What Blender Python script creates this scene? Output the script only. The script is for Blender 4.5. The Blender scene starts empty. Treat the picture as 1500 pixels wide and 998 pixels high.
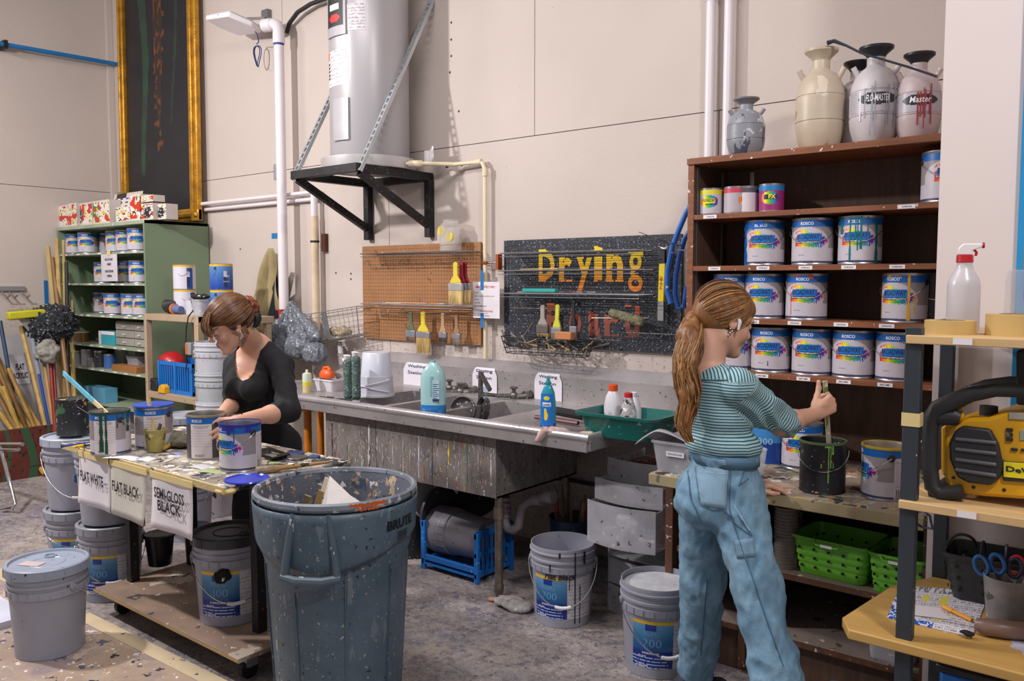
import bpy,math,random
import numpy as np
from mathutils import Vector,Matrix,noise
from mathutils.bvhtree import BVHTree
# ------------------------------------------------------------------ camera
SC=bpy.context.scene
COL=SC.collection
PI=math.pi
FPX,HC=1230.0,1.58
YAW=math.atan2(1000,1230.0)
PIT=math.atan2(87,1230.0)
cam_d=bpy.data.cameras.new('camera')
cam=bpy.data.objects.new('camera',cam_d)
COL.objects.link(cam)
cam.location=(0,0,HC)
cam.rotation_euler=(PI/2-PIT,0,YAW)
cam_d.sensor_width=36
cam_d.lens=36*FPX/1500
cam_d.clip_start=0.05
SC.camera=cam
# ------------------------------------------------------------------ light
w=bpy.data.worlds.new('world');SC.world=w
w.use_nodes=True
w.node_tree.nodes['Background'].inputs[0].default_value=(0.95,0.90,0.90,1)
w.node_tree.nodes['Background'].inputs[1].default_value=0.34
def area(name,loc,target,sx,sy,power,col):
 d=bpy.data.lights.new(name,'AREA');d.shape='RECTANGLE'
 d.size,d.size_y,d.energy,d.color=sx,sy,power,col
 o=bpy.data.objects.new(name,d);COL.objects.link(o)
 o.location=loc
 o.rotation_euler=(Vector(target)-Vector(loc)).to_track_quat('-Z','Y').to_euler()
 return o
area('hanging_lamp',(-5.2,.45,3.45),(-4.6,3.2,1.2),0.16,0.14,138,(1.0,0.95,0.93))
area('hanging_lamp',(-2.7,1.5,3.9),(-2.7,2.7,0.0),1.8,0.35,62,(1.0,0.94,0.93))
area('hanging_lamp',(0.9,0.9,3.7),(-1.4,3.4,1.0),0.3,0.25,60,(1.0,0.94,0.92))
area('hanging_lamp',(-6.9,1.0,3.9),(-6.9,3.0,0.4),0.9,0.35,46,(1.0,0.92,0.88))
SC.view_settings.view_transform='Standard'
SC.view_settings.look='None'
SC.view_settings.gamma=1
SC.view_settings.use_curve_mapping=False
SC.view_settings.exposure=0.0
random.seed(7)
_f=Vector((-math.sin(YAW)*math.cos(PIT),math.cos(YAW)*math.cos(PIT),-math.sin(PIT)))
_r=Vector((math.cos(YAW),math.sin(YAW),0))
_u=_r.cross(_f)
CAM=Vector((0,0,HC))
def at(px,py,x=None,y=None,z=None,d=None):
 v=_f+_r*((px-750)/FPX)+_u*((499-py)/FPX)
 if x is not None:t=x/v.x
 elif y is not None:t=y/v.y
 elif z is not None:t=(z-HC)/v.z
 else:t=d
 return CAM+v*t
 # ------------------------------------------------------------------ colours and materials
def lin(c):
 if isinstance(c,str):
  c=[int(c[i:i+2],16)for i in (0,2,4)]
 return tuple(((v/255)/12.92 if v/255<=.04045 else ((v/255+.055)/1.055)**2.4)for v in c[:3])
_mats={}
def mat(col,rough=.5,metal=0,var=.10,vs=6,bump=0,bs=80,spl=None,trans=0,stretch=(1,1,1),alpha=1,key=None,sheen=0,clear=0,mott=None):
 """procedural surface: base colour with soft variation, optional paint specks (spl), bump"""
 k=repr((col,rough,metal,var,vs,bump,bs,spl,trans,stretch,alpha,sheen,clear,mott))
 if k in _mats:return _mats[k]
 m=bpy.data.materials.new(key or 'surface');m.use_nodes=True
 nt=m.node_tree;N,L=nt.nodes,nt.links
 b=N['Principled BSDF']
 c=lin(col)
 tc=N.new('ShaderNodeTexCoord')
 mp=N.new('ShaderNodeMapping');mp.inputs['Scale'].default_value=stretch
 L.new(tc.outputs['Object'],mp.inputs['Vector'])
 nz=N.new('ShaderNodeTexNoise');nz.inputs['Scale'].default_value=vs;nz.inputs['Detail'].default_value=6
 L.new(mp.outputs[0],nz.inputs['Vector'])
 mr=N.new('ShaderNodeMapRange')
 mr.inputs['From Min'].default_value=.3;mr.inputs['From Max'].default_value=.7
 mr.inputs['To Min'].default_value=1-var;mr.inputs['To Max'].default_value=1+var
 L.new(nz.outputs['Fac'],mr.inputs['Value'])
 mul=N.new('ShaderNodeMix');mul.data_type='RGBA';mul.blend_type='MULTIPLY';mul.inputs[0].default_value=1
 mul.inputs[6].default_value=(*c,1);L.new(mr.outputs[0],mul.inputs[7])
 for col2,sc2,amt in (mott or []):
  n2=N.new('ShaderNodeTexNoise');n2.inputs['Scale'].default_value=sc2;n2.inputs['Detail'].default_value=9;n2.inputs['Roughness'].default_value=.68
  L.new(mp.outputs[0],n2.inputs['Vector'])
  m2=N.new('ShaderNodeMapRange');m2.inputs['From Min'].default_value=.46;m2.inputs['From Max'].default_value=.60;m2.inputs['To Max'].default_value=amt
  L.new(n2.outputs['Fac'],m2.inputs['Value'])
  x2=N.new('ShaderNodeMix');x2.data_type='RGBA';L.new(m2.outputs[0],x2.inputs[0]);L.new(mul.outputs[2],x2.inputs[6]);x2.inputs[7].default_value=(*lin(col2),1);mul=x2
 cur=mul.outputs[2]
 for sp in (spl or []):
  sc_,scale,thr=sp[0],sp[1],sp[2]
  st=sp[3]if len(sp)>3 else (1,1,1)
  mp2=N.new('ShaderNodeMapping');mp2.inputs['Scale'].default_value=st
  mp2.inputs['Location'].default_value=(scale*.37,scale*.11,scale*.71)
  L.new(tc.outputs['Object'],mp2.inputs['Vector'])
  vo=N.new('ShaderNodeTexVoronoi');vo.inputs['Scale'].default_value=scale
  wn=N.new('ShaderNodeTexNoise');wn.inputs['Scale'].default_value=scale*2.2;wn.inputs['Detail'].default_value=4
  L.new(mp2.outputs[0],wn.inputs['Vector'])
  va=N.new('ShaderNodeVectorMath');va.operation='MULTIPLY_ADD'
  L.new(wn.outputs['Color'],va.inputs[0]);va.inputs[1].default_value=(1.5/scale,)*3
  L.new(mp2.outputs[0],va.inputs[2]);L.new(va.outputs[0],vo.inputs['Vector'])
  sx=N.new('ShaderNodeSeparateColor');L.new(vo.outputs['Color'],sx.inputs[0])
  pw=N.new('ShaderNodeMath');pw.operation='POWER';L.new(sx.outputs[0],pw.inputs[0]);pw.inputs[1].default_value=4
  th=N.new('ShaderNodeMath');th.operation='MULTIPLY';L.new(pw.outputs[0],th.inputs[0]);th.inputs[1].default_value=thr
  lt=N.new('ShaderNodeMath');lt.operation='LESS_THAN';L.new(vo.outputs['Distance'],lt.inputs[0]);L.new(th.outputs[0],lt.inputs[1])
  if len(sp)>4:
   sz=N.new('ShaderNodeSeparateXYZ');L.new(tc.outputs['Object'],sz.inputs[0])
   hz=N.new('ShaderNodeMath');hz.operation='LESS_THAN';L.new(sz.outputs[2],hz.inputs[0]);hz.inputs[1].default_value=sp[4]
   l2=N.new('ShaderNodeMath');l2.operation='MULTIPLY';L.new(hz.outputs[0],l2.inputs[0]);L.new(lt.outputs[0],l2.inputs[1]);lt=l2
  mx=N.new('ShaderNodeMix');mx.data_type='RGBA';L.new(lt.outputs[0],mx.inputs[0]);L.new(cur,mx.inputs[6])
  mx.inputs[7].default_value=(*lin(sc_),1)
  cur=mx.outputs[2]
 L.new(cur,b.inputs['Base Color'])
 b.inputs['Roughness'].default_value=rough
 b.inputs['Metallic'].default_value=metal
 if sheen:b.inputs['Sheen Weight'].default_value=sheen
 if clear:b.inputs['Coat Weight'].default_value=clear
 if trans:
  b.inputs['Transmission Weight'].default_value=trans
  b.inputs['IOR'].default_value=1.15
 if alpha<1:b.inputs['Alpha'].default_value=alpha
 if bump:
  bn=N.new('ShaderNodeTexNoise');bn.inputs['Scale'].default_value=bs;bn.inputs['Detail'].default_value=4
  L.new(mp.outputs[0],bn.inputs['Vector'])
  bp=N.new('ShaderNodeBump');bp.inputs['Strength'].default_value=min(1,bump);bp.inputs['Distance'].default_value=.004
  L.new(bn.outputs['Fac'],bp.inputs['Height']);L.new(bp.outputs[0],b.inputs['Normal'])
 _mats[k]=m
 return m
def vcmat(rough=.4,name='print',var=.04,metal=0,bump=0,bs=200,sheen=0,sss=0):
 k=('vc',rough,var,metal,bump,bs,sheen,sss)
 if k in _mats:return _mats[k]
 m=bpy.data.materials.new(name);m.use_nodes=True
 N,L=m.node_tree.nodes,m.node_tree.links;b=N['Principled BSDF']
 a=N.new('ShaderNodeAttribute');a.attribute_name='Col'
 tc=N.new('ShaderNodeTexCoord');nz=N.new('ShaderNodeTexNoise');nz.inputs['Scale'].default_value=30
 L.new(tc.outputs['Object'],nz.inputs['Vector'])
 mr=N.new('ShaderNodeMapRange');mr.inputs['To Min'].default_value=1-var*2;mr.inputs['To Max'].default_value=1+var*2
 L.new(nz.outputs['Fac'],mr.inputs['Value'])
 mul=N.new('ShaderNodeMix');mul.data_type='RGBA';mul.blend_type='MULTIPLY';mul.inputs[0].default_value=1
 L.new(a.outputs['Color'],mul.inputs[6]);L.new(mr.outputs[0],mul.inputs[7]);L.new(mul.outputs[2],b.inputs['Base Color'])
 b.inputs['Roughness'].default_value=rough;b.inputs['Metallic'].default_value=metal
 if sheen:b.inputs['Sheen Weight'].default_value=sheen
 if sss:
  b.inputs['Subsurface Weight'].default_value=sss;b.inputs['Subsurface Radius'].default_value=(.012,.005,.003)
 if bump:
  bn=N.new('ShaderNodeTexNoise');bn.inputs['Scale'].default_value=bs
  L.new(tc.outputs['Object'],bn.inputs['Vector'])
  bp=N.new('ShaderNodeBump');bp.inputs['Strength'].default_value=bump;bp.inputs['Distance'].default_value=.003
  L.new(bn.outputs['Fac'],bp.inputs['Height']);L.new(bp.outputs[0],b.inputs['Normal'])
 _mats[k]=m
 return m
 # ------------------------------------------------------------------ mesh building
STUFFY={'lettering','measure_marks','drain_hole','peg_holes','paint_drip','wire_grid','bristles','hair_strands','slots','stitching','paint_spots','strands','lid_ribs','bamboo_print','small_print','lashes','crumbs','wires'}
class MB:
 def __init__(s):
  s.v,s.f,s.mi,s.col=[],[],[],[]
  s.hascol=False
 def add(s,vs,fs,mi=0,M=None,cols=None):
  o=len(s.v)
  if M is not None:vs=[M@Vector(p)for p in vs]
  s.v+=[tuple(p)for p in vs]
  s.f+=[tuple(i+o for i in f)for f in fs]
  s.mi+=[mi]*len(fs)
  if cols is None:s.col+=[(1,1,1)]*len(fs)
  else:s.col+=cols;s.hascol=True
  return s
 def box(s,a,b,mi=0,M=None):
  x0,y0,z0=a;x1,y1,z1=b
  return s.add([(x0,y0,z0),(x1,y0,z0),(x1,y1,z0),(x0,y1,z0),(x0,y0,z1),(x1,y0,z1),(x1,y1,z1),(x0,y1,z1)],[(3,2,1,0),(4,5,6,7),(0,1,5,4),(1,2,6,5),(2,3,7,6),(3,0,4,7)],mi,M)
 def beam(s,a,b,w,h=None,up=(0,0,1),mi=0):
  a,b=Vector(a),Vector(b);h=h or w
  d=(b-a).normalized();up=Vector(up)
  if abs(d.dot(up))>.98:up=Vector((0,1,0))
  x=d.cross(up).normalized()*w/2;y=x.cross(d).normalized()*h/2
  vs=[a-x-y,a+x-y,a+x+y,a-x+y,b-x-y,b+x-y,b+x+y,b-x+y]
  return s.add(vs,[(3,2,1,0),(4,5,6,7),(0,1,5,4),(1,2,6,5),(2,3,7,6),(3,0,4,7)],mi)
 def lathe(s,prof,n=24,c=(0,0,0),mi=0,M=None,a0=0,a1=2*PI):
  vs,fs=[],[]
  full=abs(a1-a0-2*PI)<1e-6
  m=n if full else n+1
  for r,z in prof:
   for i in range(m):
    a=a0+(a1-a0)*i/n
    vs.append((c[0]+r*math.cos(a),c[1]+r*math.sin(a),c[2]+z))
  for j in range(len(prof)-1):
   for i in range(n):
    i2=(i+1)%m
    p=(j*m+i,j*m+i2,(j+1)*m+i2,(j+1)*m+i)
    if prof[j][0]<1e-7:p=(p[0],p[2],p[3])
    elif prof[j+1][0]<1e-7:p=(p[0],p[1],p[2])
    fs.append(p)
  return s.add(vs,fs,mi,M)
 def cyl(s,a,b,r0,r1=None,n=16,mi=0):
  a,b=Vector(a),Vector(b);r1=r0 if r1 is None else r1
  d=b-a;M=Matrix.Translation(a)@d.to_track_quat('Z','Y').to_matrix().to_4x4()
  return s.lathe([(0,0),(r0,0),(r1,d.length),(0,d.length)],n,mi=mi,M=M)
 def tube(s,pts,r,n=8,closed=False,mi=0,cap=True):
  pts=[Vector(p)for p in pts];k=len(pts)
  rr=r if isinstance(r,(list,tuple))else [r]*k
  tans=[]
  for i in range(k):
   if closed:t=pts[(i+1)%k]-pts[i-1]
   else:t=pts[min(i+1,k-1)]-pts[max(i-1,0)]
   tans.append(t.normalized()if t.length>1e-9 else Vector((0,0,1)))
  up=Vector((0,0,1))if abs(tans[0].z)<.9 else Vector((1,0,0))
  x=tans[0].cross(up).normalized()
  vs,fs=[],[]
  for i in range(k):
   x=(x-tans[i]*x.dot(tans[i]))
   x=x.normalized()if x.length>1e-6 else tans[i].orthogonal().normalized()
   y=tans[i].cross(x)
   for j in range(n):
    a=2*PI*j/n
    vs.append(pts[i]+(x*math.cos(a)+y*math.sin(a))*rr[i])
  for i in range(k if closed else k-1):
   i2=(i+1)%k
   for j in range(n):
    fs.append((i*n+j,i*n+(j+1)%n,i2*n+(j+1)%n,i2*n+j))
  if cap and not closed:
   fs.append(tuple(range(n-1,-1,-1)));fs.append(tuple((k-1)*n+j for j in range(n)))
  return s.add(vs,fs,mi)
 def prism(s,poly,z0,z1,M=None,mi=0):
  n=len(poly)
  vs=[(x,y,z0)for x,y in poly]+[(x,y,z1)for x,y in poly]
  fs=[tuple(range(n-1,-1,-1)),tuple(range(n,2*n))]+[(i,(i+1)%n,n+(i+1)%n,n+i)for i in range(n)]
  return s.add(vs,fs,mi,M)
 def ball(s,c,r,n=14,m=9,mi=0,M=None):
  r=(r,r,r)if not isinstance(r,(tuple,list))else r
  T=Matrix.Translation(c)@(M or Matrix())@Matrix.Diagonal((*r,1))
  return s.lathe([(max(0,math.sin(PI*i/m)),-math.cos(PI*i/m))if 0<i<m else (0,-1 if i==0 else 1)for i in range(m+1)],n,mi=mi,M=T)
 def sheet(s,fn,nu,nv,colfn=None,mi=0,thick=0):
  """fn(u,v)->point, colfn(u,v)->(r,g,b) 0-255, per face"""
  vs=[fn(i/nu,j/nv)for j in range(nv+1)for i in range(nu+1)]
  fs,cs=[],[]
  for j in range(nv):
   for i in range(nu):
    a=j*(nu+1)+i
    fs.append((a,a+1,a+nu+2,a+nu+1))
    if colfn:cs.append(lin(colfn((i+.5)/nu,(j+.5)/nv)))
  return s.add(vs,fs,mi,cols=cs if colfn else None)
 def mesh(s,name,mats,sharp=35,flat=False):
  me=bpy.data.meshes.new(name)
  me.from_pydata(s.v,[],s.f)
  for m in (mats if isinstance(mats,(list,tuple))else [mats]):me.materials.append(m)
  me.polygons.foreach_set('material_index',s.mi)
  if not flat:
   me.polygons.foreach_set('use_smooth',[True]*len(s.f))
   me.set_sharp_from_angle(angle=math.radians(sharp))
  if s.hascol:
   ca=me.color_attributes.new('Col','FLOAT_COLOR','CORNER')
   tot=np.array([len(f)for f in s.f]);c=np.ones((len(s.f),4));c[:,:3]=s.col
   ca.data.foreach_set('color',np.repeat(c,tot,axis=0).ravel())
  me.update()
  return me
 def build(s,name,mats,parent=None,sharp=35,flat=False,bevel=0,solid=0,world=True,origin=True):
  """one mesh object; vertices are world coordinates unless world=False (then local to the parent)"""
  off=Vector((0,0,0))
  if parent is not None and world:
   p=parent
   while p is not None:off+=p.location;p=p.parent
  elif parent is None and origin and s.v:
   a=np.array(s.v);off=Vector(((a[:,0].min()+a[:,0].max())/2,(a[:,1].min()+a[:,1].max())/2,a[:,2].min()))
  if off.length>0:s.v=[(x-off.x,y-off.y,z-off.z)for x,y,z in s.v]
  me=s.mesh(name,mats,sharp,flat)
  o=bpy.data.objects.new(name,me);COL.objects.link(o)
  if name in STUFFY:o['kind']='stuff'
  if parent is not None:o.parent=parent
  else:o.location=off
  if solid:
   md=o.modifiers.new('solid','SOLIDIFY');md.thickness=solid
  if bevel:
   md=o.modifiers.new('bevel','BEVEL');md.width=bevel;md.segments=2;md.limit_method='ANGLE'
  return o
def thing(name,label,cat,loc=(0,0,0),rz=0,group=None):
 o=bpy.data.objects.new(name,None);COL.objects.link(o)
 o.empty_display_size=.05
 o.location=loc;o.rotation_euler=(0,0,rz)
 o['label']=label;o['category']=cat
 if group:o['group']=group
 return o
def tag(o,label,cat,group=None,kind=None):
 o['label']=label;o['category']=cat
 if group:o['group']=group
 if kind:o['kind']=kind
 return o
def struct(o):
 o['kind']='structure';return o
def dup(root,loc=None,rz=None,label=None,group=None,parent=None):
 r=root.copy();COL.objects.link(r)
 if parent is not None:r.parent=parent
 if loc is not None:r.location=loc
 if rz is not None:r.rotation_euler=(0,0,rz)
 if label:r['label']=label
 if group:r['group']=group
 for ch in list(root.children):dup(ch,parent=r)
 return r
_txt={}
def text_geo(s,w_,h_,bold=.0,shear=0):
 """flat lettering in the XY plane centred on 0, fitted to w_ x h_ (h_=None keeps proportion)"""
 k=(s,bold,shear)
 if k not in _txt:
  cu=bpy.data.curves.new('lettering','FONT');cu.body=s;cu.offset=bold;cu.shear=shear
  cu.resolution_u=2;cu.align_x='CENTER'
  o=bpy.data.objects.new('lettering',cu);COL.objects.link(o)
  dg=bpy.context.evaluated_depsgraph_get()
  me=bpy.data.meshes.new_from_object(o.evaluated_get(dg))
  _txt[k]=([tuple(v.co)for v in me.vertices],[tuple(p.vertices)for p in me.polygons])
  bpy.data.objects.remove(o);bpy.data.curves.remove(cu);bpy.data.meshes.remove(me)
 vs,fs=_txt[k]
 if not vs:return [],[]
 xs=[v[0]for v in vs];ys=[v[1]for v in vs]
 sx=w_/max(1e-6,max(xs)-min(xs));sy=(h_/max(1e-6,max(ys)-min(ys)))if h_ else sx
 cx,cy=(max(xs)+min(xs))/2,(max(ys)+min(ys))/2
 return [((x-cx)*sx,(y-cy)*sy,0)for x,y,z in vs],fs
def text_on(mb,s,w_,h_,fn,bold=0,mi=0,shear=0):
 vs,fs=text_geo(s,w_,h_,bold,shear)
 if not vs:return mb
 pts=[fn(x,y)for x,y,z in vs]
 a,b,c=[Vector(pts[i])for i in fs[0][:3]]
 return mb.add(pts,fs,mi)
 # ------------------------------------------------------------------ implicit bodies (smooth union of limbs), surfaced with surface nets
def sdf_mesh(prims,res,margin=.03):
 lo=np.array([1e9]*3);hi=-lo
 for p in prims:
  if p[0]=='cap':
   r=max(p[3],p[4])
   for q in (p[1],p[2]):lo=np.minimum(lo,np.array(q)-r);hi=np.maximum(hi,np.array(q)+r)
  elif p[0]=='ell':
   r=max(p[2]);lo=np.minimum(lo,np.array(p[1])-r);hi=np.maximum(hi,np.array(p[1])+r)
 lo-=margin;hi+=margin
 n=np.ceil((hi-lo)/res).astype(int)+1
 F=np.full(n,.5,dtype=np.float32)
 for p in prims:
  k=p[5]if p[0]=='cap'else p[4]
  sub=len(p)>6 if p[0]=='cap'else len(p)>5
  if p[0]=='cap':r=max(p[3],p[4]);q=np.array([p[1],p[2]]);l2,h2=q.min(0)-r,q.max(0)+r
  else:r=max(p[2]);l2,h2=np.array(p[1])-r,np.array(p[1])+r
  i0=np.maximum(((l2-k-.03-lo)/res).astype(int),0);i1=np.minimum(((h2+k+.03-lo)/res).astype(int)+2,n)
  if np.any(i1<=i0):continue
  sl=tuple(slice(a,b)for a,b in zip(i0,i1))
  X,Y,Z=np.meshgrid(*[lo[a]+res*np.arange(i0[a],i1[a],dtype=np.float32)for a in range(3)],indexing='ij')
  if p[0]=='cap':
   a,b=np.array(p[1]),np.array(p[2]);ba=b-a;L2=max(1e-9,ba@ba)
   t=np.clip(((X-a[0])*ba[0]+(Y-a[1])*ba[1]+(Z-a[2])*ba[2])/L2,0,1)
   D=np.sqrt((X-a[0]-t*ba[0])**2+(Y-a[1]-t*ba[1])**2+(Z-a[2]-t*ba[2])**2)-(p[3]+(p[4]-p[3])*t)
  else:
   R=np.array(p[3])if p[3]is not None else np.eye(3)
   P=[X-p[1][0],Y-p[1][1],Z-p[1][2]]
   l=[R[0][i]*P[0]+R[1][i]*P[1]+R[2][i]*P[2]for i in range(3)]
   k0=np.sqrt(sum((l[i]/p[2][i])**2 for i in range(3)))
   k1=np.sqrt(sum((l[i]/p[2][i]**2)**2 for i in range(3)))
   D=k0*(k0-1)/np.maximum(k1,1e-6)
  A=F[sl];k=max(k,1e-5)
  if sub:
   D=-D;h=np.maximum(k-np.abs(A-D),0)/k;F[sl]=np.maximum(A,D)+h*h*k*.25
  else:
   h=np.maximum(k-np.abs(A-D),0)/k;F[sl]=np.minimum(A,D)-h*h*k*.25
 S=F<0
 c=[(i,j,k)for i in (0,1)for j in (0,1)for k in (0,1)]
 m=n-1
 cnt=sum(S[i:i+m[0],j:j+m[1],k:k+m[2]].astype(np.int8)for i,j,k in c)
 act=np.argwhere((cnt>0)&(cnt<8))
 idx=np.full(m,-1,dtype=np.int64);idx[tuple(act.T)]=np.arange(len(act))
 pos=np.zeros((len(act),3));num=np.zeros(len(act))
 for a in c:
  for ax in range(3):
   if a[ax]==0:
    b=list(a);b[ax]=1
    fa=F[tuple((act+np.array(a)).T)];fb=F[tuple((act+np.array(b)).T)]
    mk=(fa<0)!=(fb<0)
    t=np.where(mk,fa/np.where(mk,fa-fb,1),0)
    pt=act+np.array(a,dtype=float);pt[:,ax]+=t
    pos[mk]+=pt[mk];num[mk]+=1
 pos=lo+res*pos/num[:,None]
 faces=[]
 for ax in range(3):
  b,cc=(ax+1)%3,(ax+2)%3
  sA=[slice(None)]*3;sB=[slice(None)]*3;sA[ax]=slice(0,-1);sB[ax]=slice(1,None)
  ch=S[tuple(sA)]!=S[tuple(sB)]
  e=np.argwhere(ch);ins=S[tuple(sA)][tuple(e.T)]
  ok=(e[:,b]>0)&(e[:,cc]>0)&(e[:,b]<m[b])&(e[:,cc]<m[cc])
  e=e[ok];ins=ins[ok]
  q=[]
  for db,dc in ((-1,-1),(0,-1),(0,0),(-1,0)):
   t=e.copy();t[:,b]+=db;t[:,cc]+=dc;q.append(idx[tuple(t.T)])
  q=np.stack(q,1)
  q[~ins]=q[~ins][:,::-1]
  faces.append(q)
 faces=np.concatenate(faces)
 return pos,faces
def np_normals(V,Fq):
 a=V[Fq[:,2]]-V[Fq[:,0]];b=V[Fq[:,3]]-V[Fq[:,1]]
 fn=np.cross(a,b);vn=np.zeros_like(V)
 for i in range(4):np.add.at(vn,Fq[:,i],fn)
 return vn/np.maximum(np.linalg.norm(vn,axis=1)[:,None],1e-12)
def sdf_object(name,V,Fq,m,parent,cols=None,attr=None,smooth_it=2):
 for _ in range(smooth_it):
  acc=np.zeros_like(V);cn=np.zeros(len(V))
  for i in range(4):
   for j in ((i+1)%4,):
    np.add.at(acc,Fq[:,i],V[Fq[:,j]]);np.add.at(cn,Fq[:,i],1)
    np.add.at(acc,Fq[:,j],V[Fq[:,i]]);np.add.at(cn,Fq[:,j],1)
  V=V*.5+.5*acc/cn[:,None]
 off=np.array(parent.location if parent is not None else (0,0,0))
 me=bpy.data.meshes.new(name)
 me.from_pydata((V-off).tolist(),[],Fq.tolist())
 me.materials.append(m)
 me.polygons.foreach_set('use_smooth',[True]*len(Fq))
 if cols is not None:
  ca=me.color_attributes.new('Col','FLOAT_COLOR','POINT')
  c=np.ones((len(V),4));c[:,:3]=cols;ca.data.foreach_set('color',c.ravel())
 if attr is not None:
  for k,v in attr.items():
   at_=me.attributes.new(k,'FLOAT','POINT');at_.data.foreach_set('value',v.astype(np.float32))
 me.update()
 o=bpy.data.objects.new(name,me);COL.objects.link(o)
 if parent is not None:o.parent=parent
 return o
 # ------------------------------------------------------------------ common materials
SPK=[('d9d5d2',55,.35),('2b2a30',38,.30),('8f98a8',23,.28),('b9b2a6',30,.30)]
M_wall=mat('bfb3ac',.75,var=.05,vs=1.3,bump=.35,bs=45,spl=[('6a6570',9,.045),('55535c',26,.06),('8d8890',70,.5,(1,1,1),1.25),('a59f9f',38,.55,(1,1,1),1.17),('6b6770',90,.35,(1,1,1),1.19)])
M_wall_low=M_wall
M_seam=mat('9b8f89',.9)
M_pillar=mat('d3c8c6',.6,var=.02,vs=2)
M_concrete=mat('978c87',.55,var=.30,vs=2.2,bump=.3,bs=60,mott=[('5f5663',1.7,.75),('a89f98',3.5,.45),('4c4650',13,.55),('b3aaa6',29,.45),('5d6f8c',2.6,.16)],spl=[('7d7480',3.2,.6),('9c9189',4.1,.6),('6f6878',9,.4),('8f867f',23,.4),('655f69',27,.32),('a39a96',55,.42),('4a4650',48,.36),('56708f',24,.26),('8f706e',25,.24),('a89f6e',37,.2),('bdb5b0',90,.35),('35343c',110,.35)])
M_black=mat('1c1c20',.45,var=.2)
M_blackmetal=mat('242326',.5,metal=.4,var=.3,spl=[('6b6660',60,.3)])
M_steel=mat('b4b2b3',.32,metal=.9,var=.12,vs=4,bump=.1)
M_wire=mat('a9a7aa',.3,metal=1)
M_chrome=mat('dcdce0',.12,metal=1,var=.02)
M_white=mat('e4dfe4',.45,var=.03)
M_paper=mat('dcd6dc',.7,var=.03,spl=[('8c8890',60,.12)])
M_pvc=mat('d9d3d8',.35,var=.03)
M_beige=mat('d8c9ab',.45,var=.05)
M_ink=mat('1b1a2a',.6,var=0)
M_navy=mat('20305e',.6,var=0)
M_whiteink=mat('f2eef2',.5,var=0)
M_red=mat('b8201e',.4,var=.05)
M_blue=mat('0f63b4',.4,var=.08)
M_bluet=mat('1c6fb0',.45,var=.06)
M_tape=mat('d9c48a',.6,var=.05)
M_wood=mat('9c6f45',.55,var=.18,vs=9,stretch=(.6,6,6),bump=.1)
M_pale=mat('c9a878',.55,var=.12,vs=7,stretch=(.5,5,5))
M_darkwood=mat('523a2e',.6,var=.25,vs=9,stretch=(5,5,.6),bump=.15,spl=[('a8988c',60,.12)])
M_shelfedge=mat('7c4a2e',.5,var=.25,vs=10,stretch=(.5,6,6),spl=[('c9beb4',45,.30)])
# ------------------------------------------------------------------ room
fl=MB().box((-9.2,-3.2,-.08),(3.2,4.1,0)).build('floor',M_concrete,sharp=30,origin=False);struct(fl)
wb=MB().box((-8.4,4.03,0),(3.2,4.18,6.2)).build('wall_back',M_seam,origin=False);struct(wb)
for x0,x1,z0,z1 in [(-8.3,-6.786,0,2.44),(-6.786,-4.346,0,2.44),(-4.346,-1.906,0,2.44),(-1.906,.534,0,2.44),(.534,3.2,0,2.44),(-8.3,-5.52,2.44,6.2),(-5.52,-3.08,2.44,6.2),(-3.08,-.64,2.44,6.2),(-.64,3.2,2.44,6.2)]:
 MB().box((x0+.0025,4.0,z0+.0025),(x1-.0025,4.035,z1-.0025)).build('wall_panel',M_wall,wb)
wl=MB().box((-8.45,-3.2,0),(-8.28,4.18,6.2)).build('wall_left',M_seam,origin=False);struct(wl)
for y0,y1 in ((-3.2,-.92),(-.92,1.52),(1.52,3.96)):
 for z0,z1 in ((0,2.44),(2.44,6.2)):
  MB().box((-8.285,y0+.0025,z0+.0025),(-8.25,y1-.0025,z1-.0025)).build('wall_panel',M_wall,wl)
tr=MB().box((-8.25,3.94,0),(-8.21,4.0,6.2)).build('trim_1',M_wall,origin=False,bevel=.003);struct(tr)
pl=MB().box((-.655,2.985,0),(.6,3.999,6.2)).build('wall_right',M_pillar,origin=False);struct(pl)
p0=at(1494,300,y=2.985)
tr2=MB().box((p0.x,2.965,1.16),(p0.x+.06,2.985,6.2)).build('trim_2',mat('1b86c0',.5),origin=False);struct(tr2)
for px,lab in ((1040,'left'),(1066.5,'right')):
 a=at(px,100,y=3.95)
 mb=MB().cyl((a.x,3.95,1.9),(a.x,3.95,6.1),.023,n=20)
 o=mb.build('plastic_pipe',M_pvc)
 tag(o,'white plastic pipe running down the wall behind the brown bookcase, %s one of the pair'%lab,'pipe')
 for z in (2.97,):
  MB().cyl((a.x,3.95,z),(a.x,3.95,z+.09),.0265,n=20).build('coupling',M_pvc,o)
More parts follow.
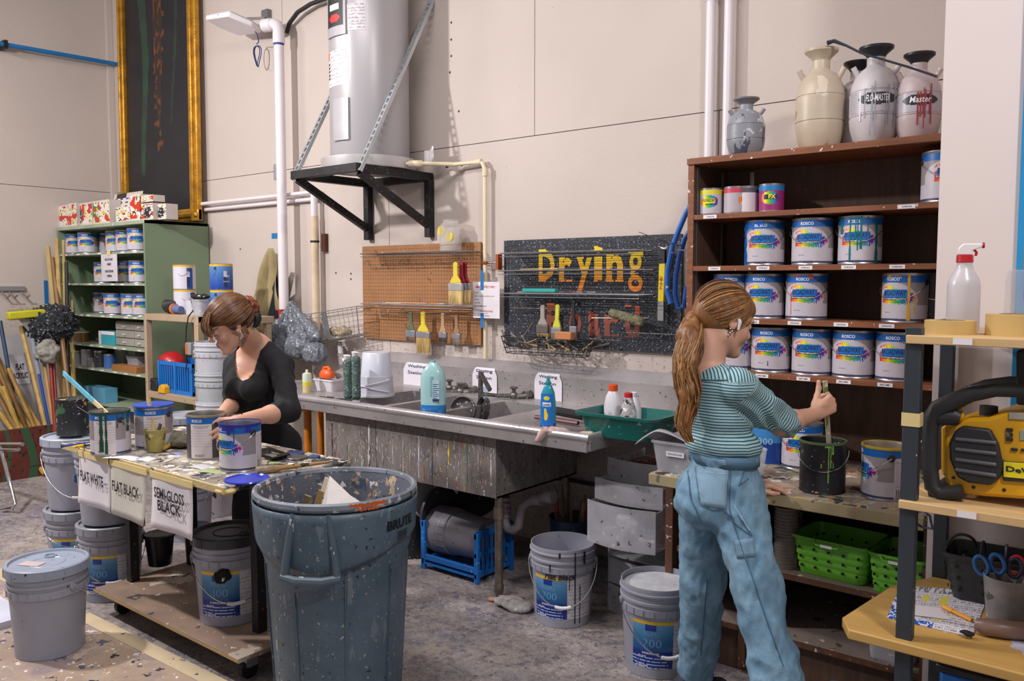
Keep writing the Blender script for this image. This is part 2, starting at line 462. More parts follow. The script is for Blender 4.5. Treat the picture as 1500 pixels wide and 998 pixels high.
  # ------------------------------------------------------------------ paint cans
def hsv(h,s,v):
 import colorsys
 return tuple(int(255*c)for c in colorsys.hsv_to_rgb(h%1,s,v))
CR,CH=.0825,.19
RAIN=[(-6.2,(200,30,40)),(-4.2,(240,120,20)),(-2.2,(240,220,20)),(.6,(90,180,60)),(2.5,(30,150,150)),(4.3,(20,110,200)),(5.6,(80,40,140)),(7.6,(190,20,130))]
def rain(x):
 for i in range(len(RAIN)-1):
  if x<=RAIN[i+1][0]:
   t=max(0,min(1,(x-RAIN[i][0])/(RAIN[i+1][0]-RAIN[i][0])))
   return tuple(RAIN[i][1][k]*(1-t)+RAIN[i+1][1][k]*t for k in range(3))
 return RAIN[-1][1]
def label_fn(kind):
 base=(190,184,194);dark=(142,134,136)
 if kind=='dark':base=(72,68,72);dark=(60,57,60)
 sp=random.Random(3)
 def fn(u,v):
  x=(u-.5)*2*PI*CR*100
  if abs(x)>16.8 and False:pass
  jag=.012*math.sin(x*9)+.01*math.sin(x*23)
  if v>.845:
   return (14,92,168)
  if 14.2<x<21:
   if v<.2 and 15<x<17 and int(x*9)%2:return (40,40,50)
   if .2<v<.78 and int(v*44)%2 and ((x*7)%1.7)>.3:return (176,170,180)
   return (206,200,208)
  if -24.5<x<-15.2:
   if .22<v<.72 and int(v*44)%3==0:return (184,176,180)
   return (206,198,200)
  if kind=='dark':return base
  if -5.4+.3*math.sin(v*40)<x<4.4 and .45<v<.70:return (24,30,60)if v<.52 else (16,112,196)
  if x>-6.2 and x<7.8:
   if .70<=v<.80-.018*max(0,x+1)-.022*abs(x+2.6)+jag and x<3.4:return rain(x)
   if .37+jag<v<=.45 and -6<x<4.2:
    if v>.37+.012*max(0,-x-3)-.012*max(0,x):return rain(x)
   if x>=4.4 and abs(v-.52)<.17-.045*(x-4.4)+jag*2:return rain(x)
   if x<=-5.4 and abs(v-.5)<.1:return rain(x)
  e=((x+1)/9.5)**2+((v-.45)/.40)**2
  if e<1 or v<.35:return base if v>.05 else (60,66,100)
  return dark
 return fn
def cyl_fn(r,cx=0,cy=0,z=0,a_front=-PI/2):
 return lambda x,y:(cx+r*math.cos(a_front+x/r),cy+r*math.sin(a_front+x/r),z+y)
M_print=vcmat(.38,'printed_label')
M_tin=mat('a9a7a8',.35,metal=.8,var=.1)
M_ear=mat('26262b',.45)
_cans={}
def can(loc,rz,label,kind='broadway',top='lid',paint=(60,60,60),group=None,drips=None,tilt=None,scale=1):
 """gallon paint can; label faces -Y turned by rz"""
 key=(kind,top,paint,repr(drips))
 loc=Vector(loc)
 if key in _cans:
  r=dup(_cans[key],loc,rz,label)
  if group:r['group']=group
  elif 'group'in r:del r['group']
  r.scale=(scale,)*3
  return r
 t=thing('paint_can',label,'paint can',loc,rz,group)
 t.scale=(scale,)*3
 open_=top!='lid'
 body=MB()
 prof=[(0,.004),(.079,.004),(.0825,0),(.0835,.003),(.0815,.007),(.0815,.183),(.0835,.186),(.0835,.1905),(.0795,.191)]
 if open_:prof+=[(.0785,.188),(.0785,.175),(.079,.02),(0,.02)]
 else:prof+=[(.0735,.189),(.073,.1865),(.070,.186),(.066,.188),(.063,.186),(0,.1865)]
 body.lathe(prof,40)
 mb_={'black':mat('1b1b21',.38,var=.25,spl=[('a9b0b8',60,.25),('b98d3a',40,.22),('8fa2b8',28,.16)]),'blacksplat':mat('20242a',.5,var=.25,spl=[('b7a05c',24,.55),('3c6a4a',17,.5),('c9b99a',31,.3),('a9b0b8',60,.25)])}.get(kind,M_tin)
 body.build('can_body',mb_,t,world=False)
 if open_:
  MB().lathe([(0,.150),(.078,.150)],32).build('paint',mat('%02x%02x%02x'%paint,.15,var=.05),t,world=False)
  MB().lathe([(.0785,.186),(.0790,.1915),(.0838,.1915),(.0846,.187),(.0838,.182)],40).build('rim',mat('%02x%02x%02x'%tuple(int(c*.8+30)for c in paint)if kind!='dark'else 'a08f76',.35,metal=.3,var=.3,vs=14),t,world=False)
 if kind in ('broadway','dark','info'):
  L=MB()
  f=label_fn('dark'if kind=='dark'else kind)
  L.sheet(lambda u,v:cyl_fn(.0822)(((u-.5)*2*PI*.0822),.0085+v*.172),150,46,f)
  lo=L.build('wrap_label',M_print,t,world=False)
  T=MB()
  if kind=='broadway':
   text_on(T,'ROSCO',.052,.0125,lambda x,y:cyl_fn(.0826)(x-.008,.168+y),bold=.01,mi=0)
   text_on(T,"ARTIST'S PAINT & METALLIC FINISHES",.094,.0058,lambda x,y:cyl_fn(.0826)(x-.005,.0925+y),bold=.02,mi=0)
   text_on(T,'BROADWAY',.092,.0215,lambda x,y:cyl_fn(.0826)(x-.005,.1145+y),bold=.02,mi=1)
   text_on(T,'OFF',.022,.009,lambda x,y:cyl_fn(.0827)(x-.043,.129+y),bold=.02,mi=0,shear=.3)
   text_on(T,'PURE COLOR',.026,.0032,lambda x,y:cyl_fn(.0826)(x-.03,.040+y),mi=1)
   text_on(T,'ONE U.S. GALLON (3.79 LITERS)',.055,.0026,lambda x,y:cyl_fn(.0826)(x-.012,.0165+y),mi=1)
  text_on(T,'ROSCO',.040,.009,lambda x,y:cyl_fn(.0826)(x-.205,.020+y),bold=.01,mi=1)
  text_on(T,'ROSCO',.045,.0125,lambda x,y:cyl_fn(.0826)(x-.215,.168+y),bold=.01,mi=0)
  text_on(T,'ARTIST PAINT AND FINISH FOR SCENERY',.07,.004,lambda x,y:cyl_fn(.0826)(x-.198,.146+y),mi=1)
  text_on(T,'READ THE LABEL BEFORE USE',.06,.004,lambda x,y:cyl_fn(.0826)(x-.198,.139+y),mi=1)
  T.build('lettering',[M_whiteink,mat('16203c',.5,var=0)],lo,world=False)
 for sgn in (1,-1):
  M=Matrix.Translation((sgn*.0815,0,.155))@Matrix.Rotation(sgn*PI/2,4,'Y')
  MB().lathe([(0,.0045),(.006,.0045),(.013,.002),(.0145,-.001)],18,M=M).build('ear',M_ear if kind!='black'else mb_,t,world=False)
 pts=[]
 for i in range(25):
  a=PI*i/24
  pts.append((.089*math.cos(a),-.004-.082*math.sin(a)*.62-.02*math.sin(a),.152-.085*math.sin(a)*.86))
 pts=[(.0905*math.cos(PI+PI*i/24),.0905*math.sin(PI+PI*i/24),.155-.068*math.sin(PI*i/24))for i in range(25)]
 MB().tube(pts,.0014,6).build('bail_handle',M_chrome,t,world=False)
 if drips:
  D=MB()
  for a,z0,z1,wd in drips[1]:
   n=6
   D.sheet(lambda u,v:cyl_fn(.0834)(a*.0834+(u-.5)*wd*(1 if v<.3 else .55+.4*math.sin(v*9)**2),z1+(z0-z1)*v),2,8)
  D.build('paint_drip',mat(drips[0],.25,var=.05),t,world=False)
 _cans[key]=t
 return t
 # ------------------------------------------------------------------ brown bookcase on the right
BK=thing('bookcase','tall brown wooden bookcase full of paint cans with a paint-covered worktop','bookcase',(-1.2,3.4,0))
X0,X1=-1.76,-.665
YF,YB=3.40,3.74
MB().box((X0,YF,.78),(X0+.028,YB+.2,2.115)).build('side_panel',M_darkwood,BK,bevel=.0015)
MB().box((X0,YF-.003,.80),(X0+.028,YF,2.113)).build('edge_band',M_shelfedge,BK)
MB().box((X1-.02,YF,.78),(X1,YB,2.115)).build('side_panel',M_darkwood,BK)
MB().box((X0,YB,.2),(X1,YB+.012,2.10)).build('back_panel',M_darkwood,BK)
MB().box((X0-.004,YF-.01,2.09),(X1,YB+.2,2.118)).build('top_board',M_shelfedge,BK,bevel=.002)
SH=[1.871,1.646,1.420,1.193]
for i,z in enumerate(SH):
 o=MB().box((X0+.029,YF-.002,z-.022),(X1-.021,YB-.001,z)).build('shelf_board',M_shelfedge,BK,bevel=.0015)
 tags={0:[1040,1326],1:[1046,1117,1179,1242,1313],2:[1103,1164,1232,1299],3:[1117,1178,1237,1298,1340]}[i]
 for px in tags:
  a=at(px,400+i*40,y=YF)
  T=MB().box((a.x-.028 if i else a.x-.034,YF-.0035,z-.019),(a.x+.028,YF-.0022,z-.004))
  tg=T.build('shelf_tag',M_white,o)
  TT=MB();text_on(TT,{0:'CHARCOAL',1:'OTHER BLUE',2:'ORANGE',3:'BURNT UMBER'}[i],.036,.006,lambda x,y:(a.x+x,YF-.004,z-.0115+y),bold=.01)
  TT.build('lettering',M_ink,tg)
for x,y in ((X0+.03,YF+.03),(X0+.03,YB-.06)):
 s_=MB().box((x,y-.008,.85),(x+.004,y+.008,2.08))
 ss=s_.build('shelf_standard',M_steel,BK)
MB().box((-1.62,YB-.006,1.2),(-1.60,YB-.001,2.08)).build('shelf_standard',M_steel,BK)
M_worktop=mat('a08f7c',.6,var=.18,vs=5,bump=.35,bs=40,spl=[('8c8276',6,.9),('c7bcae',9,.8),('3b4a40',10,.62),('a88d3c',11,.5),('2f3d6b',14,.42),('4f9a86',9,.38),('b34a2a',13,.42),('d8cfc4',20,.6),('3a3536',17,.55),('d9a632',21,.4)])
M_wtedge=mat('a39473',.6,var=.12,vs=5,bump=.3,bs=20,spl=[('6f6555',8,.5),('cbb98c',12,.4)])
MB().box((-1.70,2.985,.765),(X1,YB-.001,.80)).build('worktop',M_worktop,BK,bevel=.004)
MB().box((-1.702,2.978,.752),(X1,2.984,.797)).build('front_edge',M_wtedge,BK,bevel=.003)
M_base=mat('5a3a27',.6,var=.25,vs=8,stretch=(5,5,.7),spl=[('cfc4ba',55,.35)])
MB().box((-1.70,3.12,0),(-1.665,3.72,.764)).build('side_panel',M_base,BK,bevel=.002)
MB().box((-1.37,3.13,.03),(-1.34,3.72,.764)).build('side_panel',M_base,BK)
MB().box((X1-.03,3.12,0),(X1-.005,3.72,.764)).build('side_panel',M_base,BK)
MB().box((-1.64,3.73,0),(X1,3.738,.764)).build('back_panel',M_darkwood,BK)
M_dustshelf=mat('7d6f68',.7,var=.2,vs=6,bump=.2,spl=[('c9c0b6',30,.3),('4b4138',20,.5)])
for x0,x1,z in ((-1.339,X1-.031,.455),(-1.339,X1-.031,.20),(-1.644,-1.371,.47),(-1.644,-1.371,.20)):
 MB().box((x0,3.13,z-.02),(x1,3.72,z)).build('shelf_board',M_dustshelf,BK,bevel=.001)
 MB().box((x0,3.122,z-.022),(x1,3.129,z-.002)).build('edge_band',M_base,BK)
MB().box((-1.64,3.16,0),(X1-.03,3.18,.179)).build('kick_board',M_darkwood,BK)
def canat(px,py,z,rz,label,**k):
 a=at(px,py,z=z)if k.get('yy')is None else at(px,py,y=k['yy'])
 k.pop('yy',None)
 return can((a.x,a.y,z),rz,label,**k)
face=lambda px:math.radians(39.1-12)-math.atan((px-750)/1230)
YC=3.505
for px,sh,off,lab,kw in [(1118,1,.10,'blue-splashed paint can at the left of the second shelf down in the bookcase',dict(drips=('1560b8',((-1.15,.182,.004,.04),(-.9,.19,.15,.07),(-.2,.19,.165,.06))))),(1188,1,.02,'clean paint can in the middle of the second shelf down in the bookcase',{}),(1257,1,.05,'paint can with teal drips running over its label, second bookcase shelf',dict(drips=('0f6d74',((-.3,.188,.012,.008),(-.05,.188,.10,.006),(.2,.188,.06,.010),(.05,.188,.055,.005),(.5,.188,.12,.005),(.95,.17,.006,.016),(-.8,.188,.12,.02))))),(1072,2,.25,'half-hidden red-smeared paint can behind the head of the woman in stripes',dict(drips=('7c2a2a',((-.9,.175,.12,.03),)))),(1120,2,-.02,'paint can behind the ponytailed woman, second from the left on the third shelf',{}),(1181,2,.10,'paint can with orange-stained rim alone beside the gap on the third shelf',dict(drips=('c4562a',((-.5,.186,.18,.05),(.3,.19,.17,.02),(-.7,.10,.02,.003))))),(1325,2,-.25,'paint can with yellow drips and pale crusted top on the third shelf',dict(drips=('d8a51c',((-1.0,.188,.01,.010),(.62,.188,.01,.012),(.9,.11,.04,.008),(-.3,.19,.172,.10))))),(1131,3,.05,'leftmost paint can on the lowest can shelf of the bookcase',dict(drips=('5a3a22',((.0,.05,.03,.004),)))),(1192,3,0,'second paint can from the left on the lowest can shelf',{}),(1253,3,0.02,'third paint can from the left on the lowest can shelf',{}),(1318,3,0.05,'paint can partly behind the dark metal post on the lowest can shelf',{}),]:
 a=at(px,450,y=YC)
 can((a.x,YC,SH[sh]),face(px)+off,lab,**kw)
a=at(1366,260,y=3.46);can((a.x+.035,3.50,SH[0]),face(1366)+.5,'paint can half hidden by the white pillar on the top shelf')
a=at(1352,440,y=3.56);can((a.x+.02,3.62,SH[2]),face(1366)+.5,'paint can behind the yellow-dripped can, mostly hidden by the pillar',kind='black')
for px in (1075,):
 a=at(px,540,y=YC);can((a.x,YC+.03,SH[3]),face(px),'paint can behind the face of the woman in stripes, lowest can shelf')
def quart(px,yy,lab,main,band,txt,r=.052,h=.115,rz=0,txtcol=None):
 a=at(px,300,y=yy)
 t=thing('quart_can',lab,'paint can',(a.x,yy,SH[0]),face(px)+rz)
 MB().lathe([(0,.003),(r-.002,.003),(r,0),(r,.003),(r-.0015,.005),(r-.0015,h-.005),(r,h-.003),(r,h),(r-.006,h),(r-.008,h-.003),(0,h-.003)],28).build('can_body',M_tin,t,world=False)
 rl=r-.001
 def fn(u,v):
  x=(u-.5)*2*PI*rl*100
  if v>.8:return band
  e=(x/4.2)**2+((v-.5)/.26)**2
  if abs(x)<3 and .42<v<.64:return (235,225,20)if txt else (40,40,60)
  if e<1:return rain(x*1.5+1)
  return main
 L=MB().sheet(lambda u,v:cyl_fn(rl)((u-.5)*2*PI*rl,.006+v*(h-.013)),80,30,fn).build('wrap_label',M_print,t,world=False)
 if txt:
  T=MB();text_on(T,txt,.056,.014,lambda x,y:cyl_fn(rl+.0004)(x,.062+y),bold=.03)
  text_on(T,'VINYL PAINT',.035,.006,lambda x,y:cyl_fn(rl+.0004)(x,.044+y),bold=.02)
  T.build('lettering',M_ink,L,world=False)
 return t
quart(1042,3.47,'small grey can with a yellow fluorescent label at the left of the top shelf',(190,184,194),(215,205,60),'FLUORESCENT')
quart(1064,3.60,'small dark can standing behind the yellow-labelled small can',(60,60,64),(40,40,50),'')
quart(1078,3.47,'small can with pink-stained top, third from the left on the top shelf',(176,168,176),(190,60,90),'',rz=1.2)
quart(1093,3.49,'small can showing a white barcode panel on the top shelf',(214,206,212),(90,80,90),'',rz=2.4)
quart(1109,3.60,'small black can behind the barcode can on the top shelf',(44,42,46),(30,30,34),'')
t=quart(1130,3.47,'small can with bright blue and orange label, rightmost of the small cans',(150,40,110),(28,120,190),'',rz=.1)
D=MB();text_on(D,'FX',.03,.018,lambda x,y:cyl_fn(.0515)(x+.008,.062+y),bold=.04);D.build('lettering',mat('e8d820',.5),t,world=False)
# ------------------------------------------------------------------ cans on the worktop
a=at(1204,718,z=.80);WTC=Vector((a.x,a.y-.0,.80))
BCAN=can(WTC,face(1204)+.2,'black paint can being stirred, green paint dripping down its side',kind='black',top='open',paint=(70,96,52),drips=('6f9a4a',((.25,.19,.045,.005),(.34,.19,.10,.004),(.43,.19,.15,.008),(.20,.19,.175,.02),(-.05,.115,.10,.005),(.45,.12,.10,.004))))
a=at(1296,727,z=.80)
can((a.x,a.y,.80),face(1296)-1.15,'open can of yellow paint with a stick in it, right end of the worktop',top='open',paint=(196,160,30))
YCAN=Vector((a.x,a.y,.8))
b0=at(1308,706,d=3.0);b1=at(1366,670,d=3.0)
mb=MB().beam((YCAN.x+.02,YCAN.y,.955),(YCAN.x+.15,YCAN.y+.03,1.035),.02,.004)
tag(mb.build('stir_stick',mat('d8c59a',.6)),'pale wooden stir stick resting in the yellow paint can','stick')
a=at(1178,682,z=.80)
can((a.x,3.48,.80),face(1178)+.1,'white paint can with blue-stained top under the woman\'s forearm',drips=('1f5fae',((-.5,.19,.165,.13),(.2,.19,.17,.07))))
a=at(1120,660,y=3.45)
tb=thing('paint_can','blue-labelled paint can with a yellow band at the back of the worktop','paint can',(a.x,3.50,.8),face(1120))
MB().lathe([(0,0),(.082,0),(.082,.19),(.078,.192),(0,.192)],32).build('can_body',M_tin,tb,world=False)
L=MB().sheet(lambda u,v:cyl_fn(.0826)((u-.5)*.5,.004+v*.18),60,30,lambda u,v:(225,190,40)if .86<v<.9 else ((60,130,190)if v>.5 else (20,60,140))if v<.9 else (40,50,60)).build('wrap_label',M_print,tb,world=False)
T=MB();text_on(T,'300',.06,.026,lambda x,y:cyl_fn(.083)(x,.1+y),bold=-.01);T.build('lettering',mat('a9cfe0',.5),L,world=False)
def cup(loc,r0,r1,h,m,label,name='plastic_cup',group=None,marks=None,cat='cup'):
 t=thing(name,label,cat,loc,0,group)
 MB().lathe([(0,.002),(r0-.001,.002),(r1-.0012,h),(r1+.0015,h),(r1+.0015,h-.003),(r1,h-.004),(r0,0),(0,0)][::-1],28).build('cup_wall',m,t,world=False)
 if marks:
  T=MB()
  for k in range(9):
   z=h*(.15+.08*k);rr=r0+(r1-r0)*z/h+.0006
   T.sheet(lambda u,v:cyl_fn(rr)((u-.5)*(.018 if k%2 else .03),z+v*.0012),4,1)
  T.build('measure_marks',marks,t,world=False)
 return t
M_clear=mat('d8dade',.25,var=.02,alpha=.35,spl=None)
M_frost=mat('c2c2ca',.3,var=.15,vs=9,alpha=.5,spl=[('e8e6e4',40,.4),('4a4a52',34,.4)])
a=at(1131,683,z=.8)
cup((a.x,3.22,.8),.038,.050,.105,M_clear,'clear measuring cup with red markings beside the woman\'s hand','measuring_cup',marks=M_red)
for px,lab,h0 in ((1139,'tall stack of clear plastic cups on the cabinet shelf',.24),(1150,'stack of clear cups behind the front stack, inside the cabinet',.30)):
 a=at(px,820,y=3.12 if h0<.3 else 3.3)
 t=thing('cup_stack',lab,'cups',(a.x,3.2 if h0<.3 else 3.36,.455))
 nn=int(h0/.013)
 for k in range(nn):
  MB().lathe([(.040,k*.013),(.0475,.02+k*.013),(.049,.021+k*.013),(.0465,.021+k*.013)],20).build('cup',mat('9a8f8a',.3,alpha=.6),t,world=False)
def basket(loc,rz,label,col='67b034',w_=.30,d_=.25,h=.15,name='plastic_basket'):
 t=thing(name,label,'basket',loc,rz)
 m=mat(col,.35,var=.06,spl=[('d8d8d0',18,.12)])
 def ring(s,z,hw=w_/2,hd=d_/2,c=.035):
  pts=[]
  for cx,cy,a0 in ((hw-c,hd-c,0),(-hw+c,hd-c,90),(-hw+c,-hd+c,180),(hw-c,-hd+c,270)):
   for k in range(5):
    a=math.radians(a0+k*22.5);pts.append(((cx+c*math.cos(a))*s,(cy+c*math.sin(a))*s,z))
  return pts
 B=MB();prof=[(.80,0),(.83,.004)]
 for k in range(4):prof+=[(.85+k*.028,.02+k*.027),(.87+k*.028,.024+k*.027),(.87+k*.028,.036+k*.027),(.862+k*.028,.04+k*.027)]
 prof+=[(.98,h-.012),(1.03,h-.01),(1.03,h),(.99,h)]
 inn=[(.96,h),(.83,.01),(.79,.006)]
 rings=[ring(*p)for p in prof+inn];n=len(rings[0])
 vs=[p for r in rings for p in r];fs=[(j*n+i,j*n+(i+1)%n,(j+1)*n+(i+1)%n,(j+1)*n+i)for j in range(len(rings)-1)for i in range(n)]
 fs+=[tuple(range(n-1,-1,-1)),tuple((len(rings)-1)*n+i for i in range(n))]
 B.add(vs,fs);B.build('tub',m,t,world=False)
 H=MB()
 for zz in (.03,.065,.10):
  s=.845+zz*.95
  for k in range(5):
   x=(-.4+.2*k)*w_
   for sg in (-1,1):
    for dd in (.004,-.010):
     H.lathe([(0,.0008),(.0055,.0008),(.0058,-.0008)],10,M=Matrix.Translation((x*s,sg*(d_/2*s+dd),zz+.005))@Matrix.Rotation(sg*-PI/2,4,'X'))
  for k in range(4):
   y=(-.36+.24*k)*d_
   for sg in (-1,1):
    for dd in (.004,-.010):
     H.lathe([(0,.0008),(.0055,.0008),(.0058,-.0008)],10,M=Matrix.Translation((sg*(w_/2*s+dd),y*s,zz+.005))@Matrix.Rotation(sg*PI/2,4,'Y'))
 H.build('drain_hole',mat('10140c',.9,var=0),t,world=False)
 MB().tube([(-.05,-d_/2*1.03-.004,h-.006),(-.04,-d_/2*1.03-.010,h-.018),(.04,-d_/2*1.03-.010,h-.018),(.05,-d_/2*1.03-.004,h-.006)],.005,8).build('handle_lip',m,t,world=False)
 MB().box((-.022,-d_/2*1.03-.016,h-.022),(.022,-d_/2*1.03-.0135,h-.012)).build('name_tag',M_white,t,world=False)
 return t
a=at(1215,850,z=.455)
basket((-1.02,3.27,.455),math.radians(-4),'bright green perforated basket on the shelf under the worktop, left one')
basket((-.775,3.24,.455),math.radians(-2),'bright green perforated basket holding a grey bowl, right one by the post',w_=.21)
MB_=MB().lathe([(0,.0),(.05,.004),(.085,.03),(.087,.03),(.05,.0),(0,-.004)],24,c=(-.765,3.30,.53)).build('bowl',mat('8f9a86',.4));tag(MB_,'round greyish bowl lying in the right green basket','bowl')
def bin_(loc,rz,label,w_,d_,h,m,lid=None,name='storage_bin',tagtxt=None):
 t=thing(name,label,'bin',loc,rz)
 B=MB();s0=.86
 def rr(s,z,c=.02):
  return [((sx*(w_/2*s-c)+c*math.cos(math.radians(a0+k*30))),(sy*(d_/2*s-c)+c*math.sin(math.radians(a0+k*30))),z)for sx,sy,a0 in ((1,1,0),(-1,1,90),(-1,-1,180),(1,-1,270))for k in range(4)]
 rg=[rr(s0,0),rr(1,h-.01),rr(1.05,h-.01),rr(1.05,h),rr(.985,h),rr(s0-.015,.004)]
 n=len(rg[0]);vs=[p for r in rg for p in r]
 fs=[(j*n+i,j*n+(i+1)%n,(j+1)*n+(i+1)%n,(j+1)*n+i)for j in range(len(rg)-1)for i in range(n)]+[tuple(range(n-1,-1,-1)),tuple(5*n+i for i in range(n))]
 B.add(vs,fs);B.build('tub',m,t,world=False)
 if tagtxt:
  tg=MB().box((-.04,-d_/2*.95-.006,h*.55),(.04,-d_/2*.95-.004,h*.55+.02)).build('name_tag',M_white,t,world=False)
  T=MB();text_on(T,tagtxt,.065,.007,lambda x,y:(x,-d_/2*.95-.0065,h*.55+.01+y));T.build('lettering',M_ink,tg,world=False)
 if lid:
  MB().box((-w_/2*1.07,-d_/2*1.07,h),(w_/2*1.07,d_/2*1.07,h+.012)).build('lid',lid,t,world=False,bevel=.004)
 return t
bin_((-.80,3.25,.20),0,'clear plastic bin on the bottom shelf beside the metal post',.17,.22,.15,M_frost)
# ================================================================== things on the back wall
M_tank=mat('aaa7ab',.35,metal=.15,var=.03,vs=2)
M_stickers=vcmat(.5,'sticker_print')
TX,TY,TR=at(542,200,y=3.68).x,3.68,.252
WH=thing('water_heater','tall grey water heater standing on the black steel wall bracket','water heater',(TX,TY,2.29))
MB().lathe([(0,0),(TR-.01,0),(TR,.02),(TR,1.75),(TR-.02,1.79),(0,1.82)],56,c=(TX,TY,2.335)).build('tank',M_tank,WH)
MB().lathe([(0,0),(.295,0),(.303,.065),(.308,.066),(.308,.06),(.298,.004)],48,c=(TX-.01,TY-.0,2.288)).build('drain_pan',mat('bcb8ba',.4,metal=.3),WH)
def tank_fn(r,a0):
 return lambda x,z:(TX+r*math.cos(a0+x/r),TY+r*math.sin(a0+x/r),z)
AF=math.atan2(-TY,-TX)
def tpatch(name,px0,px1,py0,py1,r,m,col=None,thick=.012):
 p0,p1=at(px0,(py0+py1)/2,y=TY-.2),at(px1,(py0+py1)/2,y=TY-.2)
 def ang(px):
  s_=(px-542)/56.5
  return AF+math.asin(max(-.99,min(.99,s_)))
 a0,a1=ang(px0),ang(px1);zc=lambda py:at(542,py,y=TY-.15).z
 z1,z0=zc(py0),zc(py1)
 B=MB()
 B.sheet(lambda u,v:tank_fn(r+thick,0)((a0+(a1-a0)*u)*(r+thick),z0+(z1-z0)*v),8 if not col else 24,1 if not col else 30,col)
 if thick>.004:
  for u in (0,1):
   aa=a0+(a1-a0)*u
   B.add([(TX+q*math.cos(aa),TY+q*math.sin(aa),z)for q in (r-.002,r+thick)for z in (z0,z1)],[(0,1,3,2)])
  for z in (z0,z1):
   n=8
   vs=[(TX+q*math.cos(a0+(a1-a0)*i/n),TY+q*math.sin(a0+(a1-a0)*i/n),z)for i in range(n+1)for q in (r-.002,r+thick)]
   B.add(vs,[(2*i,2*i+1,2*i+3,2*i+2)for i in range(n)])
 return B.build(name,m,WH,sharp=30)
tpatch('access_cover',488,512,-60,50,TR,mat('a09da2',.4))
tpatch('access_cover',494,514,143,205,TR,mat('a09da2',.4))
rnd=random.Random(5)
def paperlines(bg,ink,dens=22,head=None):
 def fn(u,v):
  if head and v>head[0]:return head[1]
  if .06<u<.94 and int(v*dens*2)%2 and noise.noise((u*9,int(v*dens*2)*3.1,0))>-.1:return ink
  return bg
 return fn
tpatch('warning_label',489,509,-30,36,TR,M_stickers,lambda u,v:(200,40,40)if (u-.5)**2/.1+((v-.18))**2/.008<1 else ((225,225,225)if abs(u-.5)<.3 and .36<v<.5 and int(v*60)%2 else (22,22,24)),.0135)
tpatch('instruction_label',513,538,6,45,TR,M_stickers,paperlines((206,200,206),(160,156,162)),.0015)
tpatch('rating_label',485,514,70,123,TR,M_stickers,lambda u,v:(200,90,60)if u<.16 and v>.75 else ((60,56,60)if u<.2 and .2<v<.75 and int(v*30)%3 else paperlines((210,204,210),(172,168,176))(u,v)),.0015)
MB().cyl((TX-.20,TY-.17,2.36),(TX-.225,TY-.20,2.36),.012).build('drain_valve',mat('8a7a45',.4,metal=.6),WH)
WB=thing('wall_bracket','black welded steel wall bracket carrying the water heater','bracket',(-4.23,3.68,1.87))
xl,xr,yf=-4.55,-3.91,3.36
for n_,a,b in (('frame_rail',(xl-.0,yf,2.26),(xr+.0,yf,2.26)),('frame_rail',(xl+.02,yf,2.26),(xl+.02,3.99,2.26)),('frame_rail',(xr-.02,yf,2.26),(xr-.02,3.99,2.26)),('frame_rail',(xl,3.97,2.26),(xr,3.97,2.26))):
 MB().beam(a,b,.045,.052).build(n_,M_blackmetal,WB,bevel=.002)
for x in (xl+.02,xr-.02):
 MB().beam((x,3.972,1.868),(x,3.972,2.24),.045,.05,up=(1,0,0)).build('wall_leg',M_blackmetal,WB,bevel=.002)
 MB().beam((x,yf+.02,2.235),(x,3.955,1.95),.038,.045).build('brace',M_blackmetal,WB,bevel=.002)
def strut(a,b,label):
 t=thing('strut_channel',label,'strut',a)
 a,b=Vector(a),Vector(b);d=(b-a).normalized();L_=(b-a).length
 x=Vector((1,0,0));y=d.cross(x).normalized()
 if y.y>0:y=-y
 m=mat('b4b9be',.35,metal=.5,var=.1)
 for s in (-1,1):
  MB().beam(a+x*.019*s-y*.01,b+x*.019*s-y*.01,.003,.022,up=y).build('flange',m,t)
  MB().beam(a+x*.0145*s,b+x*.0145*s,.009,.002,up=y).build('web',m,t)
 n=int(L_/.048);B=MB()
 for i in range(n+1):
  p=a+d*(i*.048);B.beam(p,p+d*.018,.022,.002,up=y)
 B.build('slots',m,t)
 MB().cyl(b+Vector((.0,-.02,-.02)),b+Vector((0,.0,-.02)),.022,n=6).build('bolt',m,t)
strut((xl,yf-.01,2.24),(xl,3.985,3.38),'slotted steel strut holding the left corner of the heater bracket')
strut((xr,yf-.01,2.24),(xr,3.985,3.40),'slotted steel strut crossing in front of the heater, right corner of the bracket')
a=at(583,237,y=3.74);b=at(705,233,y=3.95);c=at(712,250,y=3.95)
DPX=at(711,380,y=3.95).x
DP=thing('drain_pipe','cream plastic pipe running from the heater pan along and down the wall','pipe',(DPX,3.95,1.0))
zt=2.315
MB().tube([(TX+.29,3.72,zt),(TX+.40,3.80,zt),(TX+.5,3.93,zt),(DPX-.06,3.95,zt),(DPX-.02,3.95,zt-.01),(DPX-.003,3.95,zt-.05),(DPX,3.95,1.10)],.0135,12).build('pipe_run',M_beige,DP)
for p,q in (((TX+.30,3.735,zt),(TX+.37,3.785,zt)),((DPX-.075,3.95,zt),(DPX-.03,3.95,zt)),((DPX-.001,3.95,zt-.04),(DPX,3.95,zt-.09))):
 MB().cyl(p,q,.022 if p[0]<TX+.35 else .018).build('coupling',M_beige,DP)
for x in (-3.75,-3.62):MB().cyl((x,3.95,zt),(x+.005,3.95,zt),.0145).build('primer_ring',M_navy,DP)
mbp=MB().sheet(lambda u,v:(TX+.31+.10*u,3.86+.02*math.sin(u*5),2.32+.09*v+.02*u),6,3)
tag(mbp.build('paper_slip',M_paper,solid=.001),'white folded paper tucked behind the pipe beside the heater pan','paper')
vx=at(413,300,y=3.86).x
VP=thing('vent_pipe','thick white vertical pipe with elbow at its top, left of the water heater','pipe',(vx,3.86,.9))
ztop=at(404,45,y=3.86).z
MB().cyl((vx,3.86,.9),(vx,3.86,ztop),.0365,n=28).build('pipe_run',M_pvc,VP)
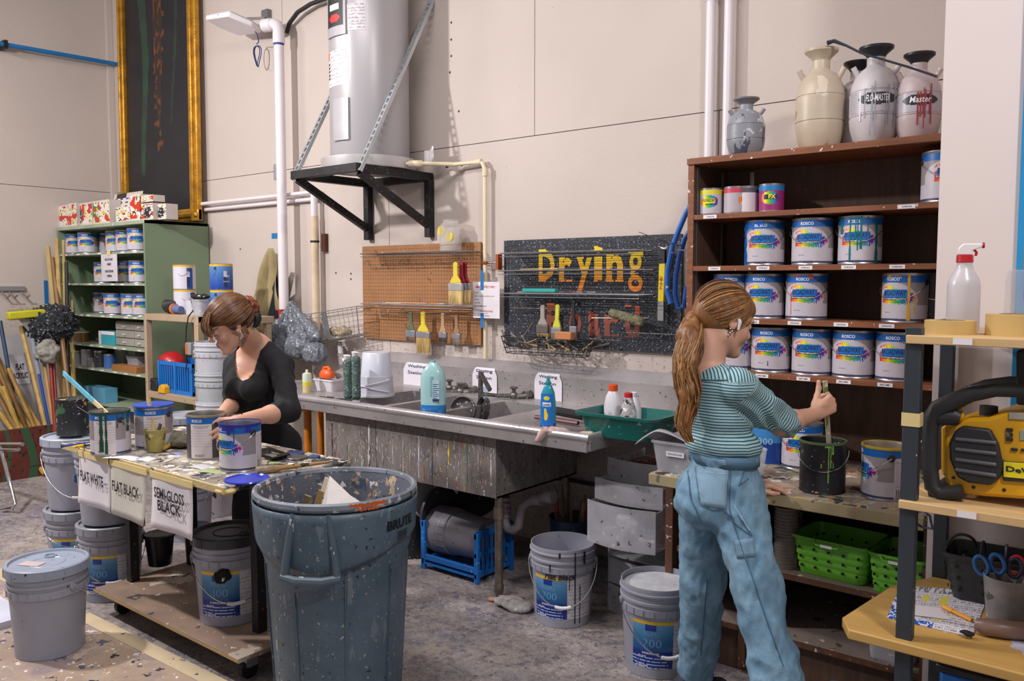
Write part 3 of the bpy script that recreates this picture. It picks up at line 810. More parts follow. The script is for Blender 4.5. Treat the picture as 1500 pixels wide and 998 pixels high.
MB().cyl((vx,3.86,ztop-.10),(vx,3.86,ztop-.03),.044,n=28).build('elbow_socket',M_pvc,VP)
MB().cyl((vx,3.86,ztop-.115),(vx,3.86,ztop-.10),.0375,n=28).build('primer_ring',mat('2a2f8a',.5),VP)
MB().tube([(vx,3.86,ztop-.04),(vx,3.86,ztop+.0),(vx-.012,3.86,ztop+.03),(vx-.04,3.85,ztop+.045),(vx-.07,3.84,ztop+.045)],.043,20).build('elbow',M_pvc,VP)
MB().cyl((vx-.06,3.845,ztop+.045),(vx-.13,3.82,ztop+.045),.048,n=24).build('elbow_socket',M_pvc,VP)
MB().cyl((vx,3.86,1.20),(vx,3.86,1.34),.040,n=24).build('coupling',M_pvc,VP)
o=MB().tube([at(420,48,y=3.96),at(424,34,y=3.95),at(436,18,y=3.93),at(455,6,y=3.93),at(480,-3,y=3.93),at(520,-12,y=3.93)],.016,10).build('flexible_conduit',M_black)
tag(o,'black flexible cable sleeve curving up from the white elbow towards the heater','cable')
cb=thing('conduit','thin grey wall conduit with a small grey box, behind the white vent pipe','conduit',(at(407,200,y=3.98).x,3.985,2.2))
MB().tube([at(405,90,y=3.985),at(408,250,y=3.985),at(409,272,y=3.985)],.006,8).build('tube_run',mat('8a888c',.4,metal=.5),cb)
p=at(406,252,y=3.97);MB().box((p.x-.03,3.955,p.z-.06),(p.x+.03,3.999,p.z+.06)).build('junction_box',mat('a4a2a6',.4,metal=.4),cb,bevel=.004)
HP=thing('water_line','pair of thin white horizontal pipes running to a tee left of the heater','pipe',(-6,3.93,2.2))
for dy,dz in ((3.93,0),(3.97,-.045)):
 a=at(294,297,y=3.93);b=at(457,281,y=3.93)
 MB().cyl((a.x,dy,2.235+dz),(b.x,dy,2.235+dz),.0155,n=14).build('pipe_run',M_pvc,HP)
a=at(460,285,y=3.93)
MB().cyl((a.x,3.93,2.26),(a.x,3.93,2.06),.026,n=18).build('tee',M_pvc,HP)
CP=thing('water_pipe','cream vertical pipe with a dark clamp under the white tee','pipe',(a.x,3.93,1.0))
MB().cyl((a.x,3.93,1.0),(a.x,3.93,2.06),.030,n=18).build('pipe_run',mat('cdb9a0',.5,var=.15,vs=10),CP)
MB().cyl((a.x,3.93,1.865),(a.x,3.93,1.88),.034,n=18).build('clamp',M_black,CP)
MB().box((a.x+.03,3.965,1.80),(a.x+.07,3.999,1.93)).build('strap_bracket',mat('5a3526',.6,metal=.3),CP)
AP=thing('wireless_access_point','white flat wireless box on a metal arm near the top of the white pipe','access point',at(345,35,y=3.75))
ap=at(343,35,y=3.72)
Mx=Matrix.Translation(ap)@Matrix.Rotation(math.radians(8),4,'Y')@Matrix.Rotation(math.radians(-13),4,'X')
MB().prism([(-.19,-.13),(.15,-.15),(.21,.02),(.17,.13),(-.15,.15),(-.21,.0)],-.02,.02,M=Mx).build('housing',M_white,AP,bevel=.012)
MB().prism([(-.17,-.11),(.13,-.13),(.18,.02),(.15,.11),(-.13,.13),(-.18,.0)],.02,.032,M=Mx).build('heat_sink',mat('b8b6ba',.5),AP)
MB().box((-.004,-.145,-.004),(.004,-.138,.004),M=Mx).build('status_light',mat('2aa0e8',.3),AP)
p=at(392,27,y=3.99)
MB().beam(ap+Vector((.1,.05,.03)),(p.x,3.98,p.z),.03,.02).build('mount_arm',M_steel,AP)
MB().box((p.x-.04,3.96,p.z-.06),(p.x+.04,3.999,p.z+.06)).build('mount_plate',mat('77757a',.4,metal=.5),AP)
q=at(376,82,y=3.9)
cc=MB().tube([at(370,42,y=3.8),at(377,50,y=3.82),at(379,62,y=3.86),q+Vector((0,0,.09))],.004,6)
for rr in (0,.012):
 cc.tube([q+Vector(((.034+rr*.3)*math.cos(2*PI*i/24),.01*math.sin(4*PI*i/24)+rr,(.075+rr*.5)*math.sin(2*PI*i/24)))for i in range(24)],.004,6,closed=True)
tag(cc.build('network_cable',mat('1c2f6e',.45)),'dark blue coiled network cable hanging below the wireless box','cable')
def tape(px0,py0,px1,py1,label,plane='y',val=3.998,m=None):
 a,b=(at(px0,py0,y=val),at(px1,py1,y=val))if plane=='y'else (at(px0,py0,x=val),at(px1,py1,x=val))
 B=MB()
 if plane=='y':B.box((a.x,val-.0015,b.z),(b.x,val,a.z))
 else:B.box((val,a.y,b.z),(val+.0015,b.y,a.z))
 tag(B.build('tape_strip',m or M_bluet),label,'tape')
tape(398,342,413,349,'short strip of blue tape on the wall beside the white vent pipe')
tape(64,411,71,447,'upright strip of blue tape on the left wall above the yellow mop','x',-8.247)
for k,(px,py)in enumerate([(661,33),(661,58),(661,82),(659,106),(672,163),(352,365),(492,400),(514,401),(514,409)]):
 p=at(px,py,y=3.999)
 MB().lathe([(0,.002),(.007,.0015),(.008,0)],8,M=Matrix.Translation(p)@Matrix.Rotation(PI/2,4,'X')).build('nail_hole',mat('4a3526',.8),wb)
 # ------------------------------------------------------------------ framed painting standing on the green cabinet
PT=thing('framed_painting','tall dark painting in a gold frame leaning on the wall above the green cabinet','painting',(-7.1,3.8,2.075))
py_b,py_t,pz0,pz1=3.93,3.955,2.09,4.75
xl_,xr_=at(178,160,y=3.92).x,at(291,160,y=3.92).x
def ppt(x,z,dy=0):return (x,py_b+(py_t-py_b)*(z-pz0)/(pz1-pz0)+dy,z)
M_gold=mat('b8872c',.4,metal=.55,var=.3,vs=12,bump=.8,bs=60)
B=MB()
fw=.155
MB().add([ppt(xl_+fw*.6,pz0+fw*.6),ppt(xr_-fw*.6,pz0+fw*.6),ppt(xr_-fw*.6,pz1),ppt(xl_+fw*.6,pz1)],[(0,1,2,3)])
CV=MB()
def paintfn(u,v):
 x=(u-.5)*2;n=noise.noise((u*5,v*14,3));n2=noise.noise((u*30,v*40,9))
 base=(26+6*n,28+6*n,34+6*n)
 if abs(x+.45+.06*math.sin(v*9))<.10*(.4+v)and v>.14:return (34,62+20*n,48)
 if abs(x-.45+.1*math.sin(v*7))<.06*(v)and v>.3:return (32,50+16*n,44)
 if abs(x-.0-.05*math.sin(v*12))<.07+.12*v and v>.22 and n2>.18:return (84+40*n2,48+24*n2,28)
 if abs(x)<.2*v and v>.3:return (48,34,30)
 return base
CV.sheet(lambda u,v:ppt(xl_+.10+(xr_-xl_-.20)*u,pz0+.10+(pz1-pz0-.1)*v,-.012),70,170,paintfn)
CV.build('canvas',vcmat(.45,'oil_paint'),PT)
for a,b,n_ in (((xl_+.04,pz0),(xl_+.04,pz1),1),((xr_-.065,pz0),(xr_-.065,pz1),1),((xl_,pz0+.055),(xr_,pz0+.055),1)):
 vert=a[0]==b[0]
 wdt=(.08 if a[0]<-7 else .13)if vert else .11
 MB().beam(ppt(*a,dy=-.02),ppt(*b,dy=-.02),wdt,.05,up=(0,1,0)).build('frame_rail',M_gold,PT,bevel=.012)
 MB().beam(ppt(*a,dy=-.05),ppt(*b,dy=-.05),wdt*.35,.03,up=(0,1,0)).build('frame_moulding',M_gold,PT,bevel=.01)
 # ------------------------------------------------------------------ pegboards
def pegboard(name,label,x0,x1,z0,z1,m,mh):
 t=thing(name,label,'pegboard',((x0+x1)/2,3.98,z0))
 MB().box((x0,3.975,z0),(x1,3.988,z1)).build('board',m,t,bevel=.001)
 H=MB();nx,nz=int((x1-x0)/.0254),int((z1-z0)/.0254)
 for i in range(nx):
  for j in range(nz):
   x,z=x0+.013+i*.0254,z0+.013+j*.0254
   H.add([(x-.0045,3.9745,z),(x,3.9745,z-.0045),(x+.0045,3.9745,z),(x,3.9745,z+.0045)],[(0,1,2,3)])
 H.build('peg_holes',mh,t,flat=True)
 return t
M_pegb=mat('986a44',.7,var=.12,vs=5,spl=[('7a4f30',9,.35),('c7a98a',70,.2)])
PB=pegboard('brown_pegboard','brown pegboard left of the cream pipe, hung with brushes',-4.60,-3.485,1.175,1.825,M_pegb,mat('3a2415',.9))
M_pegk=mat('1e222c',.6,var=.3,vs=5,spl=[('566174',55,.35),('8892a2',90,.36),('3c4558',30,.4),('b5bcc8',130,.34)])
PK=pegboard('black_pegboard','black paint-speckled pegboard lettered Drying Board above the sink',-3.295,-2.09,1.195,1.827,M_pegk,mat('0a0b0e',.9))
mg=bpy.data.materials.new('lettering_paint');mg.use_nodes=True
N_,L_=mg.node_tree.nodes,mg.node_tree.links
tc=N_.new('ShaderNodeTexCoord');sx_=N_.new('ShaderNodeSeparateXYZ');L_.new(tc.outputs['Object'],sx_.inputs[0])
rp=N_.new('ShaderNodeValToRGB')
mr_=N_.new('ShaderNodeMapRange');mr_.inputs['From Min'].default_value=0;mr_.inputs['From Max'].default_value=.62
L_.new(sx_.outputs[2],mr_.inputs[0]);L_.new(mr_.outputs[0],rp.inputs[0])
rp.color_ramp.elements[0].position=.12;rp.color_ramp.elements[0].color=(*lin('6e3d35'),1)
rp.color_ramp.elements[1].position=.90;rp.color_ramp.elements[1].color=(*lin('dcc01c'),1)
for ps,cl in ((.38,'a04a2c'),(.44,'cf5a1e'),(.62,'d8821c'),(.75,'dba81c')):
 e=rp.color_ramp.elements.new(ps);e.color=(*lin(cl),1)
L_.new(rp.outputs[0],N_['Principled BSDF'].inputs['Base Color']);N_['Principled BSDF'].inputs['Roughness'].default_value=.6
def slab(T,ch,px0,px1,py0,py1):
 a,b=at(px0,py0,y=3.973),at(px1,py1,y=3.973)
 w_,h_=b.x-a.x,a.z-b.z;cx,cz=(a.x+b.x)/2,(a.z+b.z)/2
 text_on(T,ch,w_*.9,h_,lambda x,y:(cx+x,3.9725,cz+y),bold={'i':.01,'g':.01}.get(ch,.035))
 for zz in ((cz+h_/2,cz-h_/2)if ch in 'DrinBaod'else (cz+h_/2,)):
  T.box((a.x+.006,3.9718,zz-.006),(a.x+w_*.46,3.9735,zz+.005))
  if ch in 'rna':T.box((a.x+w_*.54,3.9718,zz-.006),(a.x+w_*.98,3.9735,zz+.005))if zz<cz else None
T=MB()
for ch,q in zip('Drying',[(788,814,367,411),(818,839,378,411),(844,868,378,426),(869,884,362,411),(887,914,374,411),(919,943,369,428)]):slab(T,ch,*q)
for ch,q in zip('Board',[(800,824,445,492),(832,853,458,490),(860,880,458,491),(884,908,462,492),(914,938,448,494)]):slab(T,ch,*q)
lt=T.build('lettering',mg,PK,flat=True)
def wire_shelf(label,pxl,pxr,py,dep=.15,nw=7,y=3.97,wob=0):
 a,b=at(pxl,py,y=y-dep*.9),at(pxr,py,y=y-dep*.9)
 z=(a.z+b.z)/2
 t=thing('wire_shelf',label,'wire shelf',((a.x+b.x)/2,y-dep/2,z-.004))
 for k in range(nw):
  yy=y-dep*k/(nw-1)
  MB().cyl((a.x,yy,z),(b.x,yy,z),.004 if k in (0,nw-1)else .0028,n=6).build('long_wire',M_wire,t)
 for k in range(5):
  x=a.x+(b.x-a.x)*(.06+.22*k)
  MB().tube([(x,y,z+.014),(x,y-.004,z-.002),(x,y-dep,z-.002)],.002,6).build('cross_wire',M_wire,t)
 MB().cyl((a.x,y-dep,z-.02),(b.x,y-dep,z-.02),.0022,n=6).build('lip_wire',M_wire,t)
 return a.x,b.x,z
SHL=[wire_shelf('topmost wire shelf on the black pegboard, empty',735,936,369),wire_shelf('middle wire shelf on the black pegboard, crossing the yellow letters',732,938,396),wire_shelf('lowest wire shelf on the black pegboard, holding brushes and a teal scraper',735,938,431),wire_shelf('empty wire shelf at the top of the brown pegboard',530,686,370),wire_shelf('lower wire shelf on the brown pegboard with thin brushes on it',531,694,447)]
def hookrail(px0,px1,py,label,y=3.972,n=2,m=None,drop=.02):
 a,b=at(px0,py,y=y),at(px1,py,y=y)
 t=thing('hook_rail',label,'hooks',((a.x+b.x)/2,y,(a.z+b.z)/2-.03))
 z=(a.z+b.z)/2
 pts=[(a.x,y,z+.03),(a.x,y-.02,z+.03),(a.x,y-.055,z),(b.x,y-.055,z),(b.x,y-.06,z+.02),(b.x,y-.05,z+.035)]
 MB().tube(pts,.0022,6).build('wire',m or M_wire,t)
 for k in range(n):
  x=a.x+(b.x-a.x)*(k+.5)/n
  MB().tube([(x,y,z+.005),(x,y-.05,z-.006),(x,y-.062,z+.015)],.002,6).build('hook',m or M_wire,t)
hookrail(541,575,388,'wire hook rail at the upper left of the brown pegboard')
hookrail(592,628,387,'wire hook rail at the upper middle of the brown pegboard')
hookrail(645,684,386,'wire hook rail at the upper right of the brown pegboard')
hookrail(542,577,461,'empty wire hook rail at the lower left of the brown pegboard')
hookrail(592,668,461,'wire hook rail the four used brushes hang from',n=4)
hookrail(757,852,452,'long wire hook rail below the lowest shelf on the black pegboard',n=8,m=M_steel)
hookrail(868,918,497,'wire hook rail with many prongs at the foot of the black pegboard',n=6)
hookrail(925,1000,488,'wire hook rail by the ponytail at the right of the black pegboard',n=3)
for i,(x0,y0,x1,y1)in enumerate([(936,340,968,352),(942,397,970,402),(912,436,936,446),(935,437,954,445),(866,466,950,466)]):
 p,q=at(x1,y1,y=3.972),at(x0,y0,y=3.85)
 tag(MB().tube([p,p+(q-p)*.9+Vector((0,0,0)),q],.0022,6).build('peg_hook',M_wire),['long single wire hook at the upper right of the black pegboard','single wire hook left of the yellow level','wire hook below the right end of the lowest shelf','short wire hook left of the bookcase, under the last letter','long wire hook carrying the paint roller'][i],'hook')
def brush(px,py0,pyf,pyb0,py1,wpx,hcol,bcol,label,y=3.90,ferr='9a9ca4',hw=.4,lean=0,group=None,tip=None):
 """flat paint brush hanging handle-up, pixel heights: top of handle, top of ferrule, top of bristles, tip"""
 P=lambda px,py:at(px,py,y=y)
 s=(P(px+10,pyf)-P(px,pyf)).x/10
 c=P(px,pyf);w_=wpx*s
 z0,zf,zb,z1=P(px,py0).z,P(px,pyf).z,P(px,pyb0).z,P(px,py1).z
 t=thing('paint_brush',label,'paint brush',(c.x,y,z1),0,group)
 R=Matrix.Translation((c.x,y,z0))@Matrix.Rotation(lean,4,'Y')@Matrix.Translation((-c.x,-y,-z0))
 prof=[(w_*.40,zf),(w_*.36,zf+(z0-zf)*.12),(w_*.12+.004,zf+(z0-zf)*.35),(w_*.10+.006,zf+(z0-zf)*.7),(w_*.08+.009,z0-.008),(.006,z0)]
 poly=[(c.x-a,z)for a,z in prof]+[(c.x+a,z)for a,z in reversed(prof)]
 Mp=R@Matrix.Translation((0,y,0))@Matrix.Rotation(PI/2,4,'X')
 MB().prism(poly,-.006,.006,M=Mp).build('handle',mat(hcol,.4,spl=[('cfc9c0',60,.2)]),t,bevel=.003)
 MB().box((c.x-w_/2,y-.010,zb),(c.x+w_/2,y+.010,zf),M=R).build('ferrule',mat(ferr,.4,metal=.6,var=.25),t,bevel=.003)
 B=MB();rr=random.Random(int(px*7))
 n=max(6,int(w_/.004))
 for i in range(n):
  for k in (-1,0,1):
   x=c.x-w_*.48+w_*.96*(i+.5)/n;xt=x+(rr.random()-.5)*.006
   B.cyl(R@Vector((x,y+k*.006,zb)),R@Vector((xt,y+k*.004,z1+rr.random()*.015)),.0028,.0012,n=5)
 B.build('bristles',mat(bcol,.8,var=.35,vs=40,stretch=(1,1,.2),spl=([(tip,14,.8)]if tip else None)),t)
 return t
brush(602,456,484,494,502,13.5,'5d6b50','7d5f4a','small used brush with a dull green handle on the brown pegboard')
brush(620,456,486,495,519,20,'d8c23a','b59a62','wide brush with a yellow handle and grey-tipped bristles on the brown pegboard',tip='3a3836')
brush(649,458,487,495,503,11,'b3916e','4a4643','small brush with a bare wooden handle and black bristles',tip='1c1c1c')
brush(669,461,489,497,506,11,'9a7a5c','8a7a68','small worn brush, rightmost of the hanging row on the brown pegboard')
brush(681,383,415,425,444,16,'7e1428','cdb583','clean brush with the rear dark red handle, right on the brown pegboard',y=3.86)
brush(676,383,415,425,445,14,'8a162c','cdb583','clean brush with dark red handle behind the yellow-handled one',y=3.84)
brush(667.5,384,415,426,447,20,'d8bf3c','d2b87e','large clean brush with yellow handle hanging over the lower wire shelf',y=3.80,ferr='b5b2b0')
brush(795,447,476,488,494,17,'9a938c','a08860','wide brush with a grey handle hanging in front of the letter B',y=3.88,ferr='77706c')
brush(817,446,480,490,500,14,'c8c83a','8f8672','brush with a lime yellow handle right of the grey one',y=3.88,lean=.05)
brush(840,440,478,488,497,10,'23242a','6a5a4a','brush with a black handle hanging above the tan block',y=3.88)
rr=random.Random(11)
for i,(x0,x1,sh,col)in enumerate([(.08,.5,2,'b98a5a'),(.2,.75,2,'c9a23a'),(.3,.62,2,'9a4a52'),(.12,.34,2,'5aa0a0'),(.25,.9,4,'c9b27a'),(.35,.8,4,'b9622e'),(.2,.6,4,'d0c4a8'),(.1,.55,1,'c9a96a')]):
 xa,xb,z=SHL[sh];p=Vector((xa+(xb-xa)*x0,3.85+rr.random()*.09,z+.009));q=Vector((xa+(xb-xa)*x1,3.84+rr.random()*.09,z+.010))
 t=thing('artist_brush','thin artist brush lying on a pegboard wire shelf','artist brush',(p+q)/2-Vector((0,0,.004)),0,'thin brushes on the wire shelves')
 MB().tube([p,p+(q-p)*.72],[.0025,.004],6).build('handle',mat(col,.4),t)
 MB().tube([p+(q-p)*.72,p+(q-p)*.85],.0048,6).build('ferrule',M_steel,t)
 MB().tube([p+(q-p)*.85,q],[.0048,.001],6).build('bristles',mat('4a4038',.8),t)
p,q=at(766,427,y=3.86),at(816,425,y=3.86)
tag(MB().prism([(p.x,-.01),(p.x+.10,-.02),(q.x,-.022),(q.x+.004,.012),(p.x+.12,.016),(p.x,.006)],SHL[2][2]+.008,SHL[2][2]+.03,M=Matrix.Translation((0,3.86,0))).build('scraper',mat('2f9a96',.4),bevel=.004),'teal plastic scraper lying on the lowest wire shelf of the black pegboard','scraper')
p,q=at(897,459,y=3.86),at(938,471,y=3.86)
t=thing('roller_cover','grey-green fluffy paint roller cover on a hook of the black pegboard','roller',(p+q)/2-Vector((0,0,.03)))
V,Fq=sdf_mesh([('cap',tuple(p),tuple(q),.024,.024,.01)],.0035)
nn=np.array([noise.noise(v*140)*.005+noise.noise(v*50)*.004 for v in [Vector(x)for x in V]])
sdf_object('nap',V+np_normals(V,Fq)*nn[:,None],Fq,mat('6e6a52',.95,var=.4,vs=60),t,smooth_it=0)
MB().cyl(p+(p-q).normalized()*.022,p+(p-q).normalized()*.026,.018).build('core',M_black,t)
SG=thing('paper_notice','white notice headed ABSOLUTELY NO, taped to the cream pipe between the pegboards','sign',(DPX+.01,3.925,1.38))
a,b=at(693,413,y=3.92),at(732,467,y=3.92)
MB().box((a.x,3.919,b.z),(b.x,3.9205,a.z)).build('sheet',M_paper,SG)
T=MB();cx=(a.x+b.x)/2;W_,H_=b.x-a.x,a.z-b.z
tt=lambda s,w_,h_,fx,fz,mi,bold=.01:text_on(T,s,w_*W_,h_*H_,lambda x,y:(a.x+fx*W_+x,3.9185,b.z+fz*H_+y),bold,mi)
tt('ABSOLUTELY NO:',.74,.07,.46,.86,0,.03);tt('OIL',.12,.035,.15,.70,1);tt('SPRAY PAINT, SOLVENTS, WAX',.72,.035,.45,.60,1);tt('FOOD',.14,.035,.16,.51,1)
tt('PLASTER',.18,.035,.18,.42,1);tt('OR PAINTED STENCILS',.42,.035,.3,.33,1);tt('DOWN THE DRAIN',.5,.05,.5,.19,0,.02)
T.build('lettering',[M_red,M_navy],SG)
MB().box((DPX-.012,3.916,a.z-.05),(DPX+.012,3.9185,a.z+.07)).build('tape_strip',M_bluet,SG)
MB().box((DPX-.012,3.916,b.z-.06),(DPX+.012,3.9185,b.z+.03)).build('tape_strip',M_bluet,SG)
a=at(711,385,y=3.95);b=at(729,385,y=3.95)
t=thing('pipe_clamp','rust-orange clamp and rod on the cream pipe above the notice','clamp',(a.x,3.95,a.z-.03))
MR=mat('9a4a26',.6,metal=.3)
MB().cyl((DPX,3.95,a.z-.008),(DPX,3.95,a.z+.008),.021).build('ring',MR,t)
MB().cyl((DPX+.02,3.95,a.z),(b.x,3.95,a.z),.004).build('rod',M_wire,t)
MB().box((b.x,3.93,a.z-.045),(b.x+.02,3.97,a.z+.05)).build('plate',MR,t)
p=at(662,355,y=3.90)
t=thing('clear_jar','clear plastic jar with two yellow lids inside, on the top wire shelf under the bracket','jar',(p.x,3.89,SHL[3][2]))
MB().lathe([(.066,0),(.07,.01),(.07,.03),(.066,.035),(.07,.04),(.07,.16),(.05,.185),(.05,.2),(.047,.2)],28).build('jar_wall',mat('c9c3c0',.1,alpha=.45),t,world=False)
for sx2,zz in ((-.035,.13),(.028,.09)):
 MB().lathe([(0,.003),(.03,.003),(.034,0),(.034,-.004),(0,-.004)],24,M=Matrix.Translation((sx2,-.05,zz))@Matrix.Rotation(PI/2,4,'X')).build('yellow_lid',mat('d8c41e',.4),t,world=False)
 # ------------------------------------------------------------------ wire basket of rags, bag, jacket, dark boards left of the pegboard
WBK=thing('wire_basket','grey wire grid basket with rags hanging on the wall right of the white vent pipe','basket',at(480,502,y=3.92))
A0,A1,B0,B1=at(430,464,y=3.80),at(522,449,y=3.80),at(447,506,y=3.82),at(526,489,y=3.82)
G=MB()
def gw(P,Q,r=.0016):G.tube([P,Q],r,5)
off_=Vector((0,.16,0))
for k in range(15):
 u=k/14;gw(A0.lerp(A1,u),B0.lerp(B1,u));gw(B0.lerp(B1,u),B0.lerp(B1,u)+off_)
for k in range(7):
 v=k/6;gw(A0.lerp(B0,v),A1.lerp(B1,v));gw(A1.lerp(B1,v),A1.lerp(B1,v)+off_);gw(A0.lerp(B0,v),A0.lerp(B0,v)+off_)
 gw(B0+off_*v,B1+off_*v)
G.build('wire_grid',M_steel,WBK)
for P,Q in ((A0,A1),(A0+off_,A1+off_),(A0,A0+off_),(A1,A1+off_),(B0,B1),(A0,B0),(A1,B1)):
 MB().tube([P,Q],.0035,6).build('rim_wire',M_steel,WBK)
M_mid=(A0+A1)/2
MB().beam((A0.lerp(A1,.5)),(B0.lerp(B1,.46)),.05,.002,up=(0,1,0)).build('divider_plate',mat('7a7c80',.4,metal=.5),WBK)
def rag(name,label,c,r,col,seed=0,res=.008,cat='rag',amp=.02,extra=None,m=None):
 pr=[('ell',tuple(c),r,None,.01)]+(extra or [])
 V,Fq=sdf_mesh(pr,res)
 d=np.array([noise.noise((v[0]*18+seed,v[1]*18,v[2]*26))*1.0+abs(noise.noise((v[0]*45,v[1]*45+seed,v[2]*30)))*.6 for v in V])
 V=V+np_normals(V,Fq)*(d*amp)[:,None]
 t=thing(name,label,cat,(c[0],c[1],V[:,2].min()))
 o=sdf_object('folds',V,Fq,m or mat(col,.9,var=.3,vs=25,spl=[('3a3a42',50,.4),('d8d4cc',40,.4)]),t,smooth_it=1)
 o.parent=None;o.location=t.location
 o.name=name;tag(o,label,cat);bpy.data.objects.remove(t)
 return o
p=at(498,486,y=3.87)
rag('paint_rag','crumpled tan rag in the right half of the wire basket',p,(.11,.05,.035),'a3937a',3)
p=at(456,497,y=3.88)
rag('paint_rag','crumpled brown-grey rag at the left of the wire basket',p,(.085,.05,.03),'8c7d6c',8)
p=at(490,500,y=3.9);q=at(497,545,y=3.9)
tag(MB().sheet(lambda u,v:(p.x+.02+.06*u+.02*v,3.9+.012*math.sin(u*9),p.z+(q.z-p.z)*v),8,8,lambda u,v:(150,145,150)if int(v*8)%3==0 or int(u*8)%3==0 else (206,200,204)).build('dish_cloth',M_print,solid=.002),'checked white cloth hanging below the wire basket','cloth')
def folds_z(V,N):
 return V+N*np.array([(.5-abs(noise.noise((v[0]*34,v[1]*34,v[2]*9))))*.03+noise.noise((v[0]*70,v[1]*70,v[2]*60))*.008 for v in V])[:,None]
def bagmesh():
 top=at(428,440,y=3.82)
 pr=[('cap',tuple(top+Vector((.0,0,-.03))),tuple(at(388+9.5*k,500+14*math.sin(k*.45),y=3.76+.03*(k%2))),.010,.034,.012)for k in range(9)]
 pr+=[('ell',tuple(at(440,508,y=3.74)),(.13,.08,.085),None,.04),('ell',tuple(at(462,518,y=3.72)),(.09,.07,.07),None,.03)]
 V,Fq=sdf_mesh(pr,.006)
 V=folds_z(V,np_normals(V,Fq))
 o=sdf_object('plastic_bag',V,Fq,mat('70757f',.25,var=.2,vs=12,alpha=.85,spl=[('a9aeb8',22,.4)]),None,smooth_it=1)
 tag(o,'grey translucent plastic bag hanging from the wire basket behind the woman in black','bag')
bagmesh()
t=MB().box((0,0,0),(.001,.001,.001))
p=at(412,465,y=3.80)
R_=MB();R_.cyl(p+Vector((0,0,-.05)),p+Vector((0,0,.06)),.017,.022);R_.ball(p+Vector((0,0,-.02)),(.032,.022,.03));
tag(R_.build('valve_handle',M_red),'bright red plastic valve handle beside the white vent pipe','valve')
def coat():
 H_=at(398,364,y=3.97);pts=[]
 def fn(u,v):
  l=Vector((at(394+(375-394)*min(1,v*1.25)-8*v,364+128*v,y=3.93)));r_=Vector(at(401+15*min(1,v*1.6)+(6*v),364+128*v,y=3.93))
  q=l.lerp(r_,u);q.y-=.05*abs(math.sin(u*7+v*2))*min(1,v*3)+.02*math.sin(v*9+u*3)
  return q
 o=MB().sheet(fn,24,26).build('work_coat',mat('94855f',.85,var=.18,vs=8,bump=.3),solid=.004)
 tag(o,'olive tan work coat hanging on a hook on the back wall','coat')
coat()
for i,(pts,lab)in enumerate([([(374,487),(411,391),(416,392),(404,450),(388,490)],'dark blue-black folded umbrella leaning beside the work coat'),([(386,492),(400,430),(415,417),(416,492)],'black paint-spattered board leaning behind the white vent pipe')]):
 P3=[at(x,y,y=3.90-.03*i)for x,y in pts];n=len(P3)
 B=MB().add([tuple(p)for p in P3]+[(p.x,p.y+.015,p.z)for p in P3],[tuple(range(n)),tuple(range(2*n-1,n-1,-1))]+[(i_,(i_+1)%n,n+(i_+1)%n,n+i_)for i_ in range(n)])
 tag(B.build('leaning_board'if i else 'umbrella',mat('17191f'if i else '20242e',.5,spl=[('b0b4ba',26,.25)]),bevel=.004),lab,'board'if i else 'umbrella')
p,q=at(971,386,y=3.93),at(969,442,y=3.93)
t=thing('spirit_level','yellow and black spirit level hanging on the black pegboard beside the blue hose','tool',q)
MB().beam(p,q,.035,.02,up=(0,1,0)).build('rail',mat('dcc41e',.4),t,bevel=.003)
MB().beam(p+Vector((-.0,0,.07)),p,.03,.022,up=(0,1,0)).build('end_cap',M_black,t)
MB().beam(q,q+Vector((0,0,-.10)),.034,.02,up=(0,1,0)).build('metal_foot',M_steel,t)
T=MB();mp_=(p+q)/2;text_on(T,'Purdy',.07,.018,lambda x,y:(mp_.x-y,3.919,mp_.z+x),bold=.02);T.build('lettering',M_red,t)
p=at(972,363,y=3.90)
MB_o=MB().tube([(p.x+.035*math.cos(2*PI*i/20),3.90+.02*math.sin(2*PI*i/20),p.z+.006*math.sin(4*PI*i/20))for i in range(20)],.003,6,closed=True).build('wire_ring',M_wire);tag(MB_o,'bent wire ring on a hook above the yellow level','ring')
for i,(pts,lab,c_)in enumerate([([(1012,300),(1005,312),(994,338),(985,362),(978,395),(977,425),(983,445)],'bright blue hose arching along the left side of the bookcase, nearer loop','2563b8'),([(1011,338),(1003,350),(996,372),(990,405),(989,432),(994,452),(1002,450),(1006,420)],'second blue hose loop hanging behind the nearer one beside the bookcase','1d4fa0')]):
 o=MB().tube([at(x,y,y=3.84+.06*i)for x,y in pts],.014,10).build('blue_hose',mat(c_,.35,spl=[('c9ccd4',30,.3)]));tag(o,lab,'hose')
for px,py in ((990,352),(1000,362)):
 p=at(px,py,y=3.87);tag(MB().tube([(p.x,3.974,p.z-.016),(p.x,3.80,p.z-.016),(p.x,3.795,p.z+.01)],.004,6).build('hose_hook',M_wire),'steel hook holding the %s blue hose beside the bookcase'%('nearer'if px==990 else 'second'),'hook')
c0=at(726,493,y=3.78);c1=at(853,496,y=3.78);zb=at(790,521,y=3.78).z;zt_=c0.z
t=thing('tool_basket','black wire basket crammed with brushes hanging below the black pegboard','basket',((c0.x+c1.x)/2,3.88,zb))
G=MB()
def ringpts(s,z):return [((c0.x+c1.x)/2+s*(c1.x-c0.x)/2*math.copysign(abs(math.cos(a))**.5,math.cos(a)),3.87+s*.09*math.copysign(abs(math.sin(a))**.5,math.sin(a)),z)for a in [2*PI*i/32 for i in range(32)]]
for s,z in ((1,zt_),(.97,zt_-.03),(.93,zb+.03),(.88,zb)):G.tube(ringpts(s,z),.0025,6,closed=True)
r0,r1=ringpts(1,zt_),ringpts(.88,zb)
for i in range(32):G.tube([r0[i],r1[i]],.0016,5)
for k in range(9):
 x=(c0.x+c1.x)/2+(k-4)*.05;G.tube([(x,3.80,zb),(x,3.95,zb)],.0016,5)
G.build('wire_grid',M_black,t)
rr=random.Random(4)
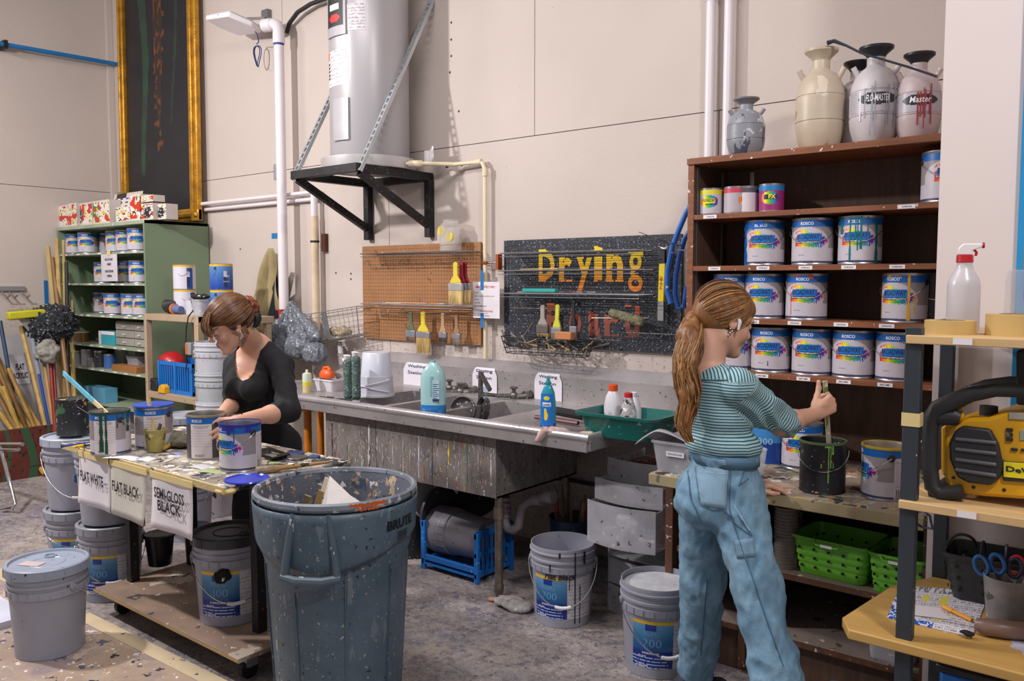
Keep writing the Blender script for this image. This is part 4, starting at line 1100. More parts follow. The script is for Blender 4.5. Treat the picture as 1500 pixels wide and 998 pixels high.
for i in range(22):
 x=c0.x+.03+(c1.x-c0.x-.08)*rr.random();y=3.82+.1*rr.random();z=zb+.02+rr.random()*.03
 a_=rr.uniform(-1.2,1.2);el=rr.uniform(.1,.9);ln=rr.uniform(.10,.18)
 d=Vector((math.sin(a_)*math.cos(el)*1.2,math.cos(a_)*.2,math.sin(el)*.7)).normalized()*ln
 p0=Vector((x,y,z));t2=thing('old_brush','old stained brush jammed in the black wire basket','paint brush',p0,0,'brushes in the black wire basket')
 MB().tube([p0,p0+d*.7],[.006,.004],6).build('handle',mat(rr.choice(['3a2f2a','8f6b42','1c1c20','6a5a50','a0894f','2a3040']),.5),t2)
 MB().tube([p0+d*.7,p0+d],[.006,.008],6).build('bristles',mat(rr.choice(['2a2624','5a4a3c','77706a']),.8),t2)
p=at(827,492,y=3.76)
tag(MB().box((p.x-.055,3.74,p.z-.022),(p.x+.055,3.785,p.z+.022)).build('sanding_block',mat('b3764a',.7),bevel=.006),'tan rectangular sanding block on the front edge of the black wire basket','block')
# ================================================================== stainless sink
M_ss=mat('a9a4a5',.38,metal=.55,var=.22,vs=3,bump=.15,bs=25,spl=[('4b4744',60,.34),('b9b4b2',50,.3)])
M_rim=mat('bdb8bc',.3,metal=.6,var=.15,vs=5,spl=[('57514d',50,.25)])
M_tub=mat('8f8784',.42,mott=[('6a625e',5,.5)],metal=.35,var=.22,vs=3,bump=.2,bs=30,stretch=(3,3,1),spl=[('858080',40,.55,(1,1,.18)),('a09a9a',75,.5,(1,1,.12)),('57504c',60,.34,(1,1,.3)),('c9c6c8',130,.4,(1,1,.3)),('423c3a',100,.3)])
SK=thing('utility_sink','long stainless steel paint-spattered sink with three bowls and high splashback','sink',(-3.0,3.5,0))
sx0,sx1,sy0,sy1,sz=-4.68,-2.045,3.045,3.94,.885
bowls=[(-3.84,-3.50),(-3.46,-3.12),(-3.08,-2.74)]
by0,by1,bz=3.14,3.72,.56
tz0=at(724,730,y=3.10).z
D=MB()
D.box((sx0,sy0,sz-.02),(sx1,by0,sz));D.box((sx0,by1,sz-.02),(sx1,sy1,sz))
xs=[sx0]+[v for b in bowls for v in b]+[sx1]
for i in range(0,len(xs),2):D.box((xs[i],by0,sz-.02),(xs[i+1],by1,sz))
D.build('deck',M_ss,SK)
for x0,x1 in bowls:
 B=MB();i0,i1,j0,j1=x0+.02,x1-.02,by0+.02,by1-.02
 B.add([(x0,by0,sz),(x1,by0,sz),(x1,by1,sz),(x0,by1,sz),(i0,j0,bz),(i1,j0,bz),(i1,j1,bz),(i0,j1,bz)],[(0,4,5,1),(1,5,6,2),(2,6,7,3),(3,7,4,0),(4,7,6,5)])
 B.build('bowl',M_ss,SK)
MB().tube([(sx0-.005,sy1,sz+.005),(sx0-.005,sy0,sz+.005),(sx1+.005,sy0,sz+.005),(sx1+.005,sy1,sz+.005)],.021,12).build('rolled_rim',M_rim,SK)
MB().box((sx0,sy0-.012,sz-.06),(sx1,sy0+.01,sz)).build('front_rail',M_ss,SK,bevel=.004)
MB().box((sx1-.01,sy0,sz-.055),(sx1+.012,sy1,sz)).build('side_rail',M_ss,SK,bevel=.004)
MB().box((sx0,3.925,sz),(sx1,3.94,sz+.145)).build('splash_panel',M_ss,SK)
MB().add([(sx0,3.925,sz+.145),(sx1,3.925,sz+.145),(sx1,3.985,sz+.205),(sx0,3.985,sz+.205),(sx0,3.999,sz+.205),(sx1,3.999,sz+.205),(sx1,3.999,sz+.1),(sx0,3.999,sz+.1)],[(0,1,2,3),(3,2,5,4),(0,3,4,7),(1,6,5,2)]).build('splash_ledge',M_rim,SK)
MB().add([(sx1-.03,3.52,sz+.01),(sx1,3.94,sz+.0),(sx1,3.94,sz+.145),(sx1-.004,3.94,sz),(sx1-.004,3.94,sz+.145)],[(1,2,4,3)]).build('splash_end',M_rim,SK)
tx0=at(478,640,y=3.10).x;tx1=at(728,690,y=3.10).x
B=MB()
n_=3;bw=(tx1-tx0)/n_
for i in range(n_):
 a_,b_=tx0+bw*i,tx0+bw*(i+1)
 MB().box((a_+.0015,3.095,tz0),(b_-.0015,3.10,sz-.055)).build('front_panel',M_tub,SK,bevel=.0015)
MB().box((tx0,3.101,tz0),(tx0+.01,3.78,sz-.02)).build('side_panel',M_tub,SK)
MB().box((tx1-.01,3.101,tz0),(tx1,3.78,sz-.02)).build('side_panel',M_tub,SK)
MB().box((tx0,3.101,tz0),(tx1,3.78,tz0+.01)).build('bottom_panel',M_tub,SK)
MB().box((tx0,3.775,tz0),(tx1,3.785,sz-.02)).build('back_panel',M_tub,SK)
DR=MB()
M_runs=[mat(c,.4,var=.05)for c in ('d9d6dc','e0b81e','4f1a16','2f6e6a','c8401c','26609c','2a2626','c9b89a')]
rr=random.Random(21)
def run(px,py0,py1,mi,wd=.004):
 p,q=at(px,py0,y=3.093),at(px,py1,y=3.093)
 zt,zb=p.z,max(q.z,tz0+.004);pts=[]
 for k in range(7):
  t=k/6;pts.append((t,wd*(.7+.5*math.sin(k*1.7+px))if t<.9 else wd*.8))
 vs=[]
 for t,w_ in pts:vs+=[(p.x-w_/2,3.0935,zt+(zb-zt)*t),(p.x+w_/2,3.0935,zt+(zb-zt)*t)]
 DR.add(vs,[(2*k,2*k+1,2*k+3,2*k+2)for k in range(6)],mi)
for px,a_,b_,mi,w_ in [(486,620,668,2,.010),(540,622,680,0,.012),(541,660,686,6,.006),(497,666,673,4,.006),(508,648,690,3,.005),(511,650,660,7,.006),(511,670,675,1,.008),(657,648,681,1,.010),(676,645,658,4,.007),(684,650,712,3,.005),(681,652,656,1,.006),(694,652,662,7,.004),(680,714,726,1,.007),(719,665,712,0,.006),(709,718,728,0,.008),(552,640,660,0,.005),(530,668,690,0,.006),(613,640,700,0,.006),(621,680,705,4,.004),(600,650,690,7,.004),(645,684,692,1,.006),(708,640,660,6,.004),(575,645,680,0,.004),(590,640,690,0,.003),(560,650,676,0,.003),(632,670,700,5,.004),(700,650,690,0,.003),(665,640,660,0,.003),(655,700,715,0,.005),(668,705,712,4,.005)]:
 run(px,a_,b_,mi,w_)
for k in range(420):
 px=rr.uniform(482,724);f=(px-482)/242;y0=612+32*f;y1=688+44*f
 py=rr.uniform(y0,y1);s_=rr.choice([.0015,.002,.003,.004]);p=at(px,py,y=3.093)
 if p.z<tz0+.04:continue
 mi=rr.choice([0]*10+[7,6,1,4,5,3]);L_=s_*rr.choice([1,1.5,3,8])
 DR.add([(p.x-s_/2,3.0937,p.z),(p.x,3.0937,p.z-L_),(p.x+s_/2,3.0937,p.z),(p.x,3.0937,p.z+s_*.6)],[(0,1,2,3)],mi)
DR.build('paint_drip',M_runs,SK)
for x,y in ((tx1-.03,3.15),(tx1-.03,3.72),(tx0+.1,3.72),(tx0+.05,3.15)):
 M_leg=mat('7d7168',.4,metal=.6,var=.3,vs=20,spl=[('cfcac4',60,.25)])
 l=MB().cyl((x,y,.03),(x,y,tz0+.02),.021,n=20).build('leg',M_leg,SK)
 MB().lathe([(0,0),(.016,0),(.024,.03),(.025,.06),(.0215,.07)],18,c=(x,y,0)).build('foot',M_leg,l)
 MB().cyl((x,y,tz0-.115),(x,y,tz0-.055),.026,n=18).build('collar',M_leg,l)
t=thing('drain_trap','grey curved plastic drain trap hanging under the sink','pipe',(tx1+.05,3.4,.35))
M_trap=mat('8f868a',.4,var=.15)
x0_=tx1-.06;pz=lambda px,py,y=3.42:at(px,py,y=y)
P_=[pz(740,735),pz(740,765),pz(744,775),pz(752,777),pz(760,770),pz(763,755),pz(766,742),pz(775,735),pz(800,728)]
MB().tube(P_,.024,14).build('trap_bend',M_trap,t)
for k in range(4):
 c_=pz(740,733+k*8);MB().cyl(c_,c_+Vector((0,0,.018)),.033-.002*(k%2),n=16).build('slip_nut',M_trap,t)
c_=pz(783,732);MB().cyl(c_,c_+Vector((.05,.0,.006)),.031,n=16).build('coupling',M_trap,t)
c_=pz(800,728);MB().cyl(c_,c_+Vector((.05,0,.006)),.033,n=16).build('end_cap',M_trap,t)
c_=at(643,745,y=3.55);t2=MB().cyl((c_.x,3.55,c_.z-.06),(c_.x,3.55,tz0),.022,n=14)
t2.cyl((c_.x,3.55,c_.z-.02),(c_.x,3.55,c_.z+.03),.030,n=10)
tag(t2.build('drain_stub',M_leg),'short metal drain stub under the middle of the sink','pipe')
a_=at(758,755,y=3.97);b_=at(1000,800,y=3.97)
tag(MB().cyl((a_.x-.6,3.965,.42),(-1.72,3.965,.42),.012,n=10).build('wall_pipe',mat('3a3432',.6)),'thin dark pipe running low along the wall under the sink','pipe')
# ------------------------------------------------------------------ faucets
M_fau=mat('6f6a66',.38,metal=.7,var=.35,vs=30,spl=[('9a9a92',50,.45),('3b3836',60,.45)])
def faucet(px,py,label,long_=0,handle=True):
 c=at(px,py,y=3.90)
 t=thing('faucet',label,'faucet',(c.x,3.93,c.z-.05))
 MB().cyl((c.x+.05,3.925,c.z),(c.x+.05,3.88,c.z),.034,.026,n=18).build('wall_flange',M_fau,t)
 MB().tube([(c.x+.05,3.89,c.z),(c.x+.02,3.85,c.z-.005),(c.x-.02,3.84,c.z-.01)],.018,10).build('body',M_fau,t)
 MB().ball((c.x+.0,3.84,c.z+.0),(.026,.024,.024)).build('valve',M_fau,t)
 MB().tube([(c.x-.0,3.84,c.z),(c.x-.08,3.80,c.z-.004),(c.x-.15-long_,3.74,c.z+.006),(c.x-.165-long_,3.73,c.z-.02)],[.014,.012,.012,.014],10).build('spout',M_fau,t)
 k=MB();k.cyl((c.x,3.84,c.z+.02),(c.x,3.84,c.z+.04),.012);k.ball((c.x,3.84,c.z+.047),(.026,.026,.010));k.build('handle_knob',M_fau,t)
 if handle:
  x=c.x-.165-long_
  MB().cyl((x,3.73,c.z-.04),(x,3.73,c.z+.14),.016,.014).build('riser',M_fau,t)
  MB().beam((x,3.73,c.z+.13),(x+.10,3.70,c.z+.04),.018,.022).build('lever',M_fau,t)
faucet(762,578,'stained steel faucet with raised lever in front of the drying station sign',.0)
faucet(684,572,'stained steel faucet beside the pale teal detergent jug',0,False)
faucet(668,567,'chrome faucet partly hidden by the detergent jug',-.02,False)
def sign(px0,px1,py0,py1,l1,l2,label,pic=True):
 a_,b_=at(px0,py0,y=3.92),at(px1,py1,y=3.92)
 w_,h_=b_.x-a_.x,a_.z-b_.z
 t=thing('station_sign',label,'sign',((a_.x+b_.x)/2,3.918,b_.z))
 c=.04;z0,z1=b_.z,a_.z
 poly=[(a_.x,z0),(b_.x,z0),(b_.x,z1-c),(b_.x-c*.3,z1-c*.3),(b_.x-c,z1),(a_.x+c,z1),(a_.x+c*.3,z1-c*.3),(a_.x,z1-c)]
 vs=[]
 def P(x,z,o=0):
  zl=sz+.145
  if z>zl:return (x,3.919+(z-zl)*.75-o,zl+(z-zl)*.85)
  return (x,3.919-o,z)
 SH_=MB().sheet(lambda u,v:P(a_.x+w_*(u if v<.8 else .5+(u-.5)*(1-(v-.8)*1.2)),z0+h_*v),4,16)
 s_=SH_.build('sheet',mat('d8d4de',.5,var=.03),t)
 T=MB()
 text_on(T,l1,w_*.66,h_*.10,lambda x,y:P((a_.x+b_.x)/2+x,z1-h_*.10+y,.002),bold=.01)
 text_on(T,l2,w_*.62,h_*.085,lambda x,y:P((a_.x+b_.x)/2+x-w_*.02,z1-h_*.26+y,.002),bold=.01)
 T.build('lettering',M_navy,s_)
 if pic:
  MB().box((a_.x+w_*.22,3.9165,z0+h_*.10),(a_.x+w_*.68,3.918,z0+h_*.32)).build('picture',mat('c0533c',.5,var=.15),s_)
  MB().box((a_.x+w_*.22,3.9165,z0+h_*.34),(a_.x+w_*.68,3.918,z0+h_*.50)).build('picture',mat('9aa8bc',.5,var=.35,vs=50),s_)
sign(591,631,530,590,'Washing','Station','white washing station sign behind the pale teal detergent jug',False)
sign(692,728,537,597,'Drying','Station','white drying station sign with a red picture behind the lever faucet')
sign(783,823,545,607,'Washing','Station','white washing station sign behind the blue dish soap bottle',False)
# ------------------------------------------------------------------ things standing on the sink
ZS=sz
def onsink(px,py,z=None):return at(px,py,z=ZS if z is None else z)
c=onsink(631,600);c.y=3.10;c.x=at(631,590,y=3.10).x
t=thing('detergent_jug','translucent pale teal detergent jug with blue liquid at the bottom, on the sink rim','jug',(c.x,3.12,ZS),math.radians(30))
s_=(at(651,560,y=3.1)-at(611,560,y=3.1)).x*.82
zt_=at(631,529,y=3.1).z-ZS
def loft(t,name,secs,m,n=28,px_=2.6):
 """stack of super-ellipse sections (hx, hy, z, cx)"""
 B=MB();vs=[]
 for q in secs:
  hx,hy,z=q[:3];cx=q[3]if len(q)>3 else 0
  for i in range(n):
   a=2*PI*i/n;ca,sa=math.cos(a),math.sin(a)
   vs.append((cx+hx*math.copysign(abs(ca)**(2/px_),ca),hy*math.copysign(abs(sa)**(2/px_),sa),z))
 k=len(secs)
 fs=[(j*n+i,j*n+(i+1)%n,(j+1)*n+(i+1)%n,(j+1)*n+i)for j in range(k-1)for i in range(n)]+[tuple(range(n-1,-1,-1)),tuple((k-1)*n+i for i in range(n))]
 B.add(vs,fs);return B.build(name,m,t,world=False,sharp=50)
hz=zt_
loft(t,'liquid_part',[(.064,.040,0),(.066,.042,.004),(.066,.042,hz*.19)],mat('2c78c0',.15,var=.05),n=28)
loft(t,'jug_body',[(.066,.042,hz*.19),(.067,.043,hz*.5),(.066,.042,hz*.68),(.058,.038,hz*.80),(.038,.03,hz*.90),(.022,.020,hz*.95),(.017,.017,hz*.97)],mat('9cc4c6',.2,var=.06),n=28)
loft(t,'grip_recess',[(.018,.045,hz*.36),(.021,.0455,hz*.42),(.021,.0455,hz*.66),(.016,.045,hz*.72)][:],mat('7fb0b4',.3),n=16)
MB().box((.006,-.0452,hz*.26),(.042,-.0435,hz*.66)).build('back_label',M_stickers if False else mat('a9c6d8',.4),t,world=False)
T=MB()
for k in range(8):
 z_=hz*(.32+.036*k);T.box((.009,-.0458,z_),(.039 if k%3 else .03,-.0451,z_+.003))
T.box((.007,-.0458,hz*.265),(.041,-.0451,hz*.31));T.build('small_print',M_navy,t,world=False)
MB().lathe([(0,hz),(.011,hz),(.016,hz-.012),(.016,hz-.03),(0,hz-.03)][::-1],16).build('cap',mat('3fa0a6',.35),t,world=False)
c=at(801,610,y=3.09)
t=thing('dish_soap','tall blue dish soap bottle with a teal cap standing on the sink rim','bottle',(c.x,3.10,ZS),math.radians(20))
hz=at(801,552,y=3.1).z-ZS
loft(t,'bottle_body',[(.034,.022,0),(.036,.023,.006),(.037,.024,hz*.35),(.035,.023,hz*.55),(.030,.021,hz*.72),(.018,.016,hz*.83),(.012,.012,hz*.86)],mat('2f8fa8',.15,var=.1),n=24)
loft(t,'liquid_part',[(.0343,.0225,.001),(.0365,.0235,.006),(.0373,.0243,hz*.16)],mat('1452a8',.2),n=24)
MB().lathe([(.012,hz*.86),(.014,hz*.87),(.014,hz*.91),(.009,hz*.92),(.008,hz*.97),(.006,hz),(0,hz)],16).build('cap',mat('2c8a90',.35),t,world=False)
def lb(u,v):
 x,z=(u-.5)*2,v
 if (x/.5)**2+((z-.86)/.06)**2<1:return (225,205,30)
 if ((x+.1)/.32)**2+((z-.30)/.14)**2<1 or ((x+.2)/.2)**2+((z-.46)/.08)**2<1:return (236,200,30)
 if abs(x)<.72 and .60<z<.72:return (226,236,246)
 return (20,110,196)
MB().sheet(lambda u,v:(.031*(u-.5)*1.9,-.0245-.001*math.cos((u-.5)*3)+.006*abs(u-.5)**2*4-.001,hz*(.12+.58*v)),26,40,lb).build('front_label',M_print,t,world=False)
T=MB();text_on(T,'DAWN',.036,.010,lambda x,y:(x,-.0275,hz*.50+y),bold=.03,shear=.2);T.build('lettering',mat('16408a',.4),t,world=False)
p=at(812,624,y=3.06)
rag('cleaning_rag','pinkish beige rag draped over the front rim beside the dish soap',(p.x,3.08,ZS+.015),(.075,.055,.012),'b59b94',5,.006,amp=.012,extra=[('cap',(p.x-.04,3.035,ZS+.01),(p.x-.06,3.02,ZS-.03),.02,.012,.02)])
p=at(858,631,y=3.08)
rag('cleaning_rag','small beige rag on the rim in front of the green tray',(p.x,3.10,ZS+.012),(.045,.03,.010),'c0ad95',9,.006,amp=.008)
ga,gb=at(843,620,y=3.12),at(940,610,y=3.14)
t=thing('wash_tub','dark green plastic wash tub on the right drainboard of the sink','tub',((ga.x+gb.x)/2+.03,3.26,ZS))
h=.105;hw=(gb.x-ga.x)/2+.03;hd=.14
B=MB()
def rr_(s,z,c=.05):
 return [(sx3*(hw*s-c)+c*math.cos(math.radians(a0+k*22.5)),sy3*(hd*s-c)+c*math.sin(math.radians(a0+k*22.5)),z)for sx3,sy3,a0 in ((1,1,0),(-1,1,90),(-1,-1,180),(1,-1,270))for k in range(5)]
rg=[rr_(.86,0),rr_(.97,h-.02),rr_(1.0,h-.015),rr_(1.09,h-.012),rr_(1.10,h),rr_(.98,h),rr_(.84,.006)]
n=20;B.add([p for r in rg for p in r],[(j*n+i,j*n+(i+1)%n,(j+1)*n+(i+1)%n,(j+1)*n+i)for j in range(6)for i in range(n)]+[tuple(range(n-1,-1,-1)),tuple(6*n+i for i in range(n))])
B.build('tub',mat('15605a',.3,var=.1,spl=[('8ab0aa',40,.25)]),t,world=False)
TUB=t
def bottle(loc,label,secs,m,cap,rz=0,lab=None,name='bottle',cat='bottle',extra=None):
 t=thing(name,label,cat,loc,rz)
 loft(t,'bottle_body',secs,m,n=24,px_=2.2)
 MB().lathe([(cap[0],cap[1]),(cap[0],cap[1]+cap[2]-.003),(cap[0]-.003,cap[1]+cap[2]),(0,cap[1]+cap[2])],18).build('cap',mat(cap[3],.35),t,world=False)
 if lab:MB().sheet(lambda u,v:((lab[0]+.001)*math.sin((u-.5)*2),-(lab[0]+.001)*math.cos((u-.5)*2),lab[1]+(lab[2]-lab[1])*v),12,1).build('label',mat(lab[3],.5,var=.25,vs=60),t,world=False)
 return t
x_=at(898,600,y=3.33).x;
bottle((x_,3.33,ZS+.008),'white bleach bottle with an orange cap in the green tub',[(.042,.032,0),(.044,.033,.01),(.045,.034,.10),(.034,.028,.15),(.020,.020,.175)],mat('d5d3dc',.3),(.022,.175,.03,'d8521c'))
x_=at(917,600,y=3.22).x
bottle((x_,3.24,ZS+.008),'paint-smudged clear bottle with a red cap, front of the green tub',[(.034,.034,0),(.036,.036,.01),(.036,.036,.10),(.026,.026,.14),(.017,.017,.17)],mat('b5b0b2',.3,var=.25,spl=[('3a3a44',30,.6),('e6e4e8',24,.6)]),(.019,.165,.022,'b8202a'),lab=(.036,.045,.075,'d9d4d6'))
x_=at(927,600,y=3.38).x
bottle((x_,3.38,ZS+.008),'white bottle behind the red-capped one in the green tub',[(.040,.034,0),(.042,.035,.01),(.042,.035,.09),(.03,.026,.13),(.018,.018,.15)],mat('dad8e0',.3),(.02,.15,.02,'dcdce2'))
p,q=at(806,598,y=3.45),at(848,606,y=3.30)
t=thing('scrub_brush','black scrub brush with a dark red handle lying left of the green tub','brush',(p+q)/2)
MB().tube([(p.x,3.40,ZS+.045),(q.x,3.34,ZS+.045)],.022,10).build('bristles',mat('1c1a1e',.8,bump=1,bs=200),t)
MB().tube([(p.x+.02,3.30,ZS+.018),(q.x+.01,3.28,ZS+.018)],.011,8).build('handle',mat('5a1822',.4),t)
c=at(552,580,y=3.42)
t=thing('paint_pail','pair of nested white plastic pails upside down on the left of the sink','bucket',(c.x,3.42,ZS))
hz=at(552,516,y=3.42).z-ZS
MB().lathe([(.105,0),(.109,0),(.109,.012),(.104,.014),(.100,hz*.46),(.0,hz*.46)],36).build('outer_pail',mat('c4c6d4',.35,var=.05),t,world=False)
MB().lathe([(.098,hz*.30),(.094,hz*.5),(.084,hz-.006),(.080,hz),(0,hz-.004)],36).build('inner_pail',mat('ccd0de',.3,var=.04),t,world=False)
for s__ in (1,-1):
 MB().tube([(.11*math.cos(a),.11*math.sin(a),.03+(.075*((a+PI)/PI)if s__>0 else .075-.075*((a+PI)/PI)))for a in [-PI+PI*i/20 for i in range(21)]],.003,6).build('bail_handle',M_white,t,world=False)
for i,px in enumerate((510,522)):
 c=at(px,587,y=3.20+.02*i);z1=at(px,527-4*i,y=3.2).z
 t=thing('roller_brush',['left of two green-grey bristly rollers standing on the sink beside the white pails','right of two green-grey bristly rollers, touching the white pails'][i],'roller',(c.x,3.2+.02*i,ZS))
 V,Fq=sdf_mesh([('cap',(c.x,3.2+.02*i,ZS+.024),(c.x,3.2+.02*i,z1-.02),.024,.024,.01)],.004)
 nn=np.array([abs(noise.noise(Vector(v)*260))*.007 for v in V])
 sdf_object('bristles',V+np_normals(V,Fq)*nn[:,None],Fq,mat('4a5f5a',.8,var=.5,vs=90,spl=[('a9b8b4',120,.5)]),t,smooth_it=0)
 MB().tube([(c.x-.01,3.2+.02*i,z1-.01),(c.x-.005,3.2+.02*i,z1+.025)],[.012,.022],10).build('holder',M_white,t)
c=at(450,575,y=3.25)
t=bottle((c.x,3.25,ZS),'squeeze bottle half full of yellow liquid at the left end of the sink',[(.028,.028,.065),(.028,.028,.105),(.026,.026,.118),(.012,.012,.124)],mat('c8cdb8',.25),(.008,.12,.022,'d8d8d0'),name='squeeze_bottle')
MB().lathe([(0,0),(.028,0),(.0285,.02),(.0285,.045)],20).build('bottle_base',mat('c0b088',.3),t,world=False)
MB().lathe([(.0285,.045),(.0288,.065),(.0,.066)],20).build('liquid_part',mat('cfc81c',.25),t,world=False)
c=at(487,574,y=3.42)
wt=bin_((c.x,3.42,ZS),math.radians(0),'white rectangular tub of cleaning tools on the left drainboard',.19,.16,.075,mat('c9c4ca',.4,var=.1,spl=[('6a6670',40,.2)]),name='tool_tub')
p=at(479,545,y=3.42)
t=thing('orange_jug','orange plastic handle jug lying in the white tub','jug',(p.x,3.42,ZS+.075))
loft(t,'jug_body',[(.055,.035,0),(.058,.038,.02),(.045,.03,.045),(.032,.02,.055)],mat('d8581c',.4),n=20)
MB().tube([(-.045,0,.03),(-.03,0,.062),(.01,0,.068),(.035,0,.05)],.010,8).build('handle',mat('d8581c',.4),t,world=False)
p=at(505,522,y=3.5)
t=thing('spray_bottle','clear spray bottle with a red and white trigger behind the rollers','spray bottle',(p.x,3.52,ZS+.03))
MB().lathe([(0,0),(.034,0),(.036,.02),(.034,.07),(.014,.11),(.013,.12)],18).build('bottle_body',mat('a9a5aa',.2,alpha=.7),t,world=False)
MB().lathe([(.015,.115),(.017,.12),(.016,.14),(0,.142)],14).build('collar',M_red,t,world=False)
MB().add([(-.03,-.012,.14),(.02,-.012,.14),(.02,.012,.14),(-.03,.012,.14),(-.045,-.010,.165),(.014,-.012,.17),(.014,.012,.17),(-.045,.010,.165)],[(3,2,1,0),(4,5,6,7),(0,1,5,4),(1,2,6,5),(2,3,7,6),(3,0,4,7)]).build('trigger_head',M_white,t,world=False,bevel=.003)
p=at(533,543,y=3.55)
tag(MB().cyl((p.x,3.56,ZS),(p.x,3.56,ZS+.12),.03).build('orange_cup',mat('d04a24',.4)),'orange cup just visible between the rollers and the white pails','cup')
p=at(497,541,y=3.5)
rag('paint_rag','grey dirty cloth heaped behind the orange jug',(p.x,3.52,ZS+.09),(.05,.04,.025),'8c8684',13,.006,amp=.015)
rr=random.Random(9)
for i in range(7):
 px=470+i*8;c=at(px,580,y=3.14);a_=rr.uniform(-.5,.5)
 t=thing('loose_tool','small steel hand tool lying along the front left of the sink','tool',(c.x,3.13+.02*(i%3),ZS+.001),a_,'small tools on the left drainboard')
 MB().box((-.06,-.006,0),(.0,.006,.008)).build('blade',M_steel,t,world=False)
 MB().box((0,-.008,0),(.05,.008,.012)).build('handle',mat(['1c2a50','24262c','8a8c92','20222a'][i%4],.4),t,world=False,bevel=.003)
p=at(680,592,y=3.42)
for(c_,R_c,rot,lab,col)in (((p.x,3.42,ZS-.02),.075,.35,'dirty round pan standing on edge in the middle sink bowl','5a5456'),((p.x+.09,3.50,ZS-.02),.07,-.5,'dark roller grid leaning in the sink bowl beside the pan','3c3a3e')):
 M=Matrix.Translation(c_)@Matrix.Rotation(rot,4,'Z')@Matrix.Rotation(PI/2-.2,4,'X')
 o=MB().lathe([(0,0),(R_c-.008,0),(R_c,.006),(R_c+.002,.035),(R_c-.003,.035),(R_c-.01,.008),(0,.008)],24,M=M).build('dirty_pan',mat(col,.5,var=.4,vs=25,spl=[('a09a90',40,.5),('d8d0c8',60,.4)]));tag(o,lab,'pan')
p=at(457,650,y=3.25)
t=thing('orange_stand','orange painted wooden stand under the left end of the sink','stand',(p.x,3.3,0))
M_or=mat('d07a1c',.45,var=.1,spl=[('d8d0c0',30,.25)])
for dx,dy in ((0,0),(-.45,0),(0,.45),(-.45,.45)):
 MB().cyl((p.x+dx,3.22+dy,0),(p.x+dx,3.22+dy,.80),.024,n=14).build('leg',M_or,t)
for a_,b_ in (((p.x-.45,3.22),(p.x+.02,3.22)),((p.x,3.22),(p.x,3.67)),((p.x-.45,3.22),(p.x-.45,3.67))):
 MB().beam((*a_,.80),(*b_,.80),.045,.06).build('rail',M_or,t,bevel=.004)
 # ------------------------------------------------------------------ under the sink: blue crate of buckets, black bin, sticks, rag
fx0,fx1=-3.22,-2.86;fy0,fy1=3.20,3.50
t=thing('blue_crate','blue slatted plastic crate lying on its side under the sink with buckets in it','crate',((fx0+fx1)/2,3.35,0))
M_cr=mat('1668b8',.4,var=.12,spl=[('cfd6e0',50,.25)])
hC=.27
for x in (fx0-.03,fx1):
 for y in (fy0,fy1-.02):MB().box((x,y,0),(x+.03,y+.02,hC)).build('post',M_cr,t,bevel=.003)
MB().box((fx0,fy0+.0,.055),(fx1,fy0+.02,.085)).build('front_rail',M_cr,t,bevel=.003)
MB().box((fx0,fy0,.03),(fx1,fy1,.04)).build('base_panel',M_cr,t)
for z in (.03,.14,.24):MB().box((fx1+.005,fy0,z),(fx1+.018,fy1,z+.022 if z<.2 else z+.035)).build('side_rail',M_cr,t)
for k in range(8):
 y=fy0+.025+k*(fy1-fy0-.04)/7.5;MB().box((fx1+.006,y,.04),(fx1+.016,y+.010,.25)).build('slat',M_cr,t)
for z in (.03,.24):MB().box((fx0-.02,fy0,z),(fx0-.01,fy1,z+.03)).build('side_rail',M_cr,t)
M_bk=mat('9596a4',.4,var=.08,vs=3,spl=[('3a3e4c',50,.16,(1,1,.4)),('a9acb8',30,.2)])
BKT_R0,BKT_R1,BKT_H=.129,.150,.368
def promar(u,v):
 if u<.56:
  if v>.93:return (220,180,40)
  if v>.86 and abs(u-.26)<.06 and True:return (30,60,150)
  if .80<v and abs(u-.26)<.07:return (24,50,140)
  g=min(1,max(0,(v-.30)/.6))
  if v<.36:
   if int(v*60)%4==0 and u<.5 and noise.noise((u*50,int(v*60),0))>-.2:return (170,190,230)
   return (18,44,130)
  return tuple(int(a+(b-a)*g)for a,b in zip((14,70,130),(96,150,190)))
 if int(v*64)%2 and noise.noise((u*30,int(v*64)*2.3,1))>-.15:return (168,166,176)
 return (200,198,206)
_b={}
